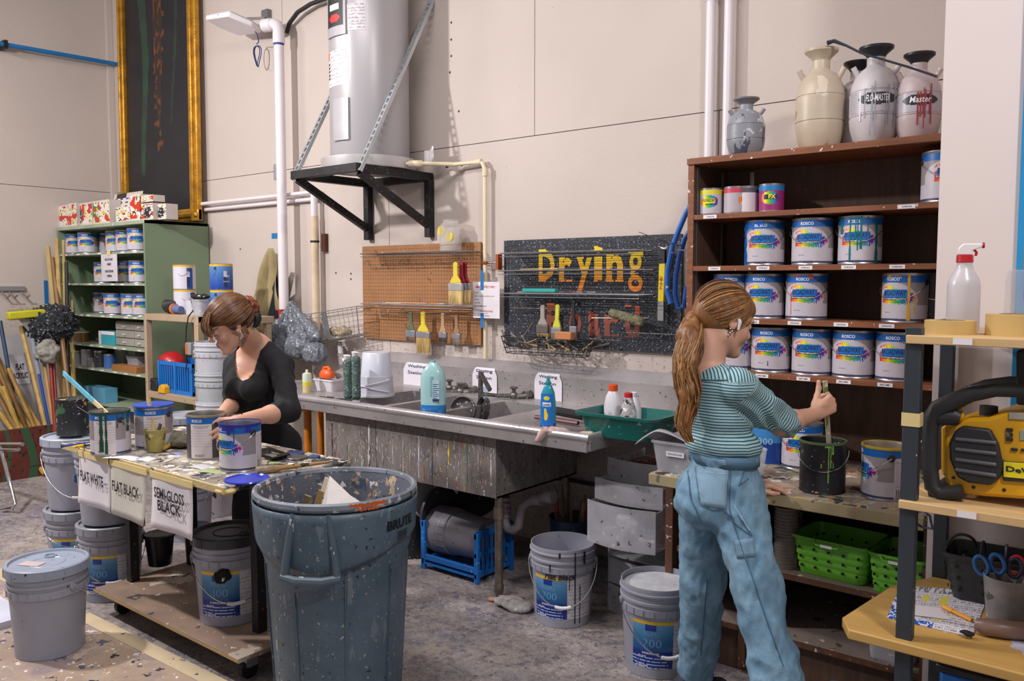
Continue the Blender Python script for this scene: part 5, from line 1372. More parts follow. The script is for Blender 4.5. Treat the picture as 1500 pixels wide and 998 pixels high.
def bucket(loc,rz,label,lid=None,labelled=True,m=None,inner='7f808c',handle=True,hang=.6,rims=1,text='200',group=None,fill=None,name='bucket',zgrip=None):
 key=(lid,labelled,id(m),inner,handle,hang,text,fill)
 if key in _b:return dup(_b[key],Vector(loc),rz,label,group)
 m=m or M_bk
 t=thing(name,label,'bucket',loc,rz,group)
 r=lambda z:BKT_R0+(BKT_R1-BKT_R0)*z/BKT_H
 H=BKT_H
 prof=[(0,.004),(.12,.004),(.122,0),(BKT_R0,.002),(r(.255),.255),(r(.255)+.007,.257),(r(.27)+.007,.285),(r(.27)+.001,.287),(r(.3)+.001,.300),(r(.3)+.007,.302),(r(.3)+.007,.312),(r(.3)+.001,.314),(r(.33)+.001,.336),(r(.33)+.007,.338),(r(.33)+.007,.345),(r(.35),.347),(r(H),H-.004),(r(H)-.001,H),(r(H)-.004,H),(r(.3)-.003,.3),(r(.02)-.003,.01),(0,.01)]
 MB().lathe(prof,44).build('bucket_body',m,t,world=False)
 R=MB()
 for k in range(22):
  a=2*PI*k/22;c_,s_=math.cos(a),math.sin(a);rr0,rr1=r(.27),r(.27)+.0075
  R.beam((rr1*c_,rr1*s_,.258),(rr1*c_,rr1*s_,.284),.0035,.004,up=(c_,s_,0))
 R.build('lid_ribs',m,t,world=False)
 if fill:
  MB().lathe([(0,.345),(r(.34)-.005,.345)],32).build('paint',mat(fill,.3,var=.15,vs=20,bump=.3),t,world=False)
 if lid:
  lc,lk=lid
  lm=mat(lc,.4,var=.1,spl=[('2c3040',40,.25)]if lk!='black'else [('5a5a60',20,.2)])
  MB().lathe([(r(H)+.006,H-.030),(r(H)+.010,H-.028),(r(H)+.009,H+.008),(r(H)+.004,H+.012),(r(H)-.006,H+.012),(r(H)-.010,H+.002),(.07,H+.001),(.066,H+.004),(.062,H+.001),(0,H+.001)],44).build('lid',lm,t,world=False)
  R=MB()
  for k in range(14):
   a=2*PI*(k+.5)/14;c_,s_=math.cos(a),math.sin(a);q=r(H)+.010
   R.beam((q*c_,q*s_,H-.028),(q*c_,q*s_,H+.004),.004,.003,up=(c_,s_,0))
  R.build('lid_ribs',lm,t,world=False)
  MB().lathe([(.018,H+.002),(.020,H+.008),(.024,H+.008),(.026,H+.002)],18,c=(.055,-.055,0)).build('pour_cap',lm,t,world=False)
 if labelled:
  rl=lambda z:r(z)+.0008
  L=MB().sheet(lambda u,v:cyl_fn(rl(.045+.195*v))((u-.5)*.30,.045+.195*v),60,44,promar)
  lo=L.build('label',M_print,t,world=False)
  T=MB()
  text_on(T,text,.075,.035,lambda x,y:cyl_fn(rl(.14+y)+.0006)(x-.066,.150+y),bold=-.012,mi=0)
  text_on(T,'ProMar',.07,.018,lambda x,y:cyl_fn(rl(.18+y)+.0006)(x-.066,.186+y),bold=-.01,mi=0)
  text_on(T,'INTERIOR LATEX',.07,.008,lambda x,y:cyl_fn(rl(.1)+.0006)(x-.07,.107+y),bold=.01,mi=1)
  text_on(T,'EG-SHEL',.035,.007,lambda x,y:cyl_fn(rl(.1)+.0006)(x-.105,.093+y),bold=.01,mi=1)
  text_on(T,'5 GALLONS',.05,.008,lambda x,y:cyl_fn(rl(.06)+.0006)(x-.105,.054+y),bold=.02,mi=1)
  T.build('lettering',[mat('79a8c8',.5),M_whiteink],lo,world=False)
 if handle:
  R0=r(.29)+.008
  zz=.29
  for sg in (1,-1):
   MB().cyl((sg*(R0-.01),0,zz),(sg*(R0+.004),0,zz),.014,n=14).build('ear',m,t,world=False)
  pts=[((R0+.006)*math.cos(PI+PI*i/28),(R0+.012)*math.sin(PI+PI*i/28),zz-hang*.30*math.sin(PI*i/28))for i in range(29)]
  h_=MB().tube(pts,.002,6).build('bail_handle',M_chrome,t,world=False)
  g=pts[12:17]
  MB().tube(g,.0075,10).build('grip',M_white,t,world=False)
 _b[key]=t
 return t
lyrot=lambda o,loc,e:(setattr(o,'location',Vector(loc)),setattr(o,'rotation_euler',e))
lm_=mat('77757e',.45,var=.12,spl=[('2a2c32',30,.35)])
for i in range(4):
 b_=bucket((0,0,0),0,['grey bucket lying in the blue crate, outermost of the nested ones','second of the nested grey buckets lying in the blue crate','third of the nested grey buckets lying in the blue crate','innermost of the nested grey buckets lying in the blue crate'][i],labelled=False,m=lm_,handle=False)
 b_.scale=(.84,)*3
 lyrot(b_,(-2.885-.02*i,3.345,.195),(0,-PI/2,0))
ldk=MB().lathe([(0,0),(.14,0),(.155,.008),(.155,.024),(.148,.024),(.14,.010),(0,.010)],40,M=Matrix.Translation((-3.27,3.36,.27))@Matrix.Rotation(PI/2,4,'Y')).build('bucket_cover',mat('3a3a40',.45,spl=[('7a7a84',20,.3)]))
tag(ldk,'round dark bucket lid standing upright at the left of the blue crate','lid')
ldk=MB().lathe([(0,0),(.14,0),(.155,.008),(.155,.024),(.148,.024),(.14,.010),(0,.010)],40,M=Matrix.Translation((-3.13,3.56,.34))@Matrix.Rotation(PI/2-.9,4,'X')).build('bucket_cover',mat('2c2c31',.45,spl=[('7a7a84',20,.3)]))
tag(ldk,'large black lid leaning behind the crate under the sink','lid')
t=thing('black_bin','black speckled bin full of old lids left of the blue crate','bin',(-3.47,3.36,0))
MB().lathe([(0,0),(.12,0),(.14,.24),(.147,.245),(.147,.255),(.136,.255),(.118,.01)],32).build('bin_body',mat('17181b',.45,spl=[('c9ccd4',60,.3)]),t,world=False)
for i in range(4):
 M=Matrix.Translation((-3.46+.03*i,3.36,.33))@Matrix.Rotation(PI/2-.25,4,'Y')
 o=MB().lathe([(0,0),(.10,0),(.112,.006),(.112,.018),(.104,.018),(.10,.008),(0,.008)],32,M=M).build('bucket_cover',mat(['4a4a50','66666c','8a8a90','c9c9ce'][i],.45,spl=[('d8d8dc',14,.35)]))
 tag(o,['darkest lid at the back of the black bin','grey lid second from the back in the black bin','grey lid second from the front in the black bin','white-smeared lid at the front of the black bin'][i],'lid')
c=at(840,785,z=.30);
t=thing('stick_bucket','dark blue pail full of stir sticks against the wall behind the flat black bucket','bucket',(at(838,780,y=3.72).x,3.72,0))
MB().lathe([(0,0),(.10,0),(.125,.29),(.13,.295),(.122,.295),(.098,.01),(0,.01)],28).build('pail_body',mat('1f3350',.4,spl=[('b9bcc4',40,.2)]),t,world=False)
rr=random.Random(2);cx_=t.location.x
for i in range(12):
 a_=rr.uniform(0,6.28);p0=Vector((cx_+.05*math.cos(a_),3.72+.05*math.sin(a_),.02));p1=Vector((cx_+.105*math.cos(a_),3.72+.10*math.sin(a_),rr.uniform(.34,.44)))
 o=MB().beam(p0,p1,.024,.005,up=(math.cos(a_+.4),math.sin(a_+.4),0)).build('stir_stick',mat(rr.choice(['8a6a48','a58a5c','6d5038','b09a70','b0445a','4a3a30']),.7,spl=[('3a3a3a',20,.4)]))
 tag(o,'used wooden stir stick standing in the dark blue pail','stick','stir sticks in the dark blue pail')
p=at(752,885,z=.02)
rag('floor_rag','dirty white rag lying on the floor by the sink leg',(p.x,p.y,.022),(.11,.055,.022),'a39c9c',17,.008,amp=.018)
p,q=at(716,878,z=.012),at(748,882,z=.012)
tag(MB().tube([p,q],.010,8).build('wooden_dowel',mat('c08a6a',.6)),'short pinkish wooden dowel on the floor at the foot of the sink leg','stick')
# ------------------------------------------------------------------ free-standing buckets on the floor
def gfloor(px,py,z=0):return at(px,py,z=z)
c=gfloor(824,905)
FB=bucket((c.x,c.y,0),math.radians(36),'open grey bucket marked Flat Black standing on the floor under the sink end')
T=MB();text_on(T,'Flat Black',.15,.030,lambda x,y:cyl_fn(.1500)(x-.012,.247+y),bold=.03,mi=0,shear=.2);T.build('lettering',M_ink,FB,world=False)
D=MB()
for a_,z0,z1,w_ in ((.38,.02,.36,.006),(.55,.02,.2,.005),(.2,.18,.24,.004),(-.1,.335,.36,.01),(.7,.30,.36,.012),(-.4,.27,.3,.008)):
 D.sheet(lambda u,v:cyl_fn(.1312+.021*(z0+(z1-z0)*v)/.368+(.008 if z0+(z1-z0)*v>.25 else 0))(a_*.15+(u-.5)*w_,z0+(z1-z0)*v),2,10)
D.build('paint_drip',M_ink,FB,world=False)
c=gfloor(962,975)
bucket((c.x,c.y,0),math.radians(48),'open bucket with white paint on its inside, beside the jeans of the ponytailed woman',fill='c9cbd2',hang=.62)
# ------------------------------------------------------------------ plastic drawer tower beside the bookcase
DW=thing('drawer_tower','clear plastic drawer tower with pulled-out messy drawers between sink and bookcase','drawers',(-1.9,3.45,0))
dx0,dx1=-2.13,-1.775
def drawer(z0,z1,pull,lab=None,rot=0):
 y0=3.36-pull;w2=(dx1-dx0)/2;cx=(dx0+dx1)/2;n=10
 B=MB();front=[(cx-w2+2*w2*i/n,y0-.035*math.sin(PI*i/n))for i in range(n+1)]
 vs=[]
 for x,y in front:vs+=[(x,y,z0),(x,y,z1)]
 for x,y in front:vs+=[(x,y+.005,z0),(x,y+.005,z1)]
 fs=[(2*i,2*i+2,2*i+3,2*i+1)for i in range(n)]+[(2*(n+1)+2*i,2*(n+1)+2*i+1,2*(n+1)+2*i+3,2*(n+1)+2*i+2)for i in range(n)]+[(2*i+1,2*i+3,2*(n+1)+2*i+3,2*(n+1)+2*i+1)for i in range(n)]
 B.add(vs,fs);o=B.build('drawer',M_frost,DW,sharp=30)
 sd=MB()
 for x in (dx0+.002,dx1-.006):MB().box((x,y0+.004,z0+.01),(x+.004,3.68,z1-.008)).build('side',M_frost,o)
 MB().box((dx0+.004,y0+.0,z0+.004),(dx1-.004,3.68,z0+.008)).build('bottom',M_frost,o)
 return o
def zy(py,y):return at(915,py,y=y).z
drs=[(zy(706,3.34),zy(673,3.34),.02),(zy(738,3.23),zy(706,3.23),.13),(zy(804,3.17),zy(742,3.17),.19)]
print('drawers',drs)
for z0,z1,pl_ in drs:drawer(z0,z1,pl_)
drawer(.14,.26,0);drawer(.0,.13,0)
for x in (dx0-.006,dx1+.001):MB().box((x,3.36,0),(x+.005,3.70,.70)).build('frame_side',M_frost,DW)
MB().box((dx0-.006,3.34,.685),(dx1+.006,3.70,.70)).build('top_panel',mat('8d8783',.5,var=.15,spl=[('4a4642',20,.4)]),DW,bevel=.004)
for z in (.135,.262,.44,.56):MB().box((dx0,3.37,z),(dx1,3.69,z+.006)).build('shelf',M_frost,DW)
rr=random.Random(31)
cols=['d8b81e','e06a1e','2a7a78','2a6ab0','e4e2e6','1c1c20','a43228','c9a98a','3a3a40','f0e6d8']
for z0,z1,pl_,nobj in ((drs[1][0],0,.13,16),(drs[2][0],0,.19,26),(.70,.70,.0,24)):
 for i in range(nobj):
  x=rr.uniform(dx0+.04,dx1-.07);y=rr.uniform(3.36-pl_+.02,3.44);z=z0+.014+(rr.uniform(0,.06)if nobj==26 else rr.uniform(0,.02))
  a_=rr.uniform(-.6,.6);L_=rr.uniform(.05,.10)
  if nobj==24:y=rr.uniform(3.38,3.6);L_=rr.uniform(.08,.14)
  c_=rr.choice(cols if nobj!=24 else ['1c1c20','2a2422','3a3634','d0621c','7a1a1a','c9a030','1c1c20','4a4644'])
  p0=Vector((x,y,z));d_=Vector((math.cos(a_),math.sin(a_),rr.uniform(-.05,.25)))*L_
  t2=thing('craft_tool',{16:'small coloured tool or marker lying in the middle pulled-out drawer',26:'small coloured tool or marker in the lowest pulled-out drawer',24:'paint-crusted foam brush or stick on top of the drawer tower'}[nobj],'tool',p0,0,{16:'tools in the middle drawer',26:'tools in the lowest open drawer',24:'tools on top of the drawer tower'}[nobj])
  MB().tube([p0,p0+d_*.75],rr.choice([.005,.007,.010]),7).build('handle',mat(c_,.5,var=.2),t2)
  MB().tube([p0+d_*.75,p0+d_],[.006,.003],6).build('tip',M_black,t2)
rag('tissue','crumpled white tissue in the lowest pulled-out drawer',(-1.98,3.28,drs[2][0]+.07),(.055,.04,.05),'dcdade',23,.007,amp=.02)
rag('paper_heap','crumpled white paper lying under the tools on the drawer tower',(-1.90,3.42,.712),(.13,.06,.014),'c9c2bc',29,.008,amp=.014)
c=at(985,688,z=.80)
bb=bin_((-1.60,3.12,.80),0,'clear plastic bin with a loose lid at the left end of the worktop',.22,.22,.13,M_frost,tagtxt='MICROPHONES')
lidm=MB().sheet(lambda u,v:(-1.78+.31*u,3.00+.24*v,.935+.02*math.sin(u*4+.5)+.02*math.sin(v*5+u*3)-.04*max(0,.3-u)/.3),14,8).build('bin_lid',mat('b4b2ba',.3,alpha=.85),solid=.004)
tag(lidm,'warped translucent lid lying loosely on the bin by the drawer tower','lid')
# ================================================================== rolling paint table on the left
TB=thing('paint_table','paint-covered work table on a rolling plywood base, front left','table',(-3.4,2.0,0))
tX0,tX1,tY0,tY1,tZ=-4.10,-2.748,1.70,2.30,.82
M_ttop=mat('8f8474',.6,mott=[('3a3a42',5,.7),('c4bcb0',9,.6)],var=.3,vs=6,bump=.35,bs=30,spl=[('2c2b30',7,.75),('bdb4a6',9,.75),('3a3840',15,.7),('cfc9c4',16,.5),('23366e',13,.4),('d9d5d2',31,.5),('8f9a6a',8,.35),('1f1e22',26,.6),('b08c34',22,.25)])
MB().box((tX0,tY0,tZ-.025),(tX1,tY1,tZ)).build('tabletop',M_ttop,TB,bevel=.006)
MB().box((tX0-.005,tY0-.008,tZ-.028),(tX1+.005,tY0-.001,tZ+.002)).build('masking_tape_edge',mat('c2ad7c',.65,var=.15,vs=14,bump=.5,spl=[('2b2a2e',18,.5),('e4e0da',25,.3)]),TB,bevel=.003)
MB().ball((tX1-.03,tY0+.02,tZ-.02),(.05,.035,.016)).build('tape_wad',mat('b9a06c',.7,var=.15,bump=.6,bs=30),TB)
for x,y in ((-3.935,1.93),(-2.95,1.97),(-3.935,2.24),(-2.95,2.26)):
 MB().box((x-.022,y-.022,.131),(x+.022,y+.022,tZ-.026)).build('leg',M_blackmetal,TB,bevel=.002)
PLY=MB().box((-3.985,1.765,.112),(-2.79,2.42,.131)).build('plywood_base',mat('8b7566',.6,var=.3,vs=4,spl=[('b9aa9c',5,.5),('3f3a38',11,.35),('d8d4d0',26,.3)]),TB,bevel=.002)
MB().box((-3.986,1.762,.116),(-2.79,1.764,.127)).build('ply_edge',mat('a88a62',.7,var=.3,vs=50,stretch=(.1,1,6)),TB)
for x,y in ((-2.87,1.86),(-3.90,1.86),(-3.90,2.34),(-2.87,2.34)):
 c_=MB().cyl((x-.014,y,.038),(x+.014,y,.038),.038,n=20).build('caster',M_black,TB)
 MB().box((x-.022,y-.02,.05),(x+.022,y+.03,.1115)).build('fork',M_steel,c_)
def tsign(px0,px1,pyt,pyb,lines,label,m=None):
 a_,b_=at(px0,(pyt),y=tY0-.012),at(px1,pyt,y=tY0-.012)
 zb=at((px0+px1)/2,pyb,y=tY0-.012).z;z1=tZ-.012
 t=thing('paper_sign',label,'sign',((a_.x+b_.x)/2,tY0-.012,zb))
 x0,x1=a_.x,b_.x
 s_=MB().sheet(lambda u,v:(x0+(x1-x0)*u+.008*(1-v)*math.sin(px0),tY0-.010-.012*(1-v)**2*(1+.5*math.sin(u*4+px0))-.003*math.sin(u*7),zb+(z1-zb)*v),8,8).build('sheet',m or mat('dcd6dc',.6,var=.03,spl=[('6c6a70',110,.14)]),t,solid=.001)
 MB().box((x0-.005,tY0-.0155,z1-.022),(x1+.005,tY0-.012,z1+.004)).build('tape_strip',M_tape,t)
 T=MB();n=len(lines)
 for i,l in enumerate(lines):
  zc=zb+(z1-zb)*(.56-.22*(i-(n-1)/2))
  text_on(T,l,(x1-x0)*(.74 if len(l)>5 else .58),(z1-zb)*.20,lambda x,y:((x0+x1)/2+x,tY0-.022-.003,zc+y),bold=.03)
 T.build('lettering',M_ink,s_)
tsign(115,160,662,742,['FLAT WHITE'],'paper sign reading flat white taped to the table edge')
tsign(161,214,682,760,['FLAT BLACK'],'paper sign reading flat black, middle of the three table signs',mat('c9c4ba',.6,var=.06,spl=[('6c6a60',80,.2)]))
tsign(222,281,697,780,['SEMI-GLOSS','BLACK'],'paper sign reading semi-gloss black taped to the table edge')
def tcan(px,py,rz,label,**k):
 a_=at(px,py,z=tZ)
 d_=Vector((a_.x,a_.y)).normalized()*.075
 return can((a_.x+d_.x,a_.y+d_.y,tZ),rz,label,**k)
FW=lambda px:math.radians(39.1)-math.atan((px-750)/1230)
c0=tcan(163,668,FW(163)+math.radians(-60+180),'open can of dark green paint holding a blue stick, on the table',kind='info',top='open',paint=(26,58,40),drips=('1f4a34',((-2.3,.19,.01,.012),(-1.75,.19,.12,.006),(-2.55,.19,.02,.02),(-1.4,.19,.13,.006),(-1.1,.19,.10,.02))))
c1=tcan(304,674,FW(304)+math.radians(-60+180),'open dark grey-sided can of black paint held by the woman in black',kind='dark',top='open',paint=(36,30,26))
c2=tcan(353,692,FW(353)-math.radians(52),'open can of deep blue-purple paint at the right of the table',top='open',paint=(30,26,130),drips=('2a2a9a',((.35,.19,.15,.012),(.5,.19,.168,.02),(.1,.19,.165,.03),(.62,.19,.12,.004),(1.3,.19,.16,.03))))
cb_=can((c0.location.x+.02,c0.location.y+.19,tZ),FW(160)+2.4,'grey can with a bright blue lid behind the green paint can',kind='info',drips=('2450b0',((.5,.19,.18,.2),)))
o=MB().lathe([(0,.0),(.088,.0),(.09,.003),(.088,.008),(0,.008)],32,c=(cb_.location.x,cb_.location.y,tZ+.192)).build('can_cover',mat('2348a8',.35));tag(o,'bright blue lid resting on the can behind the green paint can','lid')
p,q=at(93,547,y=1.86),Vector((c0.location.x-.02,c0.location.y,tZ+.17))
o=MB().beam(p,q,.022,.005,up=(0,1,0)).build('stir_stick',mat('c9b890',.6));tag(o,'stir stick painted light blue at its end, standing in the green paint can','stick')
MB().beam(p+(p-q).normalized()*.002,p.lerp(q,.72),.0235,.0065,up=(0,1,0)).build('painted_end',mat('5aa9c4',.4,var=.3,vs=14),o)
a_=at(222,662,z=tZ)
cp=cup((a_.x,a_.y+.02,tZ),.034,.047,.10,mat('a39655',.5,var=.25,vs=20,spl=[('5f5a34',30,.6),('8a3a2a',25,.25),('c9bf84',40,.5)]),'crusty yellow measuring cup with brushes in it, middle of the table','measuring_cup',marks=M_ink)
for dx,dz,col,ln,lab in ((-.075,.15,'b59a64',.024,'wooden stick standing in the crusty yellow cup'),(.03,.035,'3a3c34',.016,'dark brush handle leaning out of the yellow cup'),(-.06,.04,'a9a060',.018,'yellowed brush lying across the top of the yellow cup')):
 o=MB().beam((a_.x,a_.y+.02,tZ+.04),(a_.x+dx,a_.y+.03,tZ+.09+dz),ln,.007,up=(0,1,0)).build('stir_stick',mat(col,.6,spl=[('e8e2d0',30,.3),('4a4630',25,.4)]));tag(o,lab,'stick')
rag('paint_rag','grey-green crusted rag behind the yellow cup',(a_.x-.02,a_.y+.14,tZ+.03),(.12,.06,.03),'6f6c5a',41,.008,amp=.02)
for px,py,w_,h_,rz,lab,col in ((182,671,.20,.06,.25,'long white paper strip left of the yellow cup','d9d6e2'),(230,674,.13,.07,.55,'white paper card in front of the yellow cup','dddae6'),(323,692,.16,.06,.5,'pale green paper under the blue paint can','9aa878'),(300,685,.13,.07,.3,'white-smeared paper in front of the dark can','b9b6ba'),(258,665,.10,.04,.2,'blue-stained paper scrap in the middle of the table','7d86b8')):
 c_=at(px,py,z=tZ);M=Matrix.Translation((c_.x,c_.y,tZ+.001))@Matrix.Rotation(rz,4,'Z')
 o=MB().sheet(lambda u,v:M@Vector(((u-.5)*w_,(v-.5)*h_,.004*math.sin(u*5+py))),6,4).build('paper_scrap',mat(col,.6,var=.1,spl=[('2a2c3c',30,.3)]),solid=.001);tag(o,lab,'paper')
c_=at(362,703,z=tZ)
o=MB().lathe([(0,.003),(.074,.003),(.078,.007),(.084,.007),(.086,.003),(.082,0),(0,0)][::-1],40,c=(c_.x,c_.y,tZ)).build('can_cover',mat('2a3cb4',.2,var=.2,vs=12));tag(o,'blue paint can lid lying at the right front corner of the table','lid')
def tablebrush(px0,py0,px1,py1,bl,hc,bc,w_,label):
 p,q=at(px0,py0,z=tZ+.015),at(px1,py1,z=tZ+.02);d_=(q-p)
 t=thing('paint_brush',label,'paint brush',p-Vector((0,0,.012)))
 MB().tube([p,p+d_*bl],[w_*.9,w_],10).build('bristles',mat(bc,.9,var=.3,vs=40,bump=.8),t)
 MB().tube([p+d_*bl,p+d_*(bl+.12),p+d_*.75,q],[w_*.95,w_*.6,w_*.45,w_*.3],10).build('handle',mat(hc,.4,var=.2,spl=[('2a2824',18,.5)]),t)
tablebrush(375,690,482,677,.24,'a07c4c','93836a',.017,'long round brush with tan bristles lying at the right end of the table')
tablebrush(240,657,268,641,.3,'2a2826','b08a3c',.010,'small dark brush with an orange tip in the middle of the table')
tablebrush(89,654,134,648,.02,'1f3f9c','101418',.009,'bright blue brush handle overhanging the left end of the table')
tablebrush(109,655,142,650,.4,'3a3630','c9a52a',.008,'thin brush with a yellow end beside the blue one')
c_=at(276,658,z=tZ);o=MB().tube([(c_.x,c_.y,tZ+.006),(c_.x+.02,c_.y+.02,tZ+.018)],.005,6).build('crayon',mat('d8a31c',.5));tag(o,'short orange crayon stub on the table left of the dark can','crayon')
c_=at(398,671,z=tZ);t=thing('paint_tray','small black tray behind the blue paint can','tray',(c_.x-.0,c_.y,tZ))
MB().add([(-.06,-.035,0),(.05,-.035,0),(.05,.035,0),(-.06,.035,0),(-.075,-.045,.03),(.07,-.045,.018),(.07,.045,.018),(-.075,.045,.03)],[(3,2,1,0),(0,1,5,4),(1,2,6,5),(2,3,7,6),(3,0,4,7)]).build('tray_body',mat('2a2624',.3),t,world=False,solid=.003)
rr=random.Random(77)
for i in range(16):
 px=rr.uniform(110,400);
 x=rr.uniform(tX0+.1,tX1-.12);y=rr.uniform(1.98,2.24)
 if min((Vector((x,y))-Vector(c_o.location.xy)).length for c_o in (c0,c1,c2,cb_))<.12:continue
 r_=rr.uniform(.02,.045)
 o=MB().lathe([(0,0),(r_,0),(r_*1.05,.004),(r_*.98,.008),(0,.006)],18,c=(x,y,tZ)).build('jar_cover',mat(rr.choice(['2b2a2e','8f8a7c','4a4640','b9b6b0','2a3f6e','6f6a3c']),.4,var=.3,spl=[('c9c5c0',30,.4)]))
 tag(o,'paint-crusted jar lid lying at the back of the paint table','lid','jar lids on the paint table')
c_=at(305,893,z=.131)
bp=bucket((-3.19,1.99,.131),FW(305)+math.radians(6),'bucket with a black-smeared lid on the plywood base under the table',lid=('34343a','black'),text='400')
V_=rag('paint_blob','black paint splotch on the label of the bucket under the table',(0,0,0),(.030,.008,.03),'17161a',3,.004,amp=.016)
V_.parent=bp;V_.location=(-.052,-.143,.195);V_.name='paint_splotch'
for k_ in ('category','label'):del V_[k_]
c_=at(221,830,z=.131)
t=thing('small_pail','small black pail with a lid on the plywood base, behind the papers','pail',(c_.x,c_.y+.05,.131))
MB().lathe([(0,0),(.056,0),(.072,.15),(0,.15)],28).build('pail_body',mat('141416',.3),t,world=False)
MB().lathe([(.074,.146),(.080,.149),(.080,.158),(.074,.162),(.06,.156),(0,.158)],28).build('lid',mat('1b1b1d',.35,spl=[('5a5a5e',14,.2)]),t,world=False)
t=thing('small_pail','blue-rimmed small pail behind the table leg','pail',(c_.x+.03,c_.y+.24,.131))
MB().lathe([(0,0),(.056,0),(.066,.17),(0,.165)],28).build('pail_body',mat('22304c',.3),t,world=False)
bd=thing('low_platform','low painted plywood platform with masking tape along its edge, bottom left','platform',(-4.2,.9,0))
M_bd=mat('a58f7c',.5,mott=[('8a7c84',1.6,.6),('bfae9c',5,.4),('6d6478',3.2,.4)],var=.12,vs=1.5,spl=[('8c7c78',1.9,.8),('6b6074',2.6,.8),('b3a091',4.1,.7),('55506a',5.5,.5),('d9d4d0',24,.4),('2c2b36',19,.35),('efeae6',45,.3),('5a5566',12,.4)])
bz=.045;b1_,b2_=at(131,898,z=bz),at(331,997,z=bz);sl=(b2_.y-b1_.y)/(b2_.x-b1_.x);yl,yr=b1_.y+sl*(-7.2-b1_.x),b1_.y+sl*(-2.2-b1_.x)
MB().add([(-7.2,.2,0),(-2.2,.2,0),(-2.2,yr,0),(-7.2,yl,0),(-7.2,.2,bz),(-2.2,.2,bz),(-2.2,yr,bz),(-7.2,yl,bz)],[(3,2,1,0),(4,5,6,7),(0,1,5,4),(1,2,6,5),(2,3,7,6),(3,0,4,7)]).build('deck_board',M_bd,bd)
MB().add([(-7.2,yl-.07,bz+.0012),(-2.2,yr-.07,bz+.0012),(-2.2,yr+.001,bz+.0012),(-7.2,yl+.001,bz+.0012),(-7.2,yl+.002,.005),(-2.2,yr+.002,.005)],[(0,1,2,3),(3,2,5,4)]).build('masking_tape',mat('b9a88a',.6,var=.15,spl=[('3a3844',25,.3)]),bd)
c_=at(74,950,z=bz)
bfl=bucket((c_.x,c_.y,bz),FW(72)+2.2,'plain lidded grey-blue bucket standing on the low platform, bottom left',lid=('8d96a8','grey'),labelled=False,m=mat('9698a6',.35,var=.1,vs=3,spl=[('2a2e3a',40,.2,(1,1,.4))]),hang=.35)
c2_=Vector((c_.x-.02,c_.y-.05,bz+.3705));M=Matrix.Translation(c2_)@Matrix.Rotation(.5,4,'Z')
o=MB().box((-.05,-.025,0),(.045,.025,.0012),M=M).build('tape_patch',mat('b9a9a8',.6));tag(o,'pale rectangle of tape on the lid of the front left bucket','tape')
c3=at(12,905,z=bz)
o=MB().box((c3.x-.6,c3.y-.10,bz),(c3.x+.12,c3.y+.05,bz+.03)).build('foam_board',mat('c4c6d6',.5));tag(o,'white board slab at the left edge beside the front left bucket','board')
bucket((-4.185,1.945,0),FW(150)+math.radians(2),'labelled lower bucket of the stack touching the left end of the table',lid=('8a8c98','grey'))
bucket((-4.185,1.945,.385),FW(150)+1.4,'upper bucket of the stack half behind the flat white sign',lid=('8a8c98','grey'),labelled=False,m=M_bk,hang=.4)
bucket((-4.60,1.96,0),FW(104)+math.radians(6),'labelled lower bucket of the far left stack',lid=('8a8c98','grey'),hang=.3)
ba=bucket((-4.60,1.96,.385),FW(104)+.1,'upper bucket with blue paint drips, far left stack, under the black can',lid=('9aa0b0','grey2'),labelled=False,m=M_bk,hang=.72)
D=MB()
for a_,z0,z1,w_ in ((.05,.10,.2,.012),(.1,.05,.12,.008),(-.05,.15,.19,.02),(.0,.19,.26,.004)):
 D.sheet(lambda u,v:cyl_fn(.1308+.021*(z0+(z1-z0)*v)/.368)(a_*.15+(u-.5)*w_*(.6+.8*math.sin(v*8+a_*20)**2),z0+(z1-z0)*v),2,8)
D.build('paint_drip',mat('1d4e94',.4),ba,world=False)
can((-4.60,1.96,.77),FW(104)+1.8,'black paint-splattered can on top of the far left bucket stack',kind='blacksplat',drips=('c9a86a',((-.4,.19,.165,.05),)))
c_=at(315,752,z=0)
bucket((c_.x,c_.y,0),FW(315),'whitish bucket on the floor beyond the table, seen under its top',labelled=False,m=mat('aaa6ae',.4,var=.05,spl=[('2a2a30',12,.3)]),handle=False)
t=thing('rolling_rack','black caster and frame standing beyond the table beside the whitish bucket','rack',(-5.35,3.0,0))
MB().cyl((-5.36,3.0,.05),(-5.33,3.0,.05),.05).build('caster',M_black,t)
MB().box((-5.40,2.97,.10),(-5.30,3.03,.30)).build('post',M_blackmetal,t)
for i,z in enumerate((0,.385)):
 b_=bucket((-4.78,2.70,z),.4,['grey bucket on the floor behind the table centre','grey lidded bucket whose top shows behind the yellow cup'][i],lid=('9497a4','grey'),labelled=False)
for i in range(5):
 z=.0+.205*i
 b_=bucket((at(317,560,y=3.22).x,3.22,z),.3+i,['lowest pail of the tall nested stack behind the woman in black','second pail from the bottom of the tall nested stack','third pail from the bottom of the tall nested stack','fourth pail up in the tall nested stack','topmost pail of the nested stack beside the beige shelf'][i],labelled=False,m=mat('b4b5be'if i!=3 else 'a9adb2',.4,var=.08,spl=[('d8d0a0',20,.2),('4a4c58',40,.2)]),hang=.5)
 b_.scale=(.93,)*3
t=thing('metal_chair','chromed bent-tube chair leg at the left edge','chair',(-6.3,2.2,0))
P=lambda px,py,y_:at(px,py,y=y_)
l0=at(20,748,z=.02)
yy=l0.y
MB().tube([P(0,652,yy),P(4,668,yy),P(18,722,yy),P(22,738,yy),P(18,745,yy),at(-30,756,y=yy-.12)],.013,10).build('leg',M_chrome,t)
for dz,px in ((0,33),(.035,27)):
 q=P(px,651,yy);MB().tube([P(-30,651,yy)-Vector((0,0,dz)),q-Vector((0,0,dz))],.013,10).build('seat_tube',M_chrome,t)
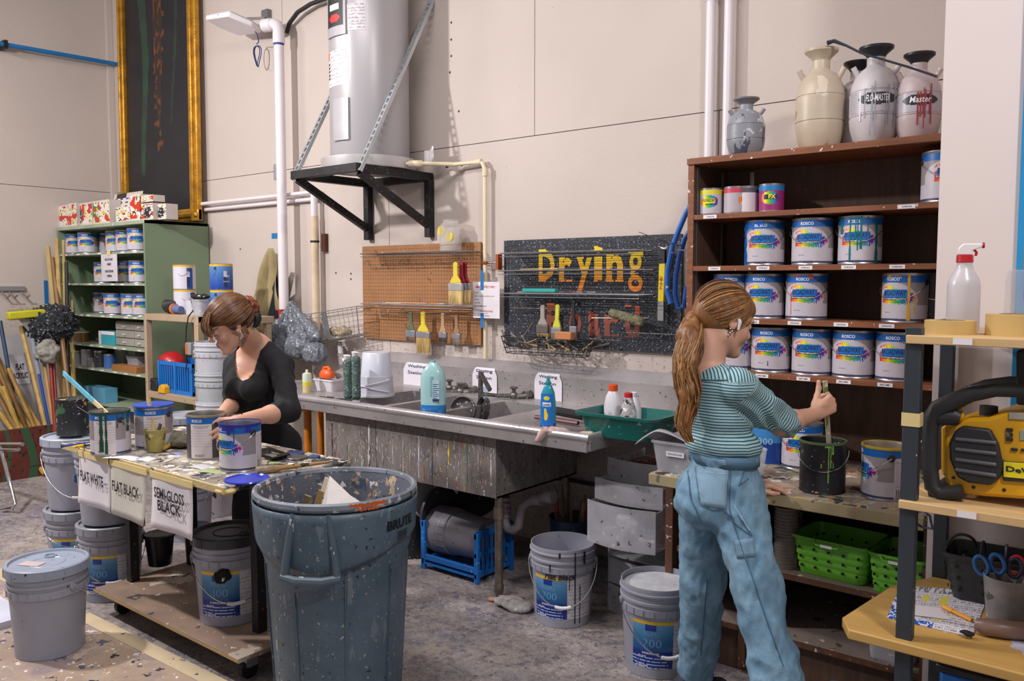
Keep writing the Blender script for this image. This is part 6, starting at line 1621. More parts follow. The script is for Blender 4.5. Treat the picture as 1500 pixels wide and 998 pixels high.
 # ------------------------------------------------------------------ green cabinet
GC=thing('green_cabinet','sage green open cabinet with paint supplies in the back left corner','cabinet',(-7.4,3.7,0))
gX0,gX1,gY0,gY1,gZ=-8.22,-6.60,3.42,3.985,2.075
M_gr=mat('71836a',.5,var=.05,vs=3)
M_gre=mat('98a58c',.5,var=.12,spl=[('d9d4c8',30,.35),('4a5545',40,.3)])
MB().box((gX0,gY0,0),(gX0+.03,gY1,gZ)).build('side_panel',M_gr,GC);MB().box((gX1-.025,gY0,0),(gX1,gY1,gZ)).build('side_panel',M_gr,GC)
MB().box((gX0+.03,gY1-.012,0),(gX1-.025,gY1,gZ)).build('back_panel',M_gr,GC)
MB().box((gX0,gY0-.003,gZ-.03),(gX1,gY1,gZ)).build('top_panel',M_gre,GC,bevel=.002)
GS=[1.828,1.561,1.283,1.016,.805,.50,.12]
for z in GS:
 o=MB().box((gX0+.031,gY0+.005,z-.018),(gX1-.026,gY1-.013,z)).build('shelf_board',M_gre,GC)
 if z>.7:
  T=MB()
  for k in range(7):
   x=gX0+.15+k*.21+.03*math.sin(k*3+z*9);T.box((x,gY0+.003,z-.015),(x+.06,gY0+.0045,z-.003))
  T.build('shelf_tags',M_white,o);
def gcan(px,sh,rz,lab,y=3.56,**k):
 a_=at(px,400,y=y);return can((a_.x,y,GS[sh]),FW(px)-.2+rz,lab,**k)
for px,sh,rz,y,lab in ((111,0,.1,3.56,'leftmost paint can on the top shelf of the green cabinet'),(130,0,0,3.54,'second paint can on the top shelf of the green cabinet, standing forward'),(155,0,.9,3.7,'shaded paint can turned sideways, middle of the cabinet top shelf'),(171,0,-.1,3.60,'paint can right of the middle on the cabinet top shelf'),(186,0,0,3.58,'second paint can from the right on the cabinet top shelf'),(203,0,.1,3.52,'rightmost paint can on the cabinet top shelf'),(152,1,0,3.62,'paint can half behind the taped notice on the cabinet'),(184,1,.1,3.56,'paint can right of the notice on the second cabinet shelf'),(204,1,0,3.54,'rightmost paint can on the second cabinet shelf'),(149,2,.5,3.70,'shaded paint can at the back of the third cabinet shelf'),(165,2,0,3.54,'large-looking front paint can on the third cabinet shelf'),(191,2,.1,3.54,'second paint can from the right on the third cabinet shelf'),(208,2,0,3.56,'rightmost paint can on the third cabinet shelf')):
 gcan(px,sh,rz,lab,y)
a_,b_=at(148,373,y=3.41),at(172.5,412,y=3.41)
t=thing('taped_notice','white notice taped to the second shelf of the green cabinet','sign',((a_.x+b_.x)/2,3.41,b_.z))
MB().box((a_.x,3.409,b_.z),(b_.x,3.4105,a_.z)).build('sheet',mat('cbc6ce',.6),t)
T=MB();cx=(a_.x+b_.x)/2
for i,s_ in enumerate(('BACK UP PAINT','CABINET','PLEASE USE BEFORE','OPENING')):
 zc=a_.z-(.045,.085,.145,.185)[i];text_on(T,s_,(.14,.08,.15,.09)[i],.022,lambda x,y:(cx+x,3.408,zc+y),bold=.03)
T.build('lettering',M_ink,t)
MB().box((cx-.03,3.4065,a_.z-.012),(cx+.03,3.4085,a_.z+.03)).build('tape_strip',M_tape,t)
def gbox(name,lab,cat,px0,px1,z,h,y,m,dep=.12,rb=.003,sub=None):
 a_,b_=at(px0,500,y=y),at(px1,500,y=y)
 o=MB().box((a_.x,y,z),(b_.x,y+dep,z+h)).build(name,m,bevel=rb);tag(o,lab,cat);return o,a_.x,b_.x
def gcyl(name,lab,cat,px,w_,z,h,y,m,lidm=None):
 a_=at(px,500,y=y+.05);t=thing(name,lab,cat,(a_.x,y+w_/2,z))
 MB().lathe([(0,0),(w_/2,0),(w_/2,h*.9),(w_*.46,h*.92),(0,h*.92)],24).build('jar_body',m,t,world=False)
 MB().lathe([(w_*.47,h*.88),(w_*.5,h*.9),(w_*.5,h),(0,h)],24).build('lid',lidm or M_steel,t,world=False)
gcyl('brass_tin','shallow brown-gold jar on the fourth cabinet shelf','jar',119,.13,GS[3],.095,3.47,mat('6e4f2c',.3,metal=.3),mat('a39a8c',.4))
o,xa,xb=gbox('craft_box','white and teal craft paint box in the middle of the fourth cabinet shelf','box',145,168,GS[3],.12,3.50,mat('2f9aa8',.5,var=.1));MB().box((xa,3.498,GS[3]+.0),(xa+.045,3.4995,GS[3]+.12)).build('white_panel',mat('c9c4cc',.5,var=.3,vs=60),o);MB().box((xa+.05,3.498,GS[3]+.09),(xb,3.4995,GS[3]+.12)).build('white_panel',M_white,o)
t=thing('drawer_organizer','clear grey drawer organizer at the right of the fourth cabinet shelf','organizer',(at(190,490,y=3.5).x,3.6,GS[3]))
x0_,x1_=at(168,490,y=3.5).x,at(212,490,y=3.5).x
MB().box((x0_,3.52,GS[3]),(x1_,3.75,GS[3]+.215)).build('case',mat('8f8a80',.4),t)
for k in range(3):
 for(xa,xb)in ((x0_+.01,x0_+(x1_-x0_)*.62),(x0_+(x1_-x0_)*.64,x1_-.008)):
  d_=MB().box((xa,3.505,GS[3]+.01+.068*k),(xb,3.52,GS[3]+.07+.068*k)).build('drawer',mat('a8a49c',.25,alpha=.85,var=.15),t,bevel=.003)
  MB().box(((xa+xb)/2-.02,3.495,GS[3]+.03+.068*k),((xa+xb)/2+.02,3.505,GS[3]+.045+.068*k)).build('pull',mat('c4c0b8',.3),d_)
for px,w_,h_,col,lab in ((114,.10,.13,'77747a','small grey can at the left of the fifth cabinet shelf'),(127,.13,.15,'9f9ba4','grey labelled can on the fifth cabinet shelf'),(136,.075,.08,'8c8a90','little grey jar in front on the fifth cabinet shelf'),(146,.11,.15,'2c2b2e','black can in the middle of the fifth cabinet shelf'),(160,.10,.13,'3a5f9a','small can with a blue label on the fifth cabinet shelf'),(176,.11,.16,'a5a3a8','grey-white jar behind the wooden block on the fifth shelf')):
 gcyl('paint_jar',lab,'jar',px,w_,GS[4],h_,3.47 if px!=176 else 3.62,mat(col,.4,var=.2,spl=[('c9c5c9',30,.3)]))
gbox('wood_block','orange-brown wooden block lying on the fifth cabinet shelf','block',162,198,GS[4],.055,3.44,mat('9c6a3c',.5,var=.1),.1)
bin_((at(205,520,y=3.6).x,3.62,GS[4]),0,'clear bin at the right of the fifth cabinet shelf',.2,.2,.13,M_frost)
bin_((at(188,520,y=3.7).x,3.78,GS[4]),0,'tall clear bin at the back of the fifth cabinet shelf',.2,.16,.17,M_frost)
for px,y,lab in ((147,3.62,'white-lidded pail at the left of the sixth cabinet shelf'),(187,3.60,'big pale pail with a dark band on the sixth cabinet shelf')):
 a_=at(px,570,y=y);b_=bucket((a_.x,y,.40),2.5,lab,lid=('aaa8ae','w'),labelled=False,m=mat('8d8a90',.4,var=.1,spl=[('2a2a30',12,.35)]));b_.scale=(.9,.9,.95 if px==147 else .98);b_.location.z=.12
gbox('blue_carton','light blue carton standing in front of the pails in the cabinet','box',121,150,.50,.13,3.44,mat('5a9ab8',.5,var=.12,spl=[('2a6ab0',16,.3)]),.12)
rr=random.Random(8)
def artbox(px0,px1,py0,py1,y,lab,seed,kind=0):
 a_,b_=at(px0,py1,y=y),at(px1,py0,y=y)
 z0=gZ+.001 if kind!=3 else a_.z;z1=b_.z
 t=thing('spray_paint_box',lab,'box',((a_.x+b_.x)/2,y+.05,z0))
 w_,h_=b_.x-a_.x,z1-z0
 MB().box((a_.x,y,z0),(b_.x,y+.10,z1)).build('carton',mat('b9b0aa',.5),t)
 def f(u,v):
  n1=noise.noise((u*2.5+seed,v*3.5,seed));n2=noise.noise((u*5,v*6+seed,4));n3=noise.noise((u*9,v*11,seed*2))
  if v<.1 or v>.93:return (206,200,198)
  if kind==1 and ((u-.55)/.33)**2+((v-.45)/.35)**2<1:return (26,26,32)if n3<.25 else (190,190,196)
  if n1>.22:return (196,44,34)
  if n2>.25:return (214,190,40)
  if n3>.30:return (40,90,60)if kind==2 else (40,40,46)
  if kind==2 and n1>-.1:return (50,120,70)
  return (222,214,208)
 MB().sheet(lambda u,v:(a_.x+w_*u,y-.0008,z0+h_*v),22,34,f).build('printed_front',M_print,t,flat=True)
for i,(x0,x1,y0,y1,y,k)in enumerate([(87,100,300,329,3.46,0),(101,112,297,327,3.46,0),(112,121,298,327,3.49,1),(121,134,296,326,3.46,0),(134,146,294,325,3.47,2),(146,160,292,324,3.45,0),(170,190,302,322,3.46,0),(191,206,284,318,3.46,0),(206,224,297,317,3.46,1),(226,243,298,319,3.5,1)]):
 artbox(x0,x1,y0,y1,y,['leftmost','second from the left','black-figured third from the left','fourth from the left','green','sixth from the left','short low','tall','black-and-white','rightmost'][i]+' printed spray paint box on top of the green cabinet',i*3.1+1,k)
artbox(205,224,285,297,3.46,'small printed box stacked on the black-and-white box',9,3)
a_,b_=at(160,324,y=3.52),at(200,279,y=3.52)
t=thing('colour_chart','white card chart with rows of colour swatches on the green cabinet','chart',((a_.x+b_.x)/2,3.52,gZ))
def chart(u,v):
 i,j=int(u*5),int(v*8);fu,fv=u*5-i,v*8-j
 if v>.84:return (30,30,34)if .1<u<.45 else (190,182,170)
 if .2<fu<.8 and .3<fv<.75:return [(30,80,170),(150,40,60),(220,190,40),(120,80,50),(40,110,90),(40,50,110),(120,30,70)][(i+j*2 if i else 0)%7]
 return (206,200,196)
MB().sheet(lambda u,v:(a_.x+(b_.x-a_.x)*u,3.515+.06*v,gZ+.001+(b_.z-gZ)*v),40,56,chart).build('card',M_print,t,solid=.003,flat=True)
# ------------------------------------------------------------------ beige resin shelf with clutter
BS=thing('resin_shelf','beige plastic shelf unit between the green cabinet and the woman in black','shelf',(-5.85,3.5,0))
bX0,bX1,bY0,bY1,bT,bM_=-6.42,at(290,465,y=3.30).x,3.30,3.75,1.325,.715
M_bz=mat('a8937a',.5,var=.08,spl=[('6a5a4a',30,.3)])
for z in (bT,bM_,.15):
 MB().box((bX0,bY0,z-.05),(bX1,bY1,z)).build('shelf_board',M_bz,BS,bevel=.004)
for x,w_ in ((bX0,.035),(bX1-.055,.055)):
 for y in (bY0-.004,bY1-.05):
  MB().box((x,y,0),(x+w_,y+.05,bT-.001)).build('post',M_bz,BS,bevel=.004)
M_gal=vcmat(.4,'gallon_print')
def gallon(px,z,lab,blue,y=3.50,rz=0):
 a_=at(px,440,y=y);t=thing('paint_can',lab,'paint can',(a_.x,y,z),FW(px)+rz)
 MB().lathe([(0,0),(.0825,0),(.0825,.19),(.08,.192),(0,.190)],32).build('can_body',M_tin,t,world=False)
 def f(u,v):
  x=(u-.5)*2
  if v>.93:return (214,170,40)
  if abs(x-.12)<.045 and .06<v<.72:return (190,188,200)if int(v*50)%2 else (40,50,90)
  if blue:return tuple(int(a+(b-a)*v)for a,b in zip((24,60,150),(90,140,190)))
  return (30,80,160)if .06<x<.28 and v<.88 else (204,202,214)
 L=MB().sheet(lambda u,v:cyl_fn(.083)((u-.5)*.5,.003+.184*v),60,26,f).build('wrap_label',M_print,t,world=False)
 MB().lathe([(0,.003),(.012,.002),(.013,0)],14,M=Matrix.Translation(Vector(cyl_fn(.083)(.04 if not blue else -.04,.155)))@Matrix.Rotation(PI/2,4,'X')).build('ear',M_ear,t,world=False)
 MB().tube([cyl_fn(.087)(.04-.09*i/10 if not blue else -.04-.03*i/10,.155-.05*math.sin(i*.25))for i in range(11)],.0015,5).build('bail_handle',M_chrome,t,world=False)
 if blue:
  T=MB();text_on(T,'20',.03,.016,lambda x,y:cyl_fn(.0835)(x+.045,.10+y));text_on(T,'SUPER PAINT',.05,.008,lambda x,y:cyl_fn(.0835)(x+.04,.06+y));T.build('lettering',M_whiteink,L,world=False)
gallon(271,bT+.192,'white gallon can with yellow top band, upper of the left pair',False)
gallon(271,bT,'white gallon can under another one, left pair on the beige shelf',False,rz=.3)
for z,lab in ((bT+.192,'blue gallon can with yellow top band, upper of the pair above the bun'),(bT,'blue gallon can under another one, directly behind the hair of the woman in black')):
 gallon(325,z,lab,True)
MB().box((bX1-.001,3.36,bT-.05),(bX1+.42,3.66,bT)).build('shelf_extension',M_bz,BS,bevel=.004)
MB().box((bX1+.37,3.60,0),(bX1+.41,3.64,bT-.051)).build('post',M_bz,BS)
a_=at(292,450,y=3.38);bin_((a_.x,3.40,bT),0,'clear small tub under a black cloth on the beige shelf',.13,.12,.12,M_frost)
rag('black_cloth','black cloth lying on the clear tub on the beige shelf',(a_.x-.01,3.40,bT+.14),(.085,.06,.018),'1d1d22',51,.008,amp=.012)
a_=at(250,455,y=3.38)
t=thing('work_light','black hooded clamp light with an orange ring lying on the beige shelf','lamp',(a_.x,3.40,bT))
MB().lathe([(.02,0),(.06,.02),(.02,.10),(0,.11)],20,M=Matrix.Translation((-.08,0,.05))@Matrix.Rotation(1.2,4,'Y')).build('hood',mat('2a2a2c',.4),t,world=False)
MB().cyl((.015,0,.04),(.035,0,.04),.042,n=20).build('ring',mat('d8741c',.4),t,world=False);MB().cyl((.035,0,.04),(.12,0,.035),.034,.028,n=20).build('body',mat('5a6a9a',.4),t,world=False)
o=MB().box((at(272,430,y=3.4).x,3.40,bT+.001),(at(296,430,y=3.4).x,3.43,bT+.11)).build('bubble_wrap',mat('c4c6d2',.4,var=.1));tag(o,'pale plastic packet leaning beside the clear tub on the beige shelf','packet')
pc=[at(283,455,y=3.27),at(276,464,y=3.27),at(273,480,y=3.27),at(272,505,y=3.27),at(274,530,y=3.28),at(272,545,y=3.3)]
o=MB().tube(pc,.005,6).build('extension_cable',M_black);tag(o,'black power cord hanging in front of the beige shelf opening','cord')
p=at(279,511,y=3.27);t=thing('battery_pack','small grey and orange battery pack hanging on the black cord','battery',(p.x,3.27,p.z-.05))
MB().box((p.x-.035,3.25,p.z-.045),(p.x+.035,3.285,p.z+.045)).build('pack_case',mat('8a8c92',.4),t,bevel=.004);MB().box((p.x-.03,3.246,p.z-.04),(p.x-.01,3.25,p.z+.035)).build('stripe',mat('d8621c',.4),t)
x0_,x1_=at(232,560,y=3.34).x,at(282,560,y=3.34).x
t=thing('blue_crate','bright blue slotted crate on the middle of the beige shelf','crate',((x0_+x1_)/2,3.45,bM_))
Mb=mat('1a6fc0',.4,var=.06)
hC=.245
for x in (x0_,(x0_+x1_)/2-.012,x1_-.024):MB().box((x,3.335,bM_),(x+.024,3.36,bM_+hC)).build('post',Mb,t,bevel=.002)
for z in (0,hC-.03):MB().box((x0_,3.34,bM_+z),(x1_,3.355,bM_+z+.03)).build('rail',Mb,t)
for k in range(14):
 x=x0_+.03+k*(x1_-x0_-.05)/14;MB().box((x,3.343,bM_+.03),(x+.012,3.352,bM_+hC-.03)).build('slat',Mb,t)
for x in (x0_,x1_-.012):MB().box((x,3.36,bM_),(x+.012,3.62,bM_+hC)).build('side',Mb,t)
MB().box((x0_,3.36,bM_),(x1_,3.62,bM_+.01)).build('base_panel',Mb,t);MB().box((x0_,3.61,bM_),(x1_,3.62,bM_+hC)).build('side',Mb,t)
p=at(252,538,y=3.48);o=MB().ball((p.x,3.48,bM_+.20),(.13,.11,.105),n=24,m=14).build('ball',mat('b01c22',.35));tag(o,'red ball sitting in the blue crate on the beige shelf','ball')
p=at(225,575,y=3.33);t=thing('power_tool','black ribbed power tool battery case left of the blue crate','tool',(p.x,3.36,bM_))
MB().prism([(-.08,0),(.08,0),(.06,.09),(-.03,.10)],-.04,.04,M=Matrix.Rotation(PI/2,4,'X')).build('case',mat('222226',.5),t,world=False,bevel=.006)
for k in range(5):MB().beam((-.05+.025*k,-.042,.015),(-.02+.02*k,-.042,.085),.006,.006).build('rib',mat('3c3c42',.5),t,world=False)
p=at(239,579,y=3.31);o=MB().prism([(-.05,0),(.055,0),(.05,.05),(.01,.07),(-.03,.05)],-.025,.025,M=Matrix.Translation((p.x,3.315,bM_))@Matrix.Rotation(PI/2,4,'X')).build('tool_part',mat('d8a01c',.4),bevel=.005);tag(o,'small yellow tool part in front of the blue crate','tool')
# ------------------------------------------------------------------ left wall: pipe, rack, sign, brooms, poles
a_,b_=at(-40,57,x=-8.14),at(181,93,x=-8.14)
t=thing('blue_air_pipe','straight blue pipe running along the upper left wall','pipe',(-8.14,(a_.y+b_.y)/2,a_.z))
MB().cyl((-8.14,a_.y,3.63),(-8.14,3.99,3.66),.020,n=12).build('pipe_run',mat('1d6fae',.4),t)
p=at(7,63,x=-8.14);MB().box((-8.249,p.y-.015,3.60),(-8.11,p.y+.015,3.67)).build('pipe_hanger',M_blackmetal,t)
p,q=at(-5,423,x=-8.22),at(37,424,x=-8.22)
t=thing('tool_rack','short grey hook rack screwed to the left wall','rack',(-8.22,(p.y+q.y)/2,p.z-.1))
MB().box((-8.249,p.y-.3,p.z-.02),(-8.22,q.y,p.z+.02)).build('rail',mat('9a9ea2',.4,metal=.5),t)
for px in (4,15,33):r_=at(px,428,x=-8.2);MB().tube([(-8.22,r_.y,r_.z),(-8.16,r_.y+.02,r_.z-.05),(-8.13,r_.y+.03,r_.z-.03)],.008,8).build('hook',mat('8a8478',.4,metal=.5),t)
a_,b_=at(8,524,x=-8.24),at(45,562,x=-8.24)
t=thing('wall_sign','white wall sign reading flat acrylic behind the bamboo poles','sign',(-8.24,(a_.y+b_.y)/2,b_.z))
MB().box((-8.2475,a_.y,b_.z),(-8.243,b_.y,a_.z)).build('sheet',mat('cfcad2',.6),t)
T=MB();cy,cz=(a_.y+b_.y)/2,(a_.z+b_.z)/2;W_=b_.y-a_.y
text_on(T,'FLAT',W_*.36,.055,lambda x,y:(-8.241,cy+x+W_*.08,cz+.035+y),bold=.03);text_on(T,'ACRYLIC',W_*.62,.055,lambda x,y:(-8.241,cy+x+W_*.08,cz-.045+y),bold=.03)
T.build('lettering',M_ink,t)
a_,b_=at(-60,490,x=-8.245),at(58,490,x=-8.245)
o=MB().box((-8.249,a_.y,.05),(-8.2478,b_.y,at(20,490,x=-8.245).z)).build('wall_board',mat('b9b4b8',.6,var=.05));tag(o,'large pale board behind the bamboo on the left wall','board')
xr_p=at(62,697,z=0).x
ya,yb=1.6,at(80,690,x=xr_p).y
t=thing('scenery_flat','low red-brown scenery panel painted with green bamboo stalks','panel',(xr_p,(ya+yb)/2,0))
zt_=at(62,624,x=xr_p).z
def flat(u,v):
 y=u*(yb-ya);n=noise.noise((u*40,v*3,0))
 for k in range(9):
  c=.06+k*.115+.03*math.sin(k*5);wd=.016+.008*math.sin(k*3)
  if abs(u-c-.03*math.sin(v*3+k))<wd:return (52,84,58)if int((v+k*.13)*5)%5 or (v*5)%1>.1 else (30,60,40)
 if noise.noise((u*60,v*9,5))>.42:return (30,34,28)
 return (96+10*n,44+6*n,36)
MB().box((xr_p-.03,ya,0),(xr_p-.001,yb,zt_)).build('panel_board',mat('5a3a2e',.7),t)
MB().sheet(lambda u,v:(xr_p,ya+(yb-ya)*u,zt_*v),200,30,flat).build('painted_face',M_print,t,flat=True)
def pole(p,q,r,col,label,name='bamboo_pole',nodes=True,cat='pole',group=None,m=None):
 t_=thing(name,label,cat,q,0,group)if nodes else None
 L_=(q-p).length;d_=(q-p).normalized()
 pts,rs=[],[]
 if nodes:
  n=int(L_/.16)
  for i in range(n+1):
   for f_,k_ in ((0,1.0),(.02,1.18),(.04,1.0)):
    s_=(i+f_/.16*.16/.16)*L_/max(1,n)*1.0+(f_*.35);
    if s_<=L_:pts.append(p+d_*s_);rs.append(r*k_)
  MB().tube(pts,rs,8).build('stalk',m or mat(col,.5,var=.25,vs=12),t_)
  return t_
 o=MB().tube([p,q],r,8).build(name,m or mat(col,.5,var=.15));tag(o,label,cat,group);return o
XP=-7.75
rr=random.Random(12)
for i,(x0,y0,x1,y1,col)in enumerate([(-2,530,60,628,'a07c3e'),(-2,546,46,630,'8c6a34'),(-4,560,34,632,'a5823c'),(-6,575,26,634,'7a5c2e'),(-6,598,22,636,'ab883e'),(12,540,52,630,'9c7838'),(-6,520,40,632,'6e5228'),(4,566,30,634,'b08e46')]):
 p,q=at(x0,y0,x=XP-.25+.05*i),at(x1,y1,x=XP+.2)
 d_=(p-q);q=q-d_.normalized()*(q.z-.02)/max(.2,d_.normalized().z);
 pole(p+(d_.normalized()*.35 if x0<0 else Vector()),q,.019,col,'bamboo pole leaning in the heap at the left edge',group='bamboo poles heaped by the left wall')
def down(p,q):
 d_=(q-p).normalized();return q+d_*((q.z-.01)/-d_.z)if d_.z<-.05 else q
p,q=at(0,470,x=XP-.1),at(30,640,x=XP+.1);pole(p,down(p,q),.017,'24405c','dark blue pole leaning among the bamboo at the left edge','broom_handle',False)
p,q=at(31,478,x=XP),at(66,622,x=XP+.25);q=down(p,q)
t=pole(p,q,.018,'b59858','wide push broom standing upside down with a bamboo handle','push_broom',cat='broom')
a_,b_=at(14,460,x=XP),at(88,452,x=XP)
MB().beam(a_-Vector((0,0,.03)),b_-Vector((0,0,.03)),.06,.05).build('broom_head',mat('7d6a4a',.6),t)
MB().beam(a_+Vector((0,0,.01)),b_+Vector((0,0,.02)),.07,.06).build('bristles',mat('a39a80',.9,var=.4,vs=60,bump=1),t)
p,q=at(45,484,x=XP+.12),at(57,548,x=XP+.16)
t=thing('sponge_mop','upside-down sponge mop with a bright yellow head and a blue handle','mop',down(p,q))
MB().tube([p,q],.018,10).build('shaft',mat('8c94a4',.4),t);MB().tube([q,down(q,at(72,624,x=XP+.25))],.013,8).build('handle',mat('1c4a9c',.4),t)
a_,b_=at(11,463,x=XP+.15),at(68,458,x=XP+.15)
MB().beam(a_,b_,.07,.062).build('sponge',mat('b9b41c',.8,var=.08,bump=.4),t,bevel=.01)
MB().add([at(27,468,x=XP+.14),at(56,466,x=XP+.14),at(51,483,x=XP+.14),at(41,485,x=XP+.14)]+[at(27,468,x=XP+.08),at(56,466,x=XP+.08),at(51,483,x=XP+.08),at(41,485,x=XP+.08)],[(0,1,2,3),(7,6,5,4),(0,4,5,1),(1,5,6,2),(2,6,7,3),(3,7,4,0)]).build('head_bracket',mat('8d8a86',.5),t)
c_=at(73,477,x=XP+.1)
p,q=at(71,494,x=XP+.12),at(80,620,x=XP+.3);q=down(p,q)
t=thing('dust_mop','black shaggy mop with a dark red handle against the green cabinet','mop',q)
V,Fq=sdf_mesh([('ell',tuple(c_),(.17,.17,.15),None,.05),('ell',tuple(c_+Vector((0,.08,.03))),(.12,.12,.12),None,.05)],.012)
nn=np.array([abs(noise.noise(Vector(v)*38))*.07 for v in V])
sdf_object('mop_yarn',V+np_normals(V,Fq)*nn[:,None],Fq,mat('23242a',.9,var=.5,vs=40,spl=[('8f949c',60,.6)]),t,smooth_it=0)
MB().tube([p,q],.015,8).build('handle',mat('8c2418',.4),t)
p,q=at(77,512,x=XP+.14),at(84,620,x=XP+.3);pole(p,down(p,q),.015,'7a2a18','rust red broom handle right of the black mop','broom_handle',False)
p,q=at(64,528,x=XP+.1),at(78,622,x=XP+.25);q=down(p,q)
t=thing('straw_broom','corn broom standing bristles up with a pale wooden handle','broom',q)
MB().tube([p,q],.016,8).build('handle',mat('b8935a',.5),t)
c_=at(62,510,x=XP+.1);MB().add([tuple(at(x,y,x=XP+.1+dx))for dx in (-.03,.03)for x,y in ((44,500),(74,504),(72,522),(66,532),(60,532),(55,518))],[(0,1,2,3,4,5),(11,10,9,8,7,6)]+[(i,i+6,(i+1)%6+6,(i+1)%6)for i in range(6)]).build('straw_head',mat('a38a58',.9,var=.3,vs=50,bump=.8),t)
p=at(70,515,x=XP+.2);rag('plastic_wrap','crumpled clear plastic hanging below the black mop',tuple(p),(.09,.09,.10),'8f8c84',61,.012,amp=.03)
for i,(x0,y0,x1,y1,w_,col,lab,nd)in enumerate([(70,362,90,560,.022,'b39a62','flat pale wooden lath leaning at the left of the green cabinet',False),(83,350,96,600,.020,'a88c52','tall bamboo pole leaning on the left edge of the green cabinet',True),(77,378,88,470,.018,'7d5c38','brown pole between the lath and the tall bamboo',False),(93,352,98,620,.013,'a08a56','thin bamboo pole just inside the left edge of the cabinet',True),(97,384,101,630,.016,'24221f','black pole in front of the green cabinet shelves',False),(103,452,112,640,.017,'b0954e','shorter bamboo pole, rightmost of those on the green cabinet',True),(106,440,106,640,.011,'8c7448','thin tan rod beside the black pole',False)]):
 p,q=at(x0,y0,y=3.27),at(x1,y1,y=3.17);pole(p,down(p,q),w_,col,lab,'bamboo_pole'if nd else 'wooden_pole',nd)
 # ------------------------------------------------------------------ trash can
c_=(-2.444,1.97,0)
TC=thing('trash_can','large blue-grey plastic trash can with paint-spattered rim, centre front','trash can',c_)
TC.scale=(.97,.97,1.03)
M_tc=mat('4d6070',.42,mott=[('6a7784',3,.35),('39515f',5,.4)],var=.14,vs=3,bump=.15,bs=20,spl=[('8d939a',60,.35),('1c2026',45,.30),('a9aeb4',20,.22,(1,1,.15)),('2f6a86',3,.35,(1,1,.35)),('6a7680',35,.5,(1,1,.25)),('c9bda0',40,.18)])
M_tci=mat('5a5f6c',.6,var=.25,vs=8,bump=.4,spl=[('a38c74',9,.8,(1,1,.5)),('bda994',20,.7),('c9c4c4',40,.55),('8a7a6c',30,.6),('a9866a',50,.4),('3a4252',15,.5)])
rT=lambda z:.235+(.282-.235)*z/.80
MB().lathe([(0,.01),(.225,.01),(.235,0),(rT(.02),.02),(rT(.56),.56),(rT(.60)+.012,.60),(rT(.72)+.012,.74),(rT(.76)+.010,.775)],64).build('can_wall',M_tc,TC,world=False)
MB().lathe([(rT(.76)+.008,.772),(.303,.776),(.310,.786),(.308,.80),(.298,.806),(.290,.802),(.286,.79)],64).build('rim',mat('6d7580',.45,var=.3,vs=8,spl=[('b9bcc0',12,.7),('c9cacc',30,.55),('9a5f52',22,.3),('2c3038',35,.4)]),TC,world=False)
MB().lathe([(.290,.80),(rT(.7)-.008,.70),(rT(.1)-.01,.1),(0,.06)],64).build('inner_wall',M_tci,TC,world=False)
for a_ in [math.radians(d)for d in range(7,360,40)]:
 MB().beam((rT(.05)*math.cos(a_),rT(.05)*math.sin(a_),.04),((rT(.55)+.002)*math.cos(a_),(rT(.55)+.002)*math.sin(a_),.555),.004,.008,up=(math.cos(a_),math.sin(a_),0)).build('rib',M_tc,TC,world=False)
AH=math.atan2(-c_[1],-c_[0])-.30
S=MB()
def sk(u,v):
 a_=AH-1.9+3.8*u;dd=abs(a_-AH)
 low=.635-.085*max(0,1-dd/1.1)**.7
 z=.77+(low-.77)*v;return ((rT(z)+.014+.010*(1 if v<.98 else 0)*(1-v*.2))*math.cos(a_),(rT(z)+.014+.010*(1 if v<.98 else 0)*(1-v*.2))*math.sin(a_),z)
S.sheet(sk,60,8);S.build('collar_panel',M_tc,TC,world=False,solid=.006)
M=Matrix.Rotation(AH,4,'Z')
hw_,ri=.085,.315
H=MB()
def hp(y,z,o=0):
 a2=y/.29;rr_2=rT(z)+.022+.030*max(0,(.76-z)/.2)+o;return M@Vector((rr_2*math.cos(a2),rr_2*math.sin(a2),z))
for sg in (-1,1):H.tube([hp(sg*.060,.772),hp(sg*.072,.70),hp(sg*.082,.62),hp(sg*.086,.565)],[.010,.013,.014,.015],10)
H.tube([hp(-.095,.562,.004),hp(-.04,.556,.01),hp(.04,.556,.01),hp(.095,.562,.004)],[.014,.016,.016,.014],10)
H.build('handle',mat('4f5f6c',.42,var=.15,spl=[('b9bdc2',25,.45)]),TC,world=False)
MB().sheet(lambda u,v:M@Vector(((rT(.6+.16*v)+.0165)*math.cos((u-.5)*.46),(rT(.6+.16*v)+.0165)*math.sin((u-.5)*.46),.585+.175*v)),8,4).build('handle_pocket',mat('2c3540',.5,var=.2),TC,world=False,solid=.004)
T=MB();AB=AH+1.16
text_on(T,'BRUTE',.15,.035,lambda x,y:cyl_fn(rT(.70)+.0315,a_front=AB)(x,.705+y),bold=.06,mi=0)
for k in range(5):T.sheet(lambda u,v:cyl_fn(rT(.66)+.0315,a_front=AB)(.01+(u-.5)*.06,.672-.007*k+v*.003),6,1)
T.build('lettering',mat('15171c',.5),TC,world=False)
O=MB();AO=math.atan2(-c_[1],-c_[0])+.35
for dz,wd,cc in ((.0,.14,0),(-.012,.10,0)):
 O.sheet(lambda u,v:(lambda a2,z:((.311-.004*v)*math.cos(a2),(.311-.004*v)*math.sin(a2),z))(AO+(u-.45)*(wd*3.4)*(1-.5*v),.800-.022*v+.004*math.sin(u*30)),26,2)
O.build('orange_paint',mat('d8621c',.35,var=.1),TC,world=False)
P0=Vector((-2.424,1.97,.57))
pts=[(-.12,-.03,.05),(.14,.07,.10),(.24,.02,.165),(.0,-.07,.15),(-.055,.0,.285),(-.09,.05,.16),(.06,.0,.23)]
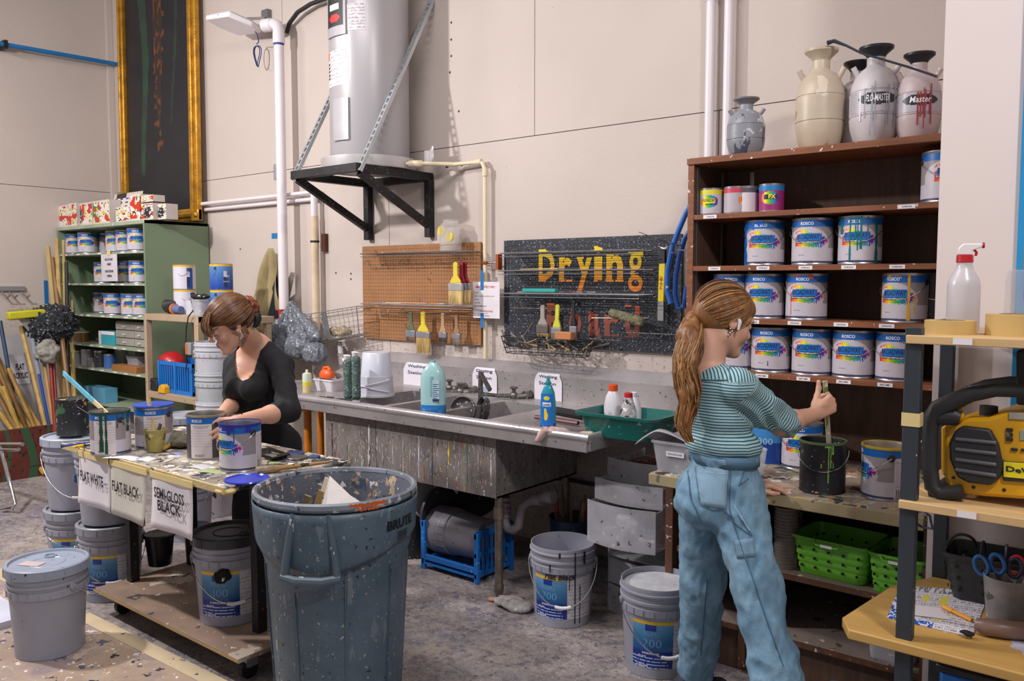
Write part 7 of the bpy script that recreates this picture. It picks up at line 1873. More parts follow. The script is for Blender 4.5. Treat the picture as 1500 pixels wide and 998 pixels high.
B=MB().add([P0+Vector(p)for p in pts],[(3,2,6),(3,6,4),(0,3,4),(0,4,5),(6,2,1),(4,6,1),(4,1,5)])
o=B.build('crumpled_paper',mat('cfc9c6',.7,var=.08,bump=.6,bs=14,spl=[('6a666a',40,.2)]),solid=.002,flat=True);tag(o,'sheet of crumpled white paper sticking up out of the trash can','paper')
for i,(dx,dy,dz,col)in enumerate([(-.13,.05,.255,'cfc3ac'),(-.105,.0,.22,'a58c5c'),(-.15,-.03,.2,'8a7a5c')]):
 o=MB().beam(P0+Vector((-.20-.02*i,-.02,-.06)),P0+Vector((dx,dy,dz)),.024,.006,up=(.4,-1,0)).build('stir_stick',mat(col,.6,spl=[('2a2a40',14,.5)]));tag(o,['pale paint-dipped stick beside the paper in the trash can','tan stick lower in the trash can','shortest stick in the trash can, at its left'][i],'stick')
t=thing('trash_fill','heap of dark paint rags filling the trash can below its rim','trash',(-2.444,1.97,.40))
V,Fq=sdf_mesh([('ell',(-2.444,1.97,.42),(.225,.225,.13),None,.02)],.012)
nn=np.array([abs(noise.noise(Vector(v)*14))*.035-.02 for v in V])
V=V+np_normals(V,Fq)*nn[:,None]
o=sdf_object('rag_heap',V,Fq,mat('8a7a6c',.9,var=.4,vs=10,bump=.6,spl=[('c9c2bc',12,.6),('3a3842',9,.6)]),t,smooth_it=0)
# ================================================================== pump sprayers on the bookcase
def sprayer(px,y,pyt,pyb,wpx,label,col,neck,spl=None,cap=None,lab=None,drip=None):
 a_=at(px,pyb,y=y);R=(at(px+wpx/2,150,y=y)-at(px-wpx/2,150,y=y)).length/2*.9
 H=at(px,pyt,y=y).z-2.118
 t=thing('pump_sprayer',label,'sprayer',(a_.x,y,2.118),FW(px))
 prof=[(0,0),(R*.72,0),(R*.80,.01),(R*.95,H*.16),(R,H*.25),(R,H*.27),(R*.97,H*.275),(R*.97,H*.285),(R,H*.29),(R*1.0,H*.52),(R*.97,H*.525),(R*.97,H*.535),(R*.99,H*.54),(R*.93,H*.62),(R*.80,H*.70),(R*.6,H*.76),(R*.42,H*.79),(R*.36,H*.81),(R*.36,H*.90)]
 m=mat(col,.4,var=.12,vs=9,spl=spl)
 MB().lathe(prof,36).build('tank',m,t,world=False)
 MB().lathe([(R*.36,H*.89),(R*.42,H*.92),(R*.68,H*.975),(R*.69,H),(R*.63,H),(R*.36,H*.94),(0,H*.94)],30).build('funnel'if not cap else 'pump_cap',mat(cap or neck,.4,var=.1),t,world=False)
 for a0 in (.4,PI-.5):MB().cyl((R*.75*math.cos(a0),-R*.2,H*.70),(R*1.0*math.cos(a0),-R*.28,H*.80),R*.11,n=10).build('spout',m,t,world=False)
 if lab:
  L=MB().sheet(lambda u,v:cyl_fn(R+.0015)((u-.5)*R*2.5,H*(.31+.21*v)),40,20,lambda u,v:(40,44,54)if ((u-.55)/.32)**2+((v-.62)/.30)**2<1 else ((150,146,152)if u<.24 and int(v*20)%2 else (186,180,190))).build('label',M_print,t,world=False)
  T=MB();text_on(T,lab,R*.95,H*.07,lambda x,y:cyl_fn(R+.0025)(x+R*.12,H*.445+y),bold=.01,shear=.2)
  T.build('lettering',M_whiteink,L,world=False)
 if drip:
  D=MB();q=random.Random(px)
  for k in range(9):
   aa=q.uniform(-.6,1.2);z1=H*q.uniform(.5,.62);z0=H*q.uniform(.1,.4);w_=q.uniform(.003,.007)
   D.sheet(lambda u,v:cyl_fn(R+.0022)(aa*R+(u-.5)*w_,z1+(z0-z1)*v),1,5)
  D.build('paint_drip',mat(drip,.3),t,world=False)
 return t
sprayer(1092,3.50,145,222,57,'small grey-stained sprayer bottle alone at the left of the bookcase top','868992','77777c',spl=[('4a4e5c',14,.7,(1,1,.25)),('b9bcc4',18,.6)])
sprayer(1200,3.56,74,212,76,'yellowed translucent sprayer tank with an open funnel, second from the left','b9ab98','b5a892',spl=[('a08a6c',4,.7),('cbbfae',7,.5)])
sprayer(1280,3.54,70,205,80,'white sprayer with a dark oval label and black pump cap, middle of the bookcase top','bdb7bb','1e2026',cap='1e2026',lab='FLO-MASTER',drip='9aa0a8')
sprayer(1343,3.56,80,198,74,'sprayer tank streaked with red paint, right of the middle one','c2b2b4','1c1c20',cap='1c1c20',lab='Master',drip='a03a44')
sprayer(1254,3.66,92,205,66,'sprayer standing behind the others, only its black cap showing','b5aeb0','1c1c20',cap='1c1c20')
a_=at(1385,150,y=3.62)
o=MB().tube([at(1212,63,y=3.50),at(1222,60,y=3.50),at(1240,67,y=3.49),at(1262,78,y=3.48),at(1330,98,y=3.45),at(1372,112,y=3.42)],[.010,.008,.005,.0045,.0045,.0045],8).build('spray_wand',mat('2c3440',.4,metal=.3));tag(o,'thin spray wand with a reddish nozzle resting across the sprayer caps','wand')
# ================================================================== metal shelving unit in the right foreground
RS=thing('metal_shelving','dark metal shelving unit with pale wooden shelves, right foreground','shelf',(-.1,2.55,0))
M_post=mat('343a42',.5,metal=.2,var=.1,spl=[('b9b9bc',22,.15)])
pX,pY0,pY1=-.585,2.35,2.70
for x in (pX,.72):
 for y in (pY0,2.93):x-=.04*(y>2.5);MB().box((x,y,0),(x+.040,y+.032,1.46)).build('post',M_post,RS,bevel=.002)
MB().box((pX-.002,pY0-.002,1.20),(pX+.043,pY0+.034,1.235)).build('masking_tape',M_tape,RS)
for z,x0,y1 in ((1.440,pX+.005,2.78),(1.003,pX+.0,2.78)):
 o=MB().box((x0,pY0-.012,z-.022),(.76,2.925,z)).build('shelf_board',M_pale,RS,bevel=.002)
 a_=at(1412,490,y=pY0)if z>1.2 else at(1418,740,y=pY0)
 MB().box((a_.x-.022,pY0-.0145,z-.019),(a_.x+.022,pY0-.0125,z-.003)).build('shelf_tag',M_white,o)
Lz=.625
MB().prism([(-.74,2.40),(-.70,2.325),(.80,2.325),(.80,2.925),(-.62,2.925),(-.70,2.76)],Lz-.028,Lz,).build('shelf_board',mat('b58f50',.45,var=.12,vs=5,stretch=(.5,5,5),spl=[('b9b9cc',9,.5)]),RS,bevel=.004)
MB().box((pX+.02,pY0+.01,.25),(.74,2.82,.27)).build('shelf_board',M_pale,RS)
for px,R_,h_,y_,lab in ((1392,.062,.036,2.47,'flat roll of masking tape in front of the spray bottle on the top shelf'),(1492,.075,.055,2.50,'larger roll of masking tape at the right of the top shelf')):
 a_=at(px,470,y=y_);t=thing('tape_roll',lab,'tape',(a_.x,y_,1.440))
 MB().lathe([(R_*.55,0),(R_,0),(R_,h_),(R_*.6,h_),(R_*.6,0)],40).build('tape_winding',mat('c2a468',.6,var=.06),t,world=False)
 MB().lathe([(R_*.6,0),(R_*.6,h_*1.02),(R_*.56,h_*1.02),(R_*.56,0)],30).build('core',mat('a08a70',.8),t,world=False)
a_=at(1409,465,y=2.60);hb=at(1409,357,y=2.6).z-1.44
t=thing('spray_bottle','white translucent spray bottle with a red collar on the top shelf','spray bottle',(a_.x,2.61,1.44),FW(1409)+.1)
MB().lathe([(0,0),(.040,0),(.042,.006),(.042,hb*.52),(.038,hb*.60),(.024,hb*.70),(.019,hb*.76),(.0205,hb*.79),(.014,hb*.80)],30).build('bottle_body',mat('c2bdc2',.3,var=.03),t,world=False)
MB().lathe([(.021,hb*.785),(.022,hb*.79),(.021,hb*.87),(0,hb*.87)],22).build('collar',mat('b81824',.35),t,world=False)
MB().prism([(-.020,hb*.87),(.018,hb*.87),(.016,hb*.92),(.040,hb*.955),(.042,hb),(-.006,hb),(-.018,hb*.95)],-.011,.011,M=Matrix.Rotation(PI/2,4,'X')).build('trigger_head',M_white,t,world=False,bevel=.003)
MB().cyl((.041,0,hb*.978),(.047,0,hb*.978),.008).build('nozzle',mat('a01a2a',.4),t,world=False)
MB().tube([(.022,0,hb*.93),(.028,0,hb*.90),(.026,0,hb*.86)],.004,6).build('trigger',M_red,t,world=False)
a_=at(1500,420,y=2.62)
t=thing('brush_jar','clear square jar holding a blue-bristled brush at the right edge of the top shelf','jar',(a_.x+.02,2.63,1.44))
MB().box((-.06,-.045,0),(.09,.045,.17)).build('jar_wall',mat('c9c5cc',.15,alpha=.3),t,world=False,bevel=.004)
MB().box((-.02,-.012,.09),(.02,.012,.17)).build('blue_bristles',mat('1c4a9c',.7),t,world=False);MB().box((-.024,-.014,.17),(.024,.014,.235)).build('ferrule',M_steel,t,world=False)
# ------------------------------------------------------------------ yellow jobsite radio
yR=2.44
RA=thing('jobsite_radio','yellow and black rugged jobsite radio with a roll cage on the middle shelf','radio',(at(1450,700,y=yR).x,yR+.1,1.003))
M_yel=mat('d39c14',.35,var=.05);M_rub=mat('26262a',.55,var=.2,spl=[('6a6a70',14,.3)])
def RP(pts,y0,y1,name,m,bevel=.004,parent=RA):
 P3=[at(x,y,y=yR)for x,y in pts];n=len(P3)
 vs=[(p.x,y0,p.z)for p in P3]+[(p.x,y1,p.z)for p in P3]
 return MB().add(vs,[tuple(range(n)),tuple(range(2*n-1,n-1,-1))]+[(i,i+n,(i+1)%n+n,(i+1)%n)for i in range(n)]).build(name,m,parent,bevel=bevel)
RP([(1382,640),(1390,622),(1420,612),(1448,612),(1474,603),(1640,606),(1640,742),(1440,728),(1400,722),(1386,712),(1382,690)],yR,yR+.19,'housing',M_yel,.010)
RP([(1376,628),(1384,624),(1384,700),(1376,694)],yR+.02,yR+.16,'side_fin',M_yel,.004)
gr=RP([(1392,650),(1400,630),(1412,623),(1452,628),(1464,650),(1470,680),(1466,700),(1452,710),(1420,706),(1404,698),(1393,672)],yR-.018,yR+.004,'speaker_grill',M_rub,.006)
for k in range(4):
 a_,b_=at(1399,643+15*k,y=yR-.018),at(1460,649+16*k,y=yR-.018)
 MB().beam(a_,b_,.009,.010,up=(0,1,0)).build('grill_slat',mat('5a5a60',.35),gr,bevel=.003)
RP([(1464,668),(1474,676),(1640,684),(1640,716),(1470,704)],yR-.008,yR+.002,'trim_band',M_rub,.003)
lb_=RP([(1471,676),(1560,682),(1560,706),(1471,698)],yR-.0105,yR-.0075,'badge',mat('d8c81c',.4),.001)
T=MB();a_,b_=at(1475,680,y=yR),at(1552,703,y=yR);text_on(T,'DeWALT',b_.x-a_.x,(a_.z-b_.z)*.62,lambda x,y:((a_.x+b_.x)/2+x,yR-.0118,(a_.z+b_.z)/2+.001+y-.02*x),bold=.03);T.build('lettering',M_ink,lb_)
RP([(1478,604),(1640,612),(1640,622),(1478,614)],yR-.004,yR+.001,'maker_plate',mat('9a988c',.4),.001)
for k in range(3):RP([(1474,627+7*k),(1484,627.5+7*k),(1484,632.5+7*k),(1474,632+7*k)],yR-.006,yR+.001,'button',M_rub,.001)
for k in range(2):RP([(1481+15*k,656+k),(1491+15*k,657+k),(1491+15*k,661+k),(1481+15*k,660+k)],yR-.005,yR+.001,'button',M_rub,.001)
RP([(1494,630),(1540,633),(1540,648),(1494,645)],yR-.003,yR+.001,'display',mat('8c9486',.3),.001)
for px,py in ((1399,621),(1397,700),(1426,714),(1471,718)):
 p=at(px,py,y=yR);MB().cyl((p.x,yR-.002,p.z),(p.x,yR+.002,p.z),.0045,n=12).build('screw',M_black,RA)
p=at(1446,606,y=yR+.04);MB().cyl((p.x,yR+.06,p.z-.01),(p.x,yR+.06,p.z+.018),.022,n=14).build('tuning_knob',M_rub,RA)
q=lambda px,py,dy=0:at(px,py,y=yR)+Vector((0,dy,0))
for dy in (-.015,.20):
 MB().tube([q(1412,719,dy),q(1380,722,dy),q(1368,712,dy),q(1364,680,dy),q(1364,640,dy),q(1366,612,dy),q(1376,598,dy),q(1398,588,dy),q(1424,577,dy),q(1460,571,dy),q(1540,573,dy),q(1640,578,dy)],[.019,.021,.021,.020,.020,.021,.024,.023,.020,.017,.017,.017],12).build('roll_cage',M_rub,RA)
MB().tube([q(1372,722,-.015),q(1372,722,.2)],.019,10).build('foot_bar',M_rub,RA)
MB().tube([q(1376,612,-.01),q(1402,610,-.012),q(1408,612,-.01)],[.020,.022,.018],10).build('corner_bumper',M_rub,RA)
MB().ball(q(1400,608,-.0),(.022,.02,.022)).build('corner_cap',M_yel,RA)
RP([(1482,515),(1640,512),(1640,600),(1482,598)],yR+.06,yR+.16,'antenna_block',M_rub,.008)
for k in range(2):RP([(1450+12*k,562),(1455+12*k,562),(1455+12*k,572),(1450+12*k,572)],yR-.01,yR+.0,'cage_lug',M_rub,.001)
# ------------------------------------------------------------------ low board things
a_=at(1345,860,y=2.56)
bk_=basket((-.385,2.835,Lz),math.radians(2),'black perforated basket of cables on the lower shelf behind the papers',col='26272b',w_=.36,d_=.19,h=.14)
rr=random.Random(6)
for i in range(7):
 cx,cy=-.52+.06*i,2.80+.03*rr.random();z0=Lz+.10+.03*rr.random();R_=rr.uniform(.03,.055);tl=rr.uniform(0,2)
 o=MB().tube([(cx+R_*math.cos(a)*math.cos(tl),cy+R_*math.cos(a)*.4,z0+R_*.9*math.sin(a)+.02)for a in [2*PI*k/18 for k in range(16)]],.0045,6).build('cable',mat(['18181b','24242a','3a4058'][i%3],.35));tag(o,'loop of black cable piled in the black basket','cable','cables in the black basket')
M=Matrix.Translation((-.36,2.445,Lz+.001))@Matrix.Rotation(-.04,4,'Z')
def crossw(u,v):
 if u<.10 or (v<.12 and u<.55):return (36,84,168)if noise.noise((u*30,v*22,2))>-.1 else (200,204,220)
 if v>.86:return (120,124,130)if noise.noise((u*40,v*12,0))>0 else (212,208,214)
 if (.30<u<.38 and .60<v<.78)or (.5<u<.6 and .55<v<.78)or (.52<u<.62 and .18<v<.32):return (214,206,90)
 if int(v*40)%2 and noise.noise((u*70,int(v*40)*1.7,0))>-.1:return (150,148,160)
 return (216,212,220)
t=thing('newspaper_page','printed page with blue margin and yellow highlights on the wooden board','paper',(-.36,2.445,Lz))
pA,pB,pC,pD=[at(x,y,z=Lz+.001)for x,y in ((1299,905),(1424,934),(1450,868),(1319,858))]
MB().sheet(lambda u,v:(pA.lerp(pB,u)).lerp(pD.lerp(pC,u),v),90,54,crossw).build('printed_sheet',M_print,t,solid=-.0012,flat=True)
pn=at(1345,895,z=Lz+.0035);M=Matrix.Translation(pn)@Matrix.Rotation(.25,4,'Z')
o=MB().prism([(-.07,.04),(.055,.045),(.085,-.035),(-.045,-.045)],0,.0012,M=M).build('note_paper',M_paper);tag(o,'small white note lying on the printed page','paper')
a_,b_=at(1382,889,z=Lz+.01),at(1424,909,z=Lz+.01)
t=thing('pencil','orange-yellow marker lying on the printed page','pencil',(a_+b_)/2-Vector((0,0,.007)))
MB().tube([a_,b_],.006,8).build('barrel',mat('dc9418',.4),t);MB().cyl(a_,a_+(b_-a_)*.35,.0075,n=8).build('cap',mat('e0a02a',.4),t)
a_=at(1416,929,z=Lz+.012);o=rag('key_bundle','small black bundle of keys or clips by the end of the brown tube',(a_.x,a_.y,Lz+.014),(.022,.014,.008),'17181c',70,.004,amp=.010,cat='keys')
a_,b_=at(1430,915,z=Lz+.025),at(1560,930,z=Lz+.025)
o=MB().tube([a_,a_.lerp(b_,.12)+Vector((0,-.012,0)),a_.lerp(b_,.35)+Vector((0,-.014,0)),b_],[.016,.023,.024,.022],14).build('brown_tube',mat('7a6258',.35,var=.1));tag(o,'rounded brown tube lying at the front right of the wooden board','tube')
a_=at(1478,905,z=Lz)
t=thing('scissors_cup','frosted plastic cup holding scissors on the wooden board','cup',(a_.x,a_.y-.05,Lz))
MB().lathe([(0,.003),(.045,.003),(.058,.135),(.061,.135),(.048,0),(0,0)][::-1],28).build('cup_wall',mat('8c888a',.4,var=.25,vs=20,alpha=.75,spl=[('c9c5c6',12,.6),('5a5658',20,.4)]),t,world=False)
for i,(dx,col,lab,tl)in enumerate([(-.035,'1f5a9c','blue-handled scissors standing in the frosted cup',-.3),(-.008,'20304a','navy-handled scissors in the frosted cup behind the blue pair',.1),(.028,'c01c22','red-handled scissors standing in the frosted cup',.25)]):
 t=thing('scissors',lab,'scissors',(a_.x+dx,a_.y-.05+.012*(i-1),Lz+.02))
 M=Matrix.Translation((a_.x+dx,a_.y-.05+.012*(i-1),Lz+.13))@Matrix.Rotation(tl,4,'Y')
 for s_ in (-1,1):
  MB().tube([M@Vector((s_*.020+.017*math.cos(a),.003*s_,.032+.027*math.sin(a)))for a in [2*PI*k/18 for k in range(18)]],.0055,8,closed=True).build('handle',mat(col,.35),t)
 MB().beam(M@Vector((0,0,.01)),M@Vector((0,0,-.09)),.014,.004,up=(0,1,0)).build('blade',M_steel,t)
t=thing('blue_tote','blue storage tote with a black lid under the wooden board, bottom right','tote',(-.12,2.55,.27))
MB().box((-.53,2.62,.271),(.5,2.95,.45)).build('tote_body',mat('1a5fb0',.4,var=.1,spl=[('17305a',9,.4)]),t,bevel=.01)
MB().box((-.54,2.61,.45),(.51,2.96,.475)).build('lid',mat('1c1d20',.3,var=.2),t,bevel=.008)
bin_((-.80,2.80,.02),.1,'clear plastic tub standing on the floor behind the front post',.22,.2,.18,M_frost)
o=MB().tube([at(1335,765,y=2.6),at(1340,752,y=2.6),at(1352,748,y=2.6),at(1362,756,y=2.6),at(1366,775,y=2.6),at(1350,772,y=2.62),at(1338,765,y=2.6)],.004,6).build('cable_loop',mat('3a3f58',.3));tag(o,'dark cable looped around the rear post above the black basket','cable')
# ================================================================== people
SKIN=np.array(lin('cc9d86'));LIP=np.array(lin('a0564c'));BLUSH=np.array(lin('b5705f'))
M_skin=vcmat(.48,'skin',var=.03,sss=.08,bump=.08,bs=90)
def frame(x,z):
 """matrix whose local x looks along x and local z is closest to z"""
 x=Vector(x).normalized();y=Vector(z).cross(x).normalized();z=x.cross(y)
 return Matrix((x,y,z)).transposed()
def ell(M,c,r,k=.012,sub=False,R=None):
 R3=M.to_3x3()@(R or Matrix.Identity(3));p=('ell',tuple(M@Vector(c)),r,[list(v)for v in R3],k)
 return p+(1,)if sub else p
def cap(M,a,b,ra,rb,k=.012):
 return ('cap',tuple(M@Vector(a)),tuple(M@Vector(b)),ra,rb,k)
def head_prims(M):
 P=[ell(M,(-.018,0,.032),(.095,.076,.084),.02),ell(M,(.030,0,.030),(.060,.064,.062),.02),ell(M,(.032,0,-.040),(.056,.054,.066),.025),ell(M,(.0,0,-.05),(.055,.05,.05),.02),cap(M,(.074,.012,-.093),(.074,-.012,-.093),.017,.017,.018)]
 for s in (-1,1):
  P+=[cap(M,(.002,s*.050,-.060),(.064,s*.016,-.093),.018,.017,.02),ell(M,(.056,s*.034,-.030),(.026,.024,.026),.02),ell(M,(.074,s*.030,.024),(.016,.024,.008),.010),cap(M,(.098,s*.009,-.030),(.096,s*.010,-.030),.007,.007,.006)]
 P+=[ell(M,(.092,s*.030,.006),(.014,.017,.011),.010,True)for s in (-1,1)]
 P+=[ell(M,(.076,s*.030,.005),(.0125,.0135,.0115),.003)for s in (-1,1)]
 P+=[cap(M,(.084,0,.012),(.106,0,-.022),.008,.0105,.009),ell(M,(.087,0,-.054),(.008,.021,.0050),.006),ell(M,(.085,0,-.0645),(.008,.017,.0055),.006),ell(M,(.095,0,-.0592),(.007,.020,.0010),.002,True),ell(M,(.080,0,-.060),(.012,.026,.018),.012)]
 return P
def ear_part(M,s,parent,name='ear'):
 Re=Matrix.Rotation(-.25,3,'Y')@Matrix.Rotation(s*.30,3,'Z')
 c=Vector((-.010,s*.076,-.002))
 V,Fq=sdf_mesh([ell(M,c,(.018,.008,.031),.004,R=Re),ell(M,c+Vector((.002,s*.008,.003)),(.011,.007,.020),.004,True,R=Re),ell(M,c+Vector((-.001,s*.003,.004)),(.006,.004,.014),.003,R=Re),ell(M,c+Vector((.004,0,-.024)),(.009,.006,.009),.005)],.0018,.006)
 return sdf_object(name,V,Fq,M_skin,parent,cols=np.tile(SKIN*.98+BLUSH*.05,(len(V),1)),smooth_it=1)
def paint_face(V,M):
 Mi=np.array(M.inverted());L=V@Mi[:3,:3].T+Mi[:3,3]
 c=np.tile(SKIN,(len(V),1))
 def mix(w,col):return c*(1-w[:,None])+np.array(col)*w[:,None]
 lip=np.clip(1-(((L[:,1]/.022)**2+((L[:,2]+.060)/.013)**2)),0,1)**.5*(L[:,0]>.082);c=mix(lip,LIP)
 for s in (-1,1):
  c=mix(np.clip(1-((L[:,1]-s*.04)/.028)**2-((L[:,2]+.03)/.028)**2,0,1)*.45*(L[:,0]>.04),BLUSH)
  brow=(np.abs(L[:,2]-.026-.05*np.abs(L[:,1]-s*.03)*-.3)<.0032)*(np.abs(np.abs(L[:,1])-.032)<.020)*(L[:,0]>.06);c=mix(brow*.75,lin('5a3a28'))
 return c
def eyes(M,parent,lower=True):
 for s in (-1,1):
  B=MB();n=9
  pts=[M@Vector((.0885-.0018*abs(k-4),s*.030+(k-4)*.0034,.0005-.0035+.0006*(k-4)**2*.25))for k in range(n)]
  B.tube(pts,.0011,5)
  for p,k in zip(pts,range(n)):B.cyl(p,p+(M.to_3x3()@Vector((.007,.0012*(k-4)*.4,-.004))),.0006,.0002,n=4)
  B.build('lashes',mat('2a1a14',.6),parent)
def hand_prims(W,X,Y,curl,thumb=None,s=1.0,fan=.0):
 """W wrist, X toward the fingers, Y toward the thumb; curl per finger = three bends (degrees)"""
 X=Vector(X).normalized();Y=(Vector(Y)-X*Vector(Y).dot(X)).normalized();Z=X.cross(Y)
 P=[];T=lambda v:W+(X*v[0]+Y*v[1]+Z*v[2]*zs)*s
 zs=hand_prims.side
 for yy,xx in ((.026,.078),(.009,.084),(-.009,.080),(-.025,.072)):
  P.append(('cap',tuple(T((.004,yy*.6,0))),tuple(T((xx,yy,.002))),.0135*s,.0105*s,.012))
 base=[(.082,.027,0),(.087,.009,.002),(.083,-.009,.001),(.074,-.026,-.002)]
 lens=[(.038,.023,.019),(.043,.027,.020),(.039,.025,.019),(.030,.019,.017)]
 for i in range(4):
  p=Vector(base[i]);a=0;fa=fan*(1.5-i)
  for j in range(3):
   a+=math.radians(curl[i][j]);d=Vector((math.cos(a)*math.cos(fa),math.sin(fa)*math.cos(a),-math.sin(a)))
   q=p+d*lens[i][j];r0,r1=(.0090,.0084,.0078,.0068)[j],(.0084,.0078,.0068)[j]
   if i==3:r0*=.88;r1*=.88
   P.append(('cap',tuple(T(p)),tuple(T(q)),r0*s,r1*s,.0035));p=q
 th=thumb or [(.022,.026,-.008),(.050,.050,-.016),(.078,.058,-.018),(.100,.056,-.016)]
 for j in range(3):P.append(('cap',tuple(T(th[j])),tuple(T(th[j+1])),(.0145,.0105,.0095)[j]*s,(.0110,.0098,.0080)[j]*s,.006))
 P.append(('ell',tuple(T((.035,.018,-.008))),(.026*s,.016*s,.014*s),None,.012))
 return P
hand_prims.side=1
def strands(name,paths,r,m,parent,seg=5,taper=True):
 B=MB()
 for p in paths:
  k=len(p);B.tube(p,[r*(1-.6*abs(2*i/(k-1)-1)**3)if taper else r for i in range(k)],4,cap=False)
 return B.build(name,m,parent,sharp=180)
def hairmat(c,c2):
 return mat(c,.38,var=.55,vs=60,spl=None,sheen=.0)
def bent(V,amp,f,seed=0):
 return np.array([noise.noise((v[0]*f+seed,v[1]*f,v[2]*f))for v in V])*amp
def folds(V,N,ax,amp,f,seed=0):
 """cloth wrinkles: noise stretched across the direction ax"""
 ax=np.array(Vector(ax).normalized());out=np.zeros(len(V))
 t=V@ax;P=V-np.outer(t,ax)*.65
 for i,v in enumerate(P):out[i]=1-2*abs(noise.noise((v[0]*f+seed,v[1]*f,v[2]*f)))
 return V+N*((out-.5)*amp)[:,None]
 # ------------------------------------------------------------------ woman in the striped shirt (right)
RV,FV=Vector((_r.x,_r.y,0)),Vector((-math.sin(YAW),math.cos(YAW),0))
pd=lambda px,py,d:at(px,py,d=d)
W2=thing('person','ponytailed woman in a teal striped shirt and light blue jeans stirring a paint can','person',(-1.35,2.72,0))
hd=(RV*.90+FV*.26+Vector((0,0,-.38)));hu=Vector((0,0,.88))+RV*.32+FV*.1
Fm=frame(hd,hu);HM=Matrix.Translation(pd(1076,469,2.80)-Fm@Vector((-.010,-.080,-.002)))@Fm.to_4x4()
BODY=head_prims(HM)
C7=pd(1036,530,2.86);shR=pd(1082,562,2.74);shL=pd(1019,556,2.98);elR=pd(1143,622,2.84);wrR=pd(1193,607,2.95)
neck0=HM@Vector((-.030,0,-.05))
BODY+=[('cap',tuple(neck0),tuple(C7+Vector((0,0,-.03))),.052,.058,.02),('cap',tuple(C7+Vector((0,0,-.055))),tuple(shR),.045,.040,.03),('cap',tuple(C7+Vector((0,0,-.055))),tuple(shL),.045,.036,.03)]
spine=[C7+Vector((0,0,-.06)),pd(1040,600,2.85),pd(1056,655,2.84)]
BODY+=[('cap',tuple(spine[0]),tuple(spine[1]),.06,.06,.03),('cap',tuple(spine[1]),tuple(spine[2]),.06,.06,.03)]
BODY+=[('cap',tuple(shR),tuple(elR),.040,.036,.02),('cap',tuple(elR),tuple(elR.lerp(wrR,.35)),.036,.036,.02),('cap',tuple(elR.lerp(wrR,.35)),tuple(wrR),.036,.024,.02)]
hx=(pd(1228,586,2.98)-wrR).normalized()
FISTX=(RV*.80+Vector((0,0,.42))+FV*.25)
hand_prims.side=1
fist=[(62,88,62),(66,92,62),(68,92,62),(70,90,60)]
BODY+=hand_prims(wrR+FISTX.normalized()*.004,FISTX,Vector((0,0,1))-RV*.35,fist,thumb=[(.020,.022,-.012),(.050,.046,-.020),(.070,.066,-.022),(.080,.088,-.020)],s=.97)
elL=pd(1052,640,3.12);wrL=pd(1098,687,3.10)
BODY+=[('cap',tuple(shL),tuple(elL),.040,.034,.02),('cap',tuple(elL),tuple(wrL),.034,.024,.02)]
hand_prims.side=-1
wz=Vector((wrL.x,wrL.y,.835))
BODY+=[('cap',tuple(wrL),tuple(wz),.024,.023,.02)]+hand_prims(wz,RV*1.0+Vector((0,0,-.12)),-FV,[(12,16,12),(16,20,14),(22,26,18),(26,30,20)],s=.95,fan=.08)
V,Fq=sdf_mesh(BODY,.0042)
sdf_object('body',V,Fq,M_skin,W2,cols=paint_face(V,HM),smooth_it=1)
ear_part(HM,-1,W2);eyes(HM,W2)
o=MB().tube([HM@Vector(p)for p in ((.004,-.082,.004),(.006,-.090,-.004),(.010,-.090,-.030))],[.0065,.0065,.0036],10).build('earbud',M_white,W2)
for i,p in enumerate(((-.012,-.080,-.034),(-.004,-.082,-.040),(-.010,-.083,-.048))):MB().ball(HM@Vector(p),.0042,n=8,m=6).build('earring',M_wire,W2)
hipR,hipL=pd(1078,722,2.80),pd(1032,722,2.93)
kR,aR=pd(1108,862,2.70),pd(1148,1035,2.60)
kL,aL=pd(1030,855,3.02),pd(1021,990,3.17)
wst=pd(1060,662,2.84)
bodyR=frame(RV*.87+FV*.5,(0,0,1))
Rw=[list(v)for v in bodyR]
J=[('ell',tuple(wst+Vector((0,0,-.01))),(.098,.130,.06),Rw,.03),('ell',tuple(pd(1054,712,2.85)),(.112,.134,.105),Rw,.04),('ell',tuple(pd(1030,735,2.83)),(.085,.10,.09),Rw,.05),('cap',tuple(hipR),tuple(kR),.088,.074,.04),('cap',tuple(kR),tuple(aR),.073,.082,.03),('cap',tuple(hipL),tuple(kL),.088,.074,.04),('cap',tuple(kL),tuple(aL),.073,.070,.03)]
V,Fq=sdf_mesh(J,.0075)
keep=(V[:,2]<wst.z+.005)
N0=np_normals(V,Fq)
V=folds(V,N0,(1,.3,.35),.010,8,3);V=folds(V,N0,(.8,.2,-.6),.009,17,9);V=folds(V,N0,(.2,.2,1),.005,38,5)
top=V[:,2]>wst.z-.004;V[top,2]=wst.z-.004+(V[top,2]-wst.z+.004)*.1
bot=V[:,2]<.10;V[bot,2]=.10
M_den=mat('6c90aa',.85,mott=[('5c8099',7,.6),('86a6bb',12,.5)],var=.25,vs=6,bump=.35,bs=260,spl=None,key='denim')
JO=sdf_object('jeans',V,Fq,M_den,W2,smooth_it=1)
def ray_bvh(V,Fq):return BVHTree.FromPolygons([tuple(v)for v in V],[tuple(int(i)for i in f)for f in Fq])
BJ=ray_bvh(V,Fq)
def onto(bvh,px,py,off=.002):
 d=(at(px,py,d=1)-CAM).normalized();h=bvh.ray_cast(CAM,d)
 if h[0]is None:return None
 n=h[1]if h[1].dot(d)<0 else -h[1]
 return h[0]+n*off
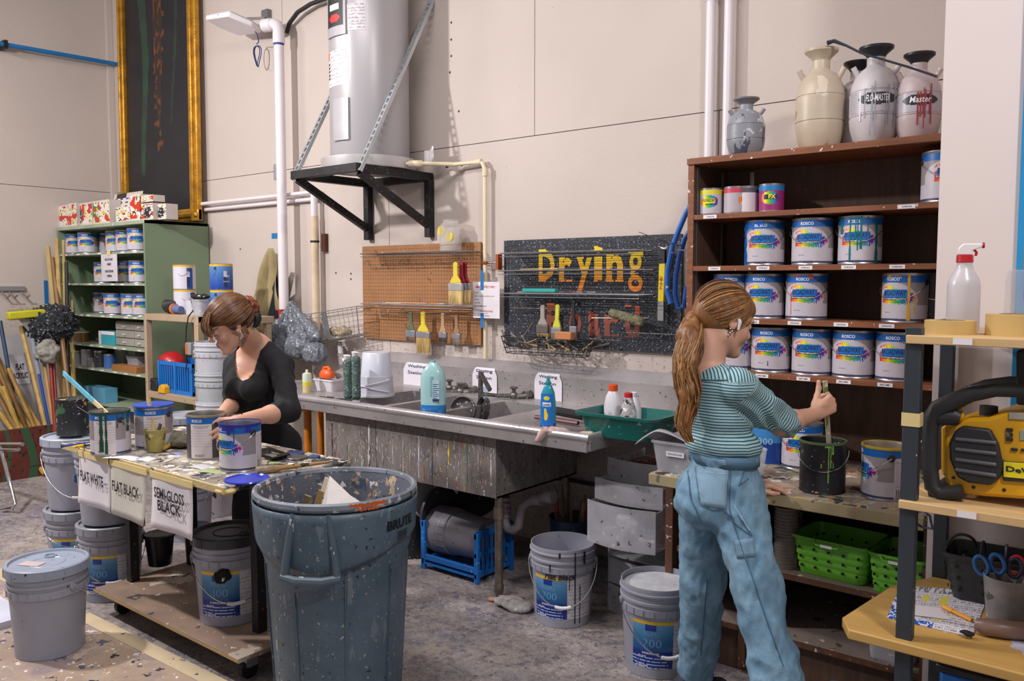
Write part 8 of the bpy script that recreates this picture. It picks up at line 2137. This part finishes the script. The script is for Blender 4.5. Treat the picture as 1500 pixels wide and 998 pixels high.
def line_on(bvh,pts,r,m,name,parent,off=.0015):
 P=[]
 for(x0,y0),(x1,y1)in zip(pts,pts[1:]):
  for k in range(10):P.append(onto(bvh,x0+(x1-x0)*k/10,y0+(y1-y0)*k/10,off))
 P=[p for p in P if p is not None]
 if len(P)>2:
  P=[P[0]]+[(P[i-1]+P[i]*2+P[i+1])/4 for i in range(1,len(P)-1)]+[P[-1]]
  return MB().tube(P,r,5).build(name,m,parent)
M_seamj=mat('46637c',.9,var=.2,vs=60);M_seaml=mat('93aec0',.9)
def patch_on(bvh,quad,nu,nv,name,m,parent,off=.003):
 a,b,c,d=quad;g={}
 for j in range(nv+1):
  for i in range(nu+1):
   u,v=i/nu,j/nv;x=(a[0]*(1-u)+b[0]*u)*(1-v)+(d[0]*(1-u)+c[0]*u)*v;y=(a[1]*(1-u)+b[1]*u)*(1-v)+(d[1]*(1-u)+c[1]*u)*v
   g[i,j]=onto(bvh,x,y,off)
 vs=[g[i,j]for j in range(nv+1)for i in range(nu+1)]
 if any(p is None for p in vs):return
 MB().add(vs,[(j*(nu+1)+i,j*(nu+1)+i+1,(j+1)*(nu+1)+i+1,(j+1)*(nu+1)+i)for j in range(nv)for i in range(nu)]).build(name,m,parent,solid=-.003)
patch_on(BJ,((1019,682),(1067,688),(1064,746),(1026,740)),8,8,'back_pocket',mat('7896ac',.85,var=.15,bump=.3,bs=200),W2)
patch_on(BJ,((1076,792),(1104,788),(1107,815),(1080,819)),6,4,'tool_loop',mat('6c8ba3',.85,var=.15,bump=.3,bs=200),W2)
for pts,m_ in (([(1070,690),(1068,745),(1082,790),(1100,840),(1120,900),(1150,985)],M_seamj),([(1019,684),(1067,690)],M_seamj),([(1020,690),(1067,696)],M_seaml),([(1019,684),(1026,740),(1045,747),(1064,746),(1067,690)],M_seamj),([(1008,690),(1012,730),(1030,770)],M_seamj),([(1062,748),(1080,770),(1102,786)],M_seamj),([(1075,740),(1101,782)],M_seaml),([(1036,850),(1030,920),(1026,965)],M_seamj),([(1090,690),(1082,712),(1098,700)],M_seamj),([(1080,755),(1104,788)],M_seamj)):
 line_on(BJ,pts,.0022,m_,'seam',W2)
wb_=MB();n=40
ring=[]
for z,o_ in ((wst.z-.034,0),(wst.z+.004,0)):
 for i in range(n):
  a=2*PI*i/n;l=bodyR@Vector((.101*math.cos(a),.133*math.sin(a),0));ring.append((wst.x+l.x*(1+o_*8*(z<wst.z)),wst.y+l.y*(1+o_*8*(z<wst.z)),z))
wb_.add(ring,[(i,(i+1)%n,n+(i+1)%n,n+i)for i in range(n)])
wb_.build('waistband',mat('4f7089',.85,var=.2,bump=.3,bs=200),W2,solid=.003)
def mk_stripes(c0,c1,per,fr):
 m=bpy.data.materials.new('striped_knit');m.use_nodes=True;N,L=m.node_tree.nodes,m.node_tree.links;b=N['Principled BSDF']
 a=N.new('ShaderNodeAttribute');a.attribute_name='stripe'
 d=N.new('ShaderNodeMath');d.operation='DIVIDE';L.new(a.outputs['Fac'],d.inputs[0]);d.inputs[1].default_value=per
 f=N.new('ShaderNodeMath');f.operation='FRACT';L.new(d.outputs[0],f.inputs[0])
 g=N.new('ShaderNodeMath');g.operation='LESS_THAN';L.new(f.outputs[0],g.inputs[0]);g.inputs[1].default_value=fr
 mx=N.new('ShaderNodeMix');mx.data_type='RGBA';L.new(g.outputs[0],mx.inputs[0]);mx.inputs[6].default_value=(*lin(c0),1);mx.inputs[7].default_value=(*lin(c1),1)
 L.new(mx.outputs[2],b.inputs['Base Color']);b.inputs['Roughness'].default_value=.85;return m
M_str=mk_stripes('9fbfc0','265570',.0098,.42)
bodyT=frame(RV*.87+FV*.5,(0,0,1));Rt=[list(v)for v in bodyT]
S=[('ell',tuple(pd(1043,575,2.87)),(.092,.142,.085),Rt,.04),('ell',tuple(pd(1047,610,2.86)),(.092,.138,.09),Rt,.04),('ell',tuple(pd(1057,650,2.85)),(.113,.147,.060),Rt,.03),('cap',tuple(C7+Vector((0,0,-.055))),tuple(shR+Vector((0,0,-.008))),.052,.053,.04),('cap',tuple(C7+Vector((0,0,-.055))),tuple(shL),.052,.050,.04),('ell',tuple(pd(1076,600,2.86)),(.07,.10,.06),Rt,.03)]
SL=[('cap',tuple(shR+Vector((0,0,-.012))),tuple(shR.lerp(elR,.6)),.056,.056,.02),('cap',tuple(shR.lerp(elR,.6)),tuple(elR.lerp(wrR,.12)),.056,.050,.02)]
SL2=[('cap',tuple(shL),tuple(elL),.052,.046,.02),('cap',tuple(elL),tuple(elL.lerp(wrL,.5)),.046,.042,.01)]
V,Fq=sdf_mesh(S+SL+SL2,.006)
N0=np_normals(V,Fq)
ua=np.array((elR-shR).normalized());t_=(V-np.array(shR))@ua;rad=np.linalg.norm(V-np.array(shR)-np.outer(t_,ua),axis=1)
isl=(t_>.012)&(rad<.085)&(V@np.array(RV)>np.array(shR)@np.array(RV)-.01)
a=V.copy();V=folds(V,N0,(0,0,1),.008,12,5);V=np.where(isl[:,None],folds(a,N0,tuple(ua),.016,22,2),V)
zlo=pd(1060,664,2.84).z;lo_=V[:,2]<zlo;
inl=(np.linalg.norm((V-np.array(wst))[:,:2],axis=1)<.2)&lo_;V[inl,2]=zlo-(zlo-V[inl,2])*.12
yoke=(~isl)&(V[:,2]>pd(1040,556,2.8).z)
st=V[:,2]-.25*(V@np.array(RV)-np.array(C7)@np.array(RV))*.0+bent(V,.004,9)
st=np.where(isl,t_+bent(V,.004,14)+2,st);st=np.where(yoke,(V@np.array(RV))*1.0+5,st)
SH_O=sdf_object('striped_shirt',V,Fq,M_str,W2,attr={'stripe':st},smooth_it=1)
BSV=ray_bvh(V,Fq)
line_on(BSV,[(1018,556),(1040,557),(1069,557)],.0022,mat('4a7284',.8),'yoke_seam',W2);line_on(BSV,[(1070,557),(1068,540),(1076,528)],.002,mat('4a7284',.8),'shoulder_seam',W2)
for nm,a_,d_ in (('shoe',aL,RV*.9+FV*.3),('shoe',aR,RV*.95)):
 g_=Vector((a_.x,a_.y,.035));d_=Vector(d_).normalized()
 V,Fq=sdf_mesh([('cap',tuple(g_-d_*.06+Vector((0,0,.02))),tuple(g_+d_*.10),.042,.036,.03),('cap',tuple(g_-d_*.05+Vector((0,0,.02))),tuple(g_-d_*.03+Vector((0,0,.06))),.040,.04,.03)],.007)
 V[:,2]=np.maximum(V[:,2],.018);o=sdf_object(nm,V,Fq,mat('2a2c38',.7),W2)
 V2,F2=sdf_mesh([('cap',tuple(g_-d_*.06+Vector((0,0,-.012))),tuple(g_+d_*.105+Vector((0,0,-.012))),.046,.041,.02)],.007)
 V2[:,2]=np.clip(V2[:,2],.002,.026);sdf_object('rubber_sole',V2,F2,mat('c4c0bc',.5),o if False else W2)
 MB().ball(g_+d_*.115+Vector((0,0,-.002)),(.030,.034,.022)).build('toe_cap',mat('c9c5c2',.5),W2)
tie=pd(1027,463,2.88);TL=HM.inverted()@tie
M_h2=mat('80552f',.42,var=.5,vs=55,stretch=(1,1,.3));M_h2b=mat('a87b48',.38,var=.4,vs=45);M_h2c=mat('553420',.5,var=.4,vs=45)
HC_=[ell(HM,(-.035,0,.005),(.083,.070,.080),.015),ell(HM,(-.022,0,.036),(.101,.083,.090),.015),ell(HM,(.020,0,.052),(.072,.074,.055),.015),ell(HM,(.088,0,-.030),(.045,.09,.066),.010,True),ell(HM,(.03,-.075,-.045),(.055,.04,.055),.008,True),ell(HM,(.03,.075,-.045),(.055,.04,.055),.008,True),ell(HM,(-.02,0,-.125),(.09,.09,.060),.008,True),('ell',tuple(tie.lerp(HM@Vector((-.07,0,.0)),.3)),(.03,.03,.03),None,.03)]
V,Fq=sdf_mesh(HC_,.004);sdf_object('hair',V,Fq,M_h2,W2)
def hairflow(HM,target,starts,m,parent,C=(-.018,0,.036),R=(.103,.086,.093),name='hair_strands',lift=.003,r=.0021,seed=1):
 q=random.Random(seed);paths=[]
 for(x,y,z)in starts:
  s0=Vector((x/R[0],y/R[1],z/R[2])).normalized();t0=Vector(((target.x-C[0])/R[0],(target.y-C[1])/R[1],(target.z-C[2])/R[2]));te=t0.normalized();om=s0.angle(te)
  if om<.15 or om>2.9:continue
  P=[];l=lift*q.uniform(.2,1.6)
  for k in range(15):
   t=k/14;v=(s0*math.sin((1-t)*om)+te*math.sin(t*om))/math.sin(om)
   rr_=1+l/.09*math.sin(PI*t)+(t0.length-1)*max(0,t-.75)/.25*(1 if t0.length>1 else .5)
   v=v*rr_;P.append(HM@Vector((C[0]+v.x*R[0],C[1]+v.y*R[1],C[2]+v.z*R[2])))
  paths.append(P)
 return strands(name,paths,r,m,parent)
q=random.Random(5)
def starts(n,xr,ys,zr):return [(q.uniform(*xr),q.choice((-1,1))*q.uniform(*ys),q.uniform(*zr))for _ in range(n)]
for m_,n,sd in ((M_h2,190,1),(M_h2b,170,2),(M_h2c,80,3)):
 hairflow(HM,TL,starts(n,(.03,.09),(0,.075),(-.01,.085))+starts(n//2,(-.03,.05),(.06,.08),(-.03,.05))+starts(n//3,(-.05,-.02),(.03,.075),(-.075,-.03))+starts(n//3,(-.06,-.02),(.03,.06),(-.12,-.07)),m_,W2,seed=sd)
MB().tube([tie+(Fm@Vector((.004,.016*math.cos(a),.016*math.sin(a))))for a in [2*PI*k/14 for k in range(14)]],.006,8,closed=True).build('hair_tie',M_black,W2)
guide=[tie,pd(1016,466,2.86),pd(1008,492,2.82),pd(1008,530,2.79),pd(1006,575,2.77),pd(1003,620,2.77),pd(1010,648,2.76)]
wid=[.012,.028,.040,.040,.035,.024,.006]
V,Fq=sdf_mesh([('cap',tuple(guide[i]),tuple(guide[i+1]),wid[i]*.85,wid[i+1]*.85,.02)for i in range(6)],.006)
sdf_object('ponytail',folds(V,np_normals(V,Fq),(0,0,1),.012,30,4),Fq,M_h2,W2)
def gpt(t):
 i=min(5,int(t*6));f=t*6-i;return guide[i].lerp(guide[i+1],f),wid[i]+(wid[i+1]-wid[i])*f
for m_,n in ((M_h2,90),(M_h2b,100),(M_h2c,40)):
 paths=[]
 for k in range(n):
  a0,rad_,ph,e=q.uniform(0,6.28),math.sqrt(q.uniform(.45,1.15)),q.uniform(0,6.28),q.uniform(.7,1.05)
  P=[]
  for j in range(20):
   t=min(1,j/19*e);c,w_=gpt(t);a2=a0+.5*math.sin(t*7+ph*.3)
   P.append(c+(RV*math.cos(a2)+FV*math.sin(a2))*w_*rad_+RV*.011*math.sin(t*17+ph*.35+1)*min(1,t*2))
  paths.append(P)
 strands('hair_strands',paths,.0023,m_,W2)
line_on(ray_bvh(*sdf_mesh([p for p in BODY if p[0]=='cap'][12:16],.006)),[(1030,504),(1045,503),(1060,510)],.001,M_gold,'necklace',W2)
p,q_=at(1220,571,d=2.985),Vector((BCAN.location.x+.035,BCAN.location.y-.01,.86))
o=MB().beam(wrR+FISTX.normalized()*.060+FV*.030+Vector((0,0,.085)),q_,.016,.005,up=tuple(FV)).build('stir_stick',mat('a9a488',.5,var=.3,spl=[('5f8a44',30,.6),('e0dcc8',40,.4)]));tag(o,'paint-covered stick held in the fist of the ponytailed woman','stick')
# ------------------------------------------------------------------ woman in black (left)
W1=thing('person','woman in a black scoop-neck top leaning over the paint table, hair clipped up','person',(-3.75,2.62,0))
hd=(RV*-.78+FV*-.46+Vector((0,0,-.46)));hu=Vector((0,0,.82))+RV*-.45+FV*-.42
Fm1=frame(hd,hu);H1=Matrix.Translation(pd(349,479,3.86)-Fm1@Vector((-.011,.090,-.002)))@Fm1.to_4x4()@Matrix.Scale(1.07,4)
B1=head_prims(H1)
nk=pd(377,510,4.12);sR=pd(344,536,4.20);sL=pd(412,536,4.06)
eL,wL=pd(422,602,3.88),pd(347,617,3.62);eR,wR_=pd(341,592,4.06),pd(322,610,3.88)
B1+=[('cap',tuple(H1@Vector((-.03,0,-.05))),tuple(nk+Vector((0,0,.0))),.054,.060,.02),('cap',tuple(nk),tuple(sL),.055,.050,.04),('cap',tuple(nk),tuple(sR),.055,.048,.04),('ell',tuple(pd(370,552,4.13)),(.135,.10,.13),[list(v)for v in frame(RV,(0,0,1))],.04),('cap',tuple(pd(377,560,4.16)),tuple(pd(388,640,4.26)),.115,.105,.04)]
B1+=[('ell',tuple(pd(347,564,4.03)),(.062,.058,.062),None,.03),('ell',tuple(pd(370,568,4.0)),(.062,.058,.062),None,.03)]
B1+=[('cap',tuple(sL),tuple(eL),.045,.040,.02),('cap',tuple(eL),tuple(eL.lerp(wL,.35)),.041,.039,.02),('cap',tuple(eL.lerp(wL,.35)),tuple(wL),.039,.025,.02),('cap',tuple(sR),tuple(eR),.044,.040,.02),('cap',tuple(eR),tuple(wR_),.040,.026,.02)]
c1p=Vector((c1.location.x,c1.location.y,0))
side=RV*.088
hand_prims.side=-1
hx1=pd(308,650,3.57)-pd(347,617,3.62)
B1+=hand_prims(wL,hx1,Vector((0,0,1)),[(10,16,14),(14,22,16),(20,26,18),(26,30,20)],s=.98,fan=.10,thumb=[(.022,.026,-.006),(.050,.052,-.010),(.076,.060,-.010),(.098,.060,-.008)])
hand_prims.side=1
B1+=hand_prims(wR_,-RV*.6+FV*-.5+Vector((0,0,-.6)),-FV*.6+RV*.4,[(20,30,20)]*4,s=.96)
V,Fq=sdf_mesh(B1,.0048)
sdf_object('body',V,Fq,M_skin,W1,cols=paint_face(V,H1),smooth_it=1)
ear_part(H1,1,W1);eyes(H1,W1)
MB().ball(H1@Vector((.002,.084,.0)),(.009,.007,.009)).build('earbud',mat('1c1f4a',.25),W1)
E_=MB()
for k in range(7):p_=H1@Vector((-.008,.083,-.030));E_.ball(p_+Vector((0,0,-.010*k))+RV*.002*math.sin(k*2),(.0045+.0012*(k%3),.003,.006),n=8,m=6)
E_.build('earring',M_wire,W1)
MB().tube([wL.lerp(eL,.10)+(Vector((0,0,1))*math.cos(a)+FV*math.sin(a))*.0275 for a in [2*PI*k/16 for k in range(16)]],.0022,6,closed=True).build('bracelet',mat('5a1c16',.4),W1)
g=.007
T1=[('cap',tuple(nk+Vector((0,0,-.002))),tuple(sL),.057+g,.053+g,.04),('cap',tuple(nk+Vector((0,0,-.002))),tuple(sR),.056+g,.050+g,.04),('ell',tuple(pd(370,552,4.13)),(.135+g,.10+g,.13+g),[list(v)for v in frame(RV,(0,0,1))],.04),('cap',tuple(pd(377,560,4.16)),tuple(pd(388,640,4.26)),.115+g,.105+g,.04),('ell',tuple(pd(347,564,4.03)),(.062+g,)*3,None,.03),('ell',tuple(pd(370,568,4.0)),(.062+g,)*3,None,.03),('ell',tuple(pd(416,575,4.15)),(.05,.06,.09),None,.04)]
A1=[('cap',tuple(sL),tuple(eL),.045+g,.047+g,.02),('cap',tuple(eL),tuple(eL.lerp(wL,.22)),.047+g,.043+g,.02),('cap',tuple(sR),tuple(eR),.044+g,.042+g,.02)]
V,Fq=sdf_mesh(T1+A1,.0052)
def cut(V,Fq,poly):
 N0=np_normals(V,Fq);P=V-np.array(CAM);d=P@np.array(_f);X=750+FPX*(P@np.array(_r))/d;Y=499-FPX*(P@np.array(_u))/d
 ins=np.zeros(len(V),bool)
 for(x0,y0),(x1,y1)in zip(poly,poly[1:]+poly[:1]):
  c=(y0>Y)!=(y1>Y);ins^=c&(X<(x1-x0)*(Y-y0)/((y1-y0)or 1e-9)+x0)
 ins&=(N0*P).sum(1)<0
 return Fq[~ins[Fq].all(1)]
Fq=cut(V,Fq,[(345,508),(343,526),(344,542),(348,553),(355,558),(364,556),(372,546),(377,530),(382,514),(389,503),(396,494),(390,470),(340,470)])
V=folds(V,np_normals(V,Fq),(.3,.2,1),.007,15,7)
sdf_object('black_top',V,Fq,mat('141419',.85,var=.2,vs=20),W1)
pts=[]
hc=pd(392,655,4.30)
TR_=[('ell',tuple(hc),(.175,.125,.14),[list(v)for v in frame(RV,(0,0,1))],.04),('cap',tuple(pd(410,680,4.38)),tuple(pd(405,790,4.38)),.10,.085,.04),('cap',tuple(pd(405,790,4.38)),(pd(400,790,4.40).x,pd(400,790,4.40).y,.06),.085,.075,.03),('cap',tuple(pd(372,680,4.30)),tuple(pd(366,790,4.26)),.10,.085,.04),('cap',tuple(pd(366,790,4.26)),(pd(362,790,4.24).x,pd(362,790,4.24).y,.06),.085,.075,.03)]
V,Fq=sdf_mesh(TR_,.009)
sdf_object('black_trousers',folds(V,np_normals(V,Fq),(0,0,1),.012,12,2),Fq,mat('15151a',.85,var=.15),W1)
for px,d_ in ((400,4.40),(362,4.24)):
 b_=pd(px,790,d_);V,Fq=sdf_mesh([('cap',(b_.x,b_.y,.045),tuple(Vector((b_.x,b_.y,.04))-RV*.08-FV*.12),.045,.038,.02)],.009);V[:,2]=np.maximum(V[:,2],.002);sdf_object('shoe',V,Fq,M_black,W1)
M_a=mat('5c3a24',.4,var=.5,vs=50,stretch=(1,1,.4));M_b=mat('7f5530',.38,var=.4,vs=40);M_c=mat('42261a',.5,var=.4,vs=40)
bun=pd(360,447,3.95);BL=H1.inverted()@bun
HH=[ell(H1,(-.022,0,.038),(.103,.085,.092),.015),ell(H1,(.025,0,.055),(.075,.078,.055),.015),ell(H1,(.098,0,-.040),(.045,.085,.070),.010,True),ell(H1,(.035,.082,-.050),(.060,.04,.058),.008,True),ell(H1,(.035,-.082,-.050),(.060,.04,.058),.008,True),ell(H1,(-.03,0,-.125),(.10,.09,.075),.008,True)]
V,Fq=sdf_mesh(HH,.0045);sdf_object('hair',V,Fq,M_a,W1)
for m_,n,sd in ((M_a,200,4),(M_b,150,5),(M_c,90,6)):
 hairflow(H1,BL,starts(n,(.04,.10),(0,.075),(.0,.085))+starts(n//2,(-.03,.05),(.06,.08),(-.03,.05))+starts(n//3,(-.06,-.02),(.03,.075),(-.08,-.03)),m_,W1,seed=sd,r=.0023)
V,Fq=sdf_mesh([('ell',tuple(bun+Vector((0,0,.005))),(.048,.045,.042),None,.02),('ell',tuple(bun+RV*.02+Vector((0,0,-.02))),(.04,.04,.04),None,.02)],.005)
sdf_object('hair_bun',folds(V,np_normals(V,Fq),(1,.5,.6),.014,45,3),Fq,mat('74381f',.4,var=.5,vs=60),W1)
CL=pd(371,464,3.96)
for s in (-1,1):
 MB().tube([CL+RV*(.004+.018*math.sin(t*PI))+FV*.012*s+Vector((0,0,.035-.085*t))for t in [k/8 for k in range(9)]],[.008,.011,.013,.014,.014,.013,.012,.010,.006],8).build('claw_clip',M_black,W1)
for k in range(6):
 z_=.02-.013*k;MB().tube([CL+RV*.015+Vector((0,0,z_)),CL+RV*.034+Vector((0,0,z_+.004))],.0022,6).build('clip_tooth',M_black,W1)
for m_,n in ((M_a,60),(M_b,60),(M_c,24)):
 paths=[]
 for k in range(n):
  y0=q.uniform(-.05,.065);l=q.uniform(.02,.055)
  p0=Vector((.045+.02*q.random(),y0*.6,.098));p1=Vector((.102+.012*q.random(),y0,.055));p2=Vector((.103+.010*q.random(),y0*1.15,.055-l))
  P=[]
  for j in range(10):
   t=j/9;P.append(H1@(p0*(1-t)**2+p1*2*t*(1-t)*1.0+p2*t*t))
  paths.append(P)
 for k in range(n//5):
  o_=q.uniform(-.006,.006);P=[H1@Vector((-.035+o_,.080+.3*o_,-.01)),H1@Vector((-.034+o_,.084,-.05))];e_=pd(354+q.uniform(-2,2),505+q.uniform(-8,4),3.87)
  P=[P[0].lerp(P[1],j/4)for j in range(4)]+[P[1].lerp(e_,j/5)for j in range(6)];paths.append(P)
 strands('hair_strands',paths,.0021,m_,W1)
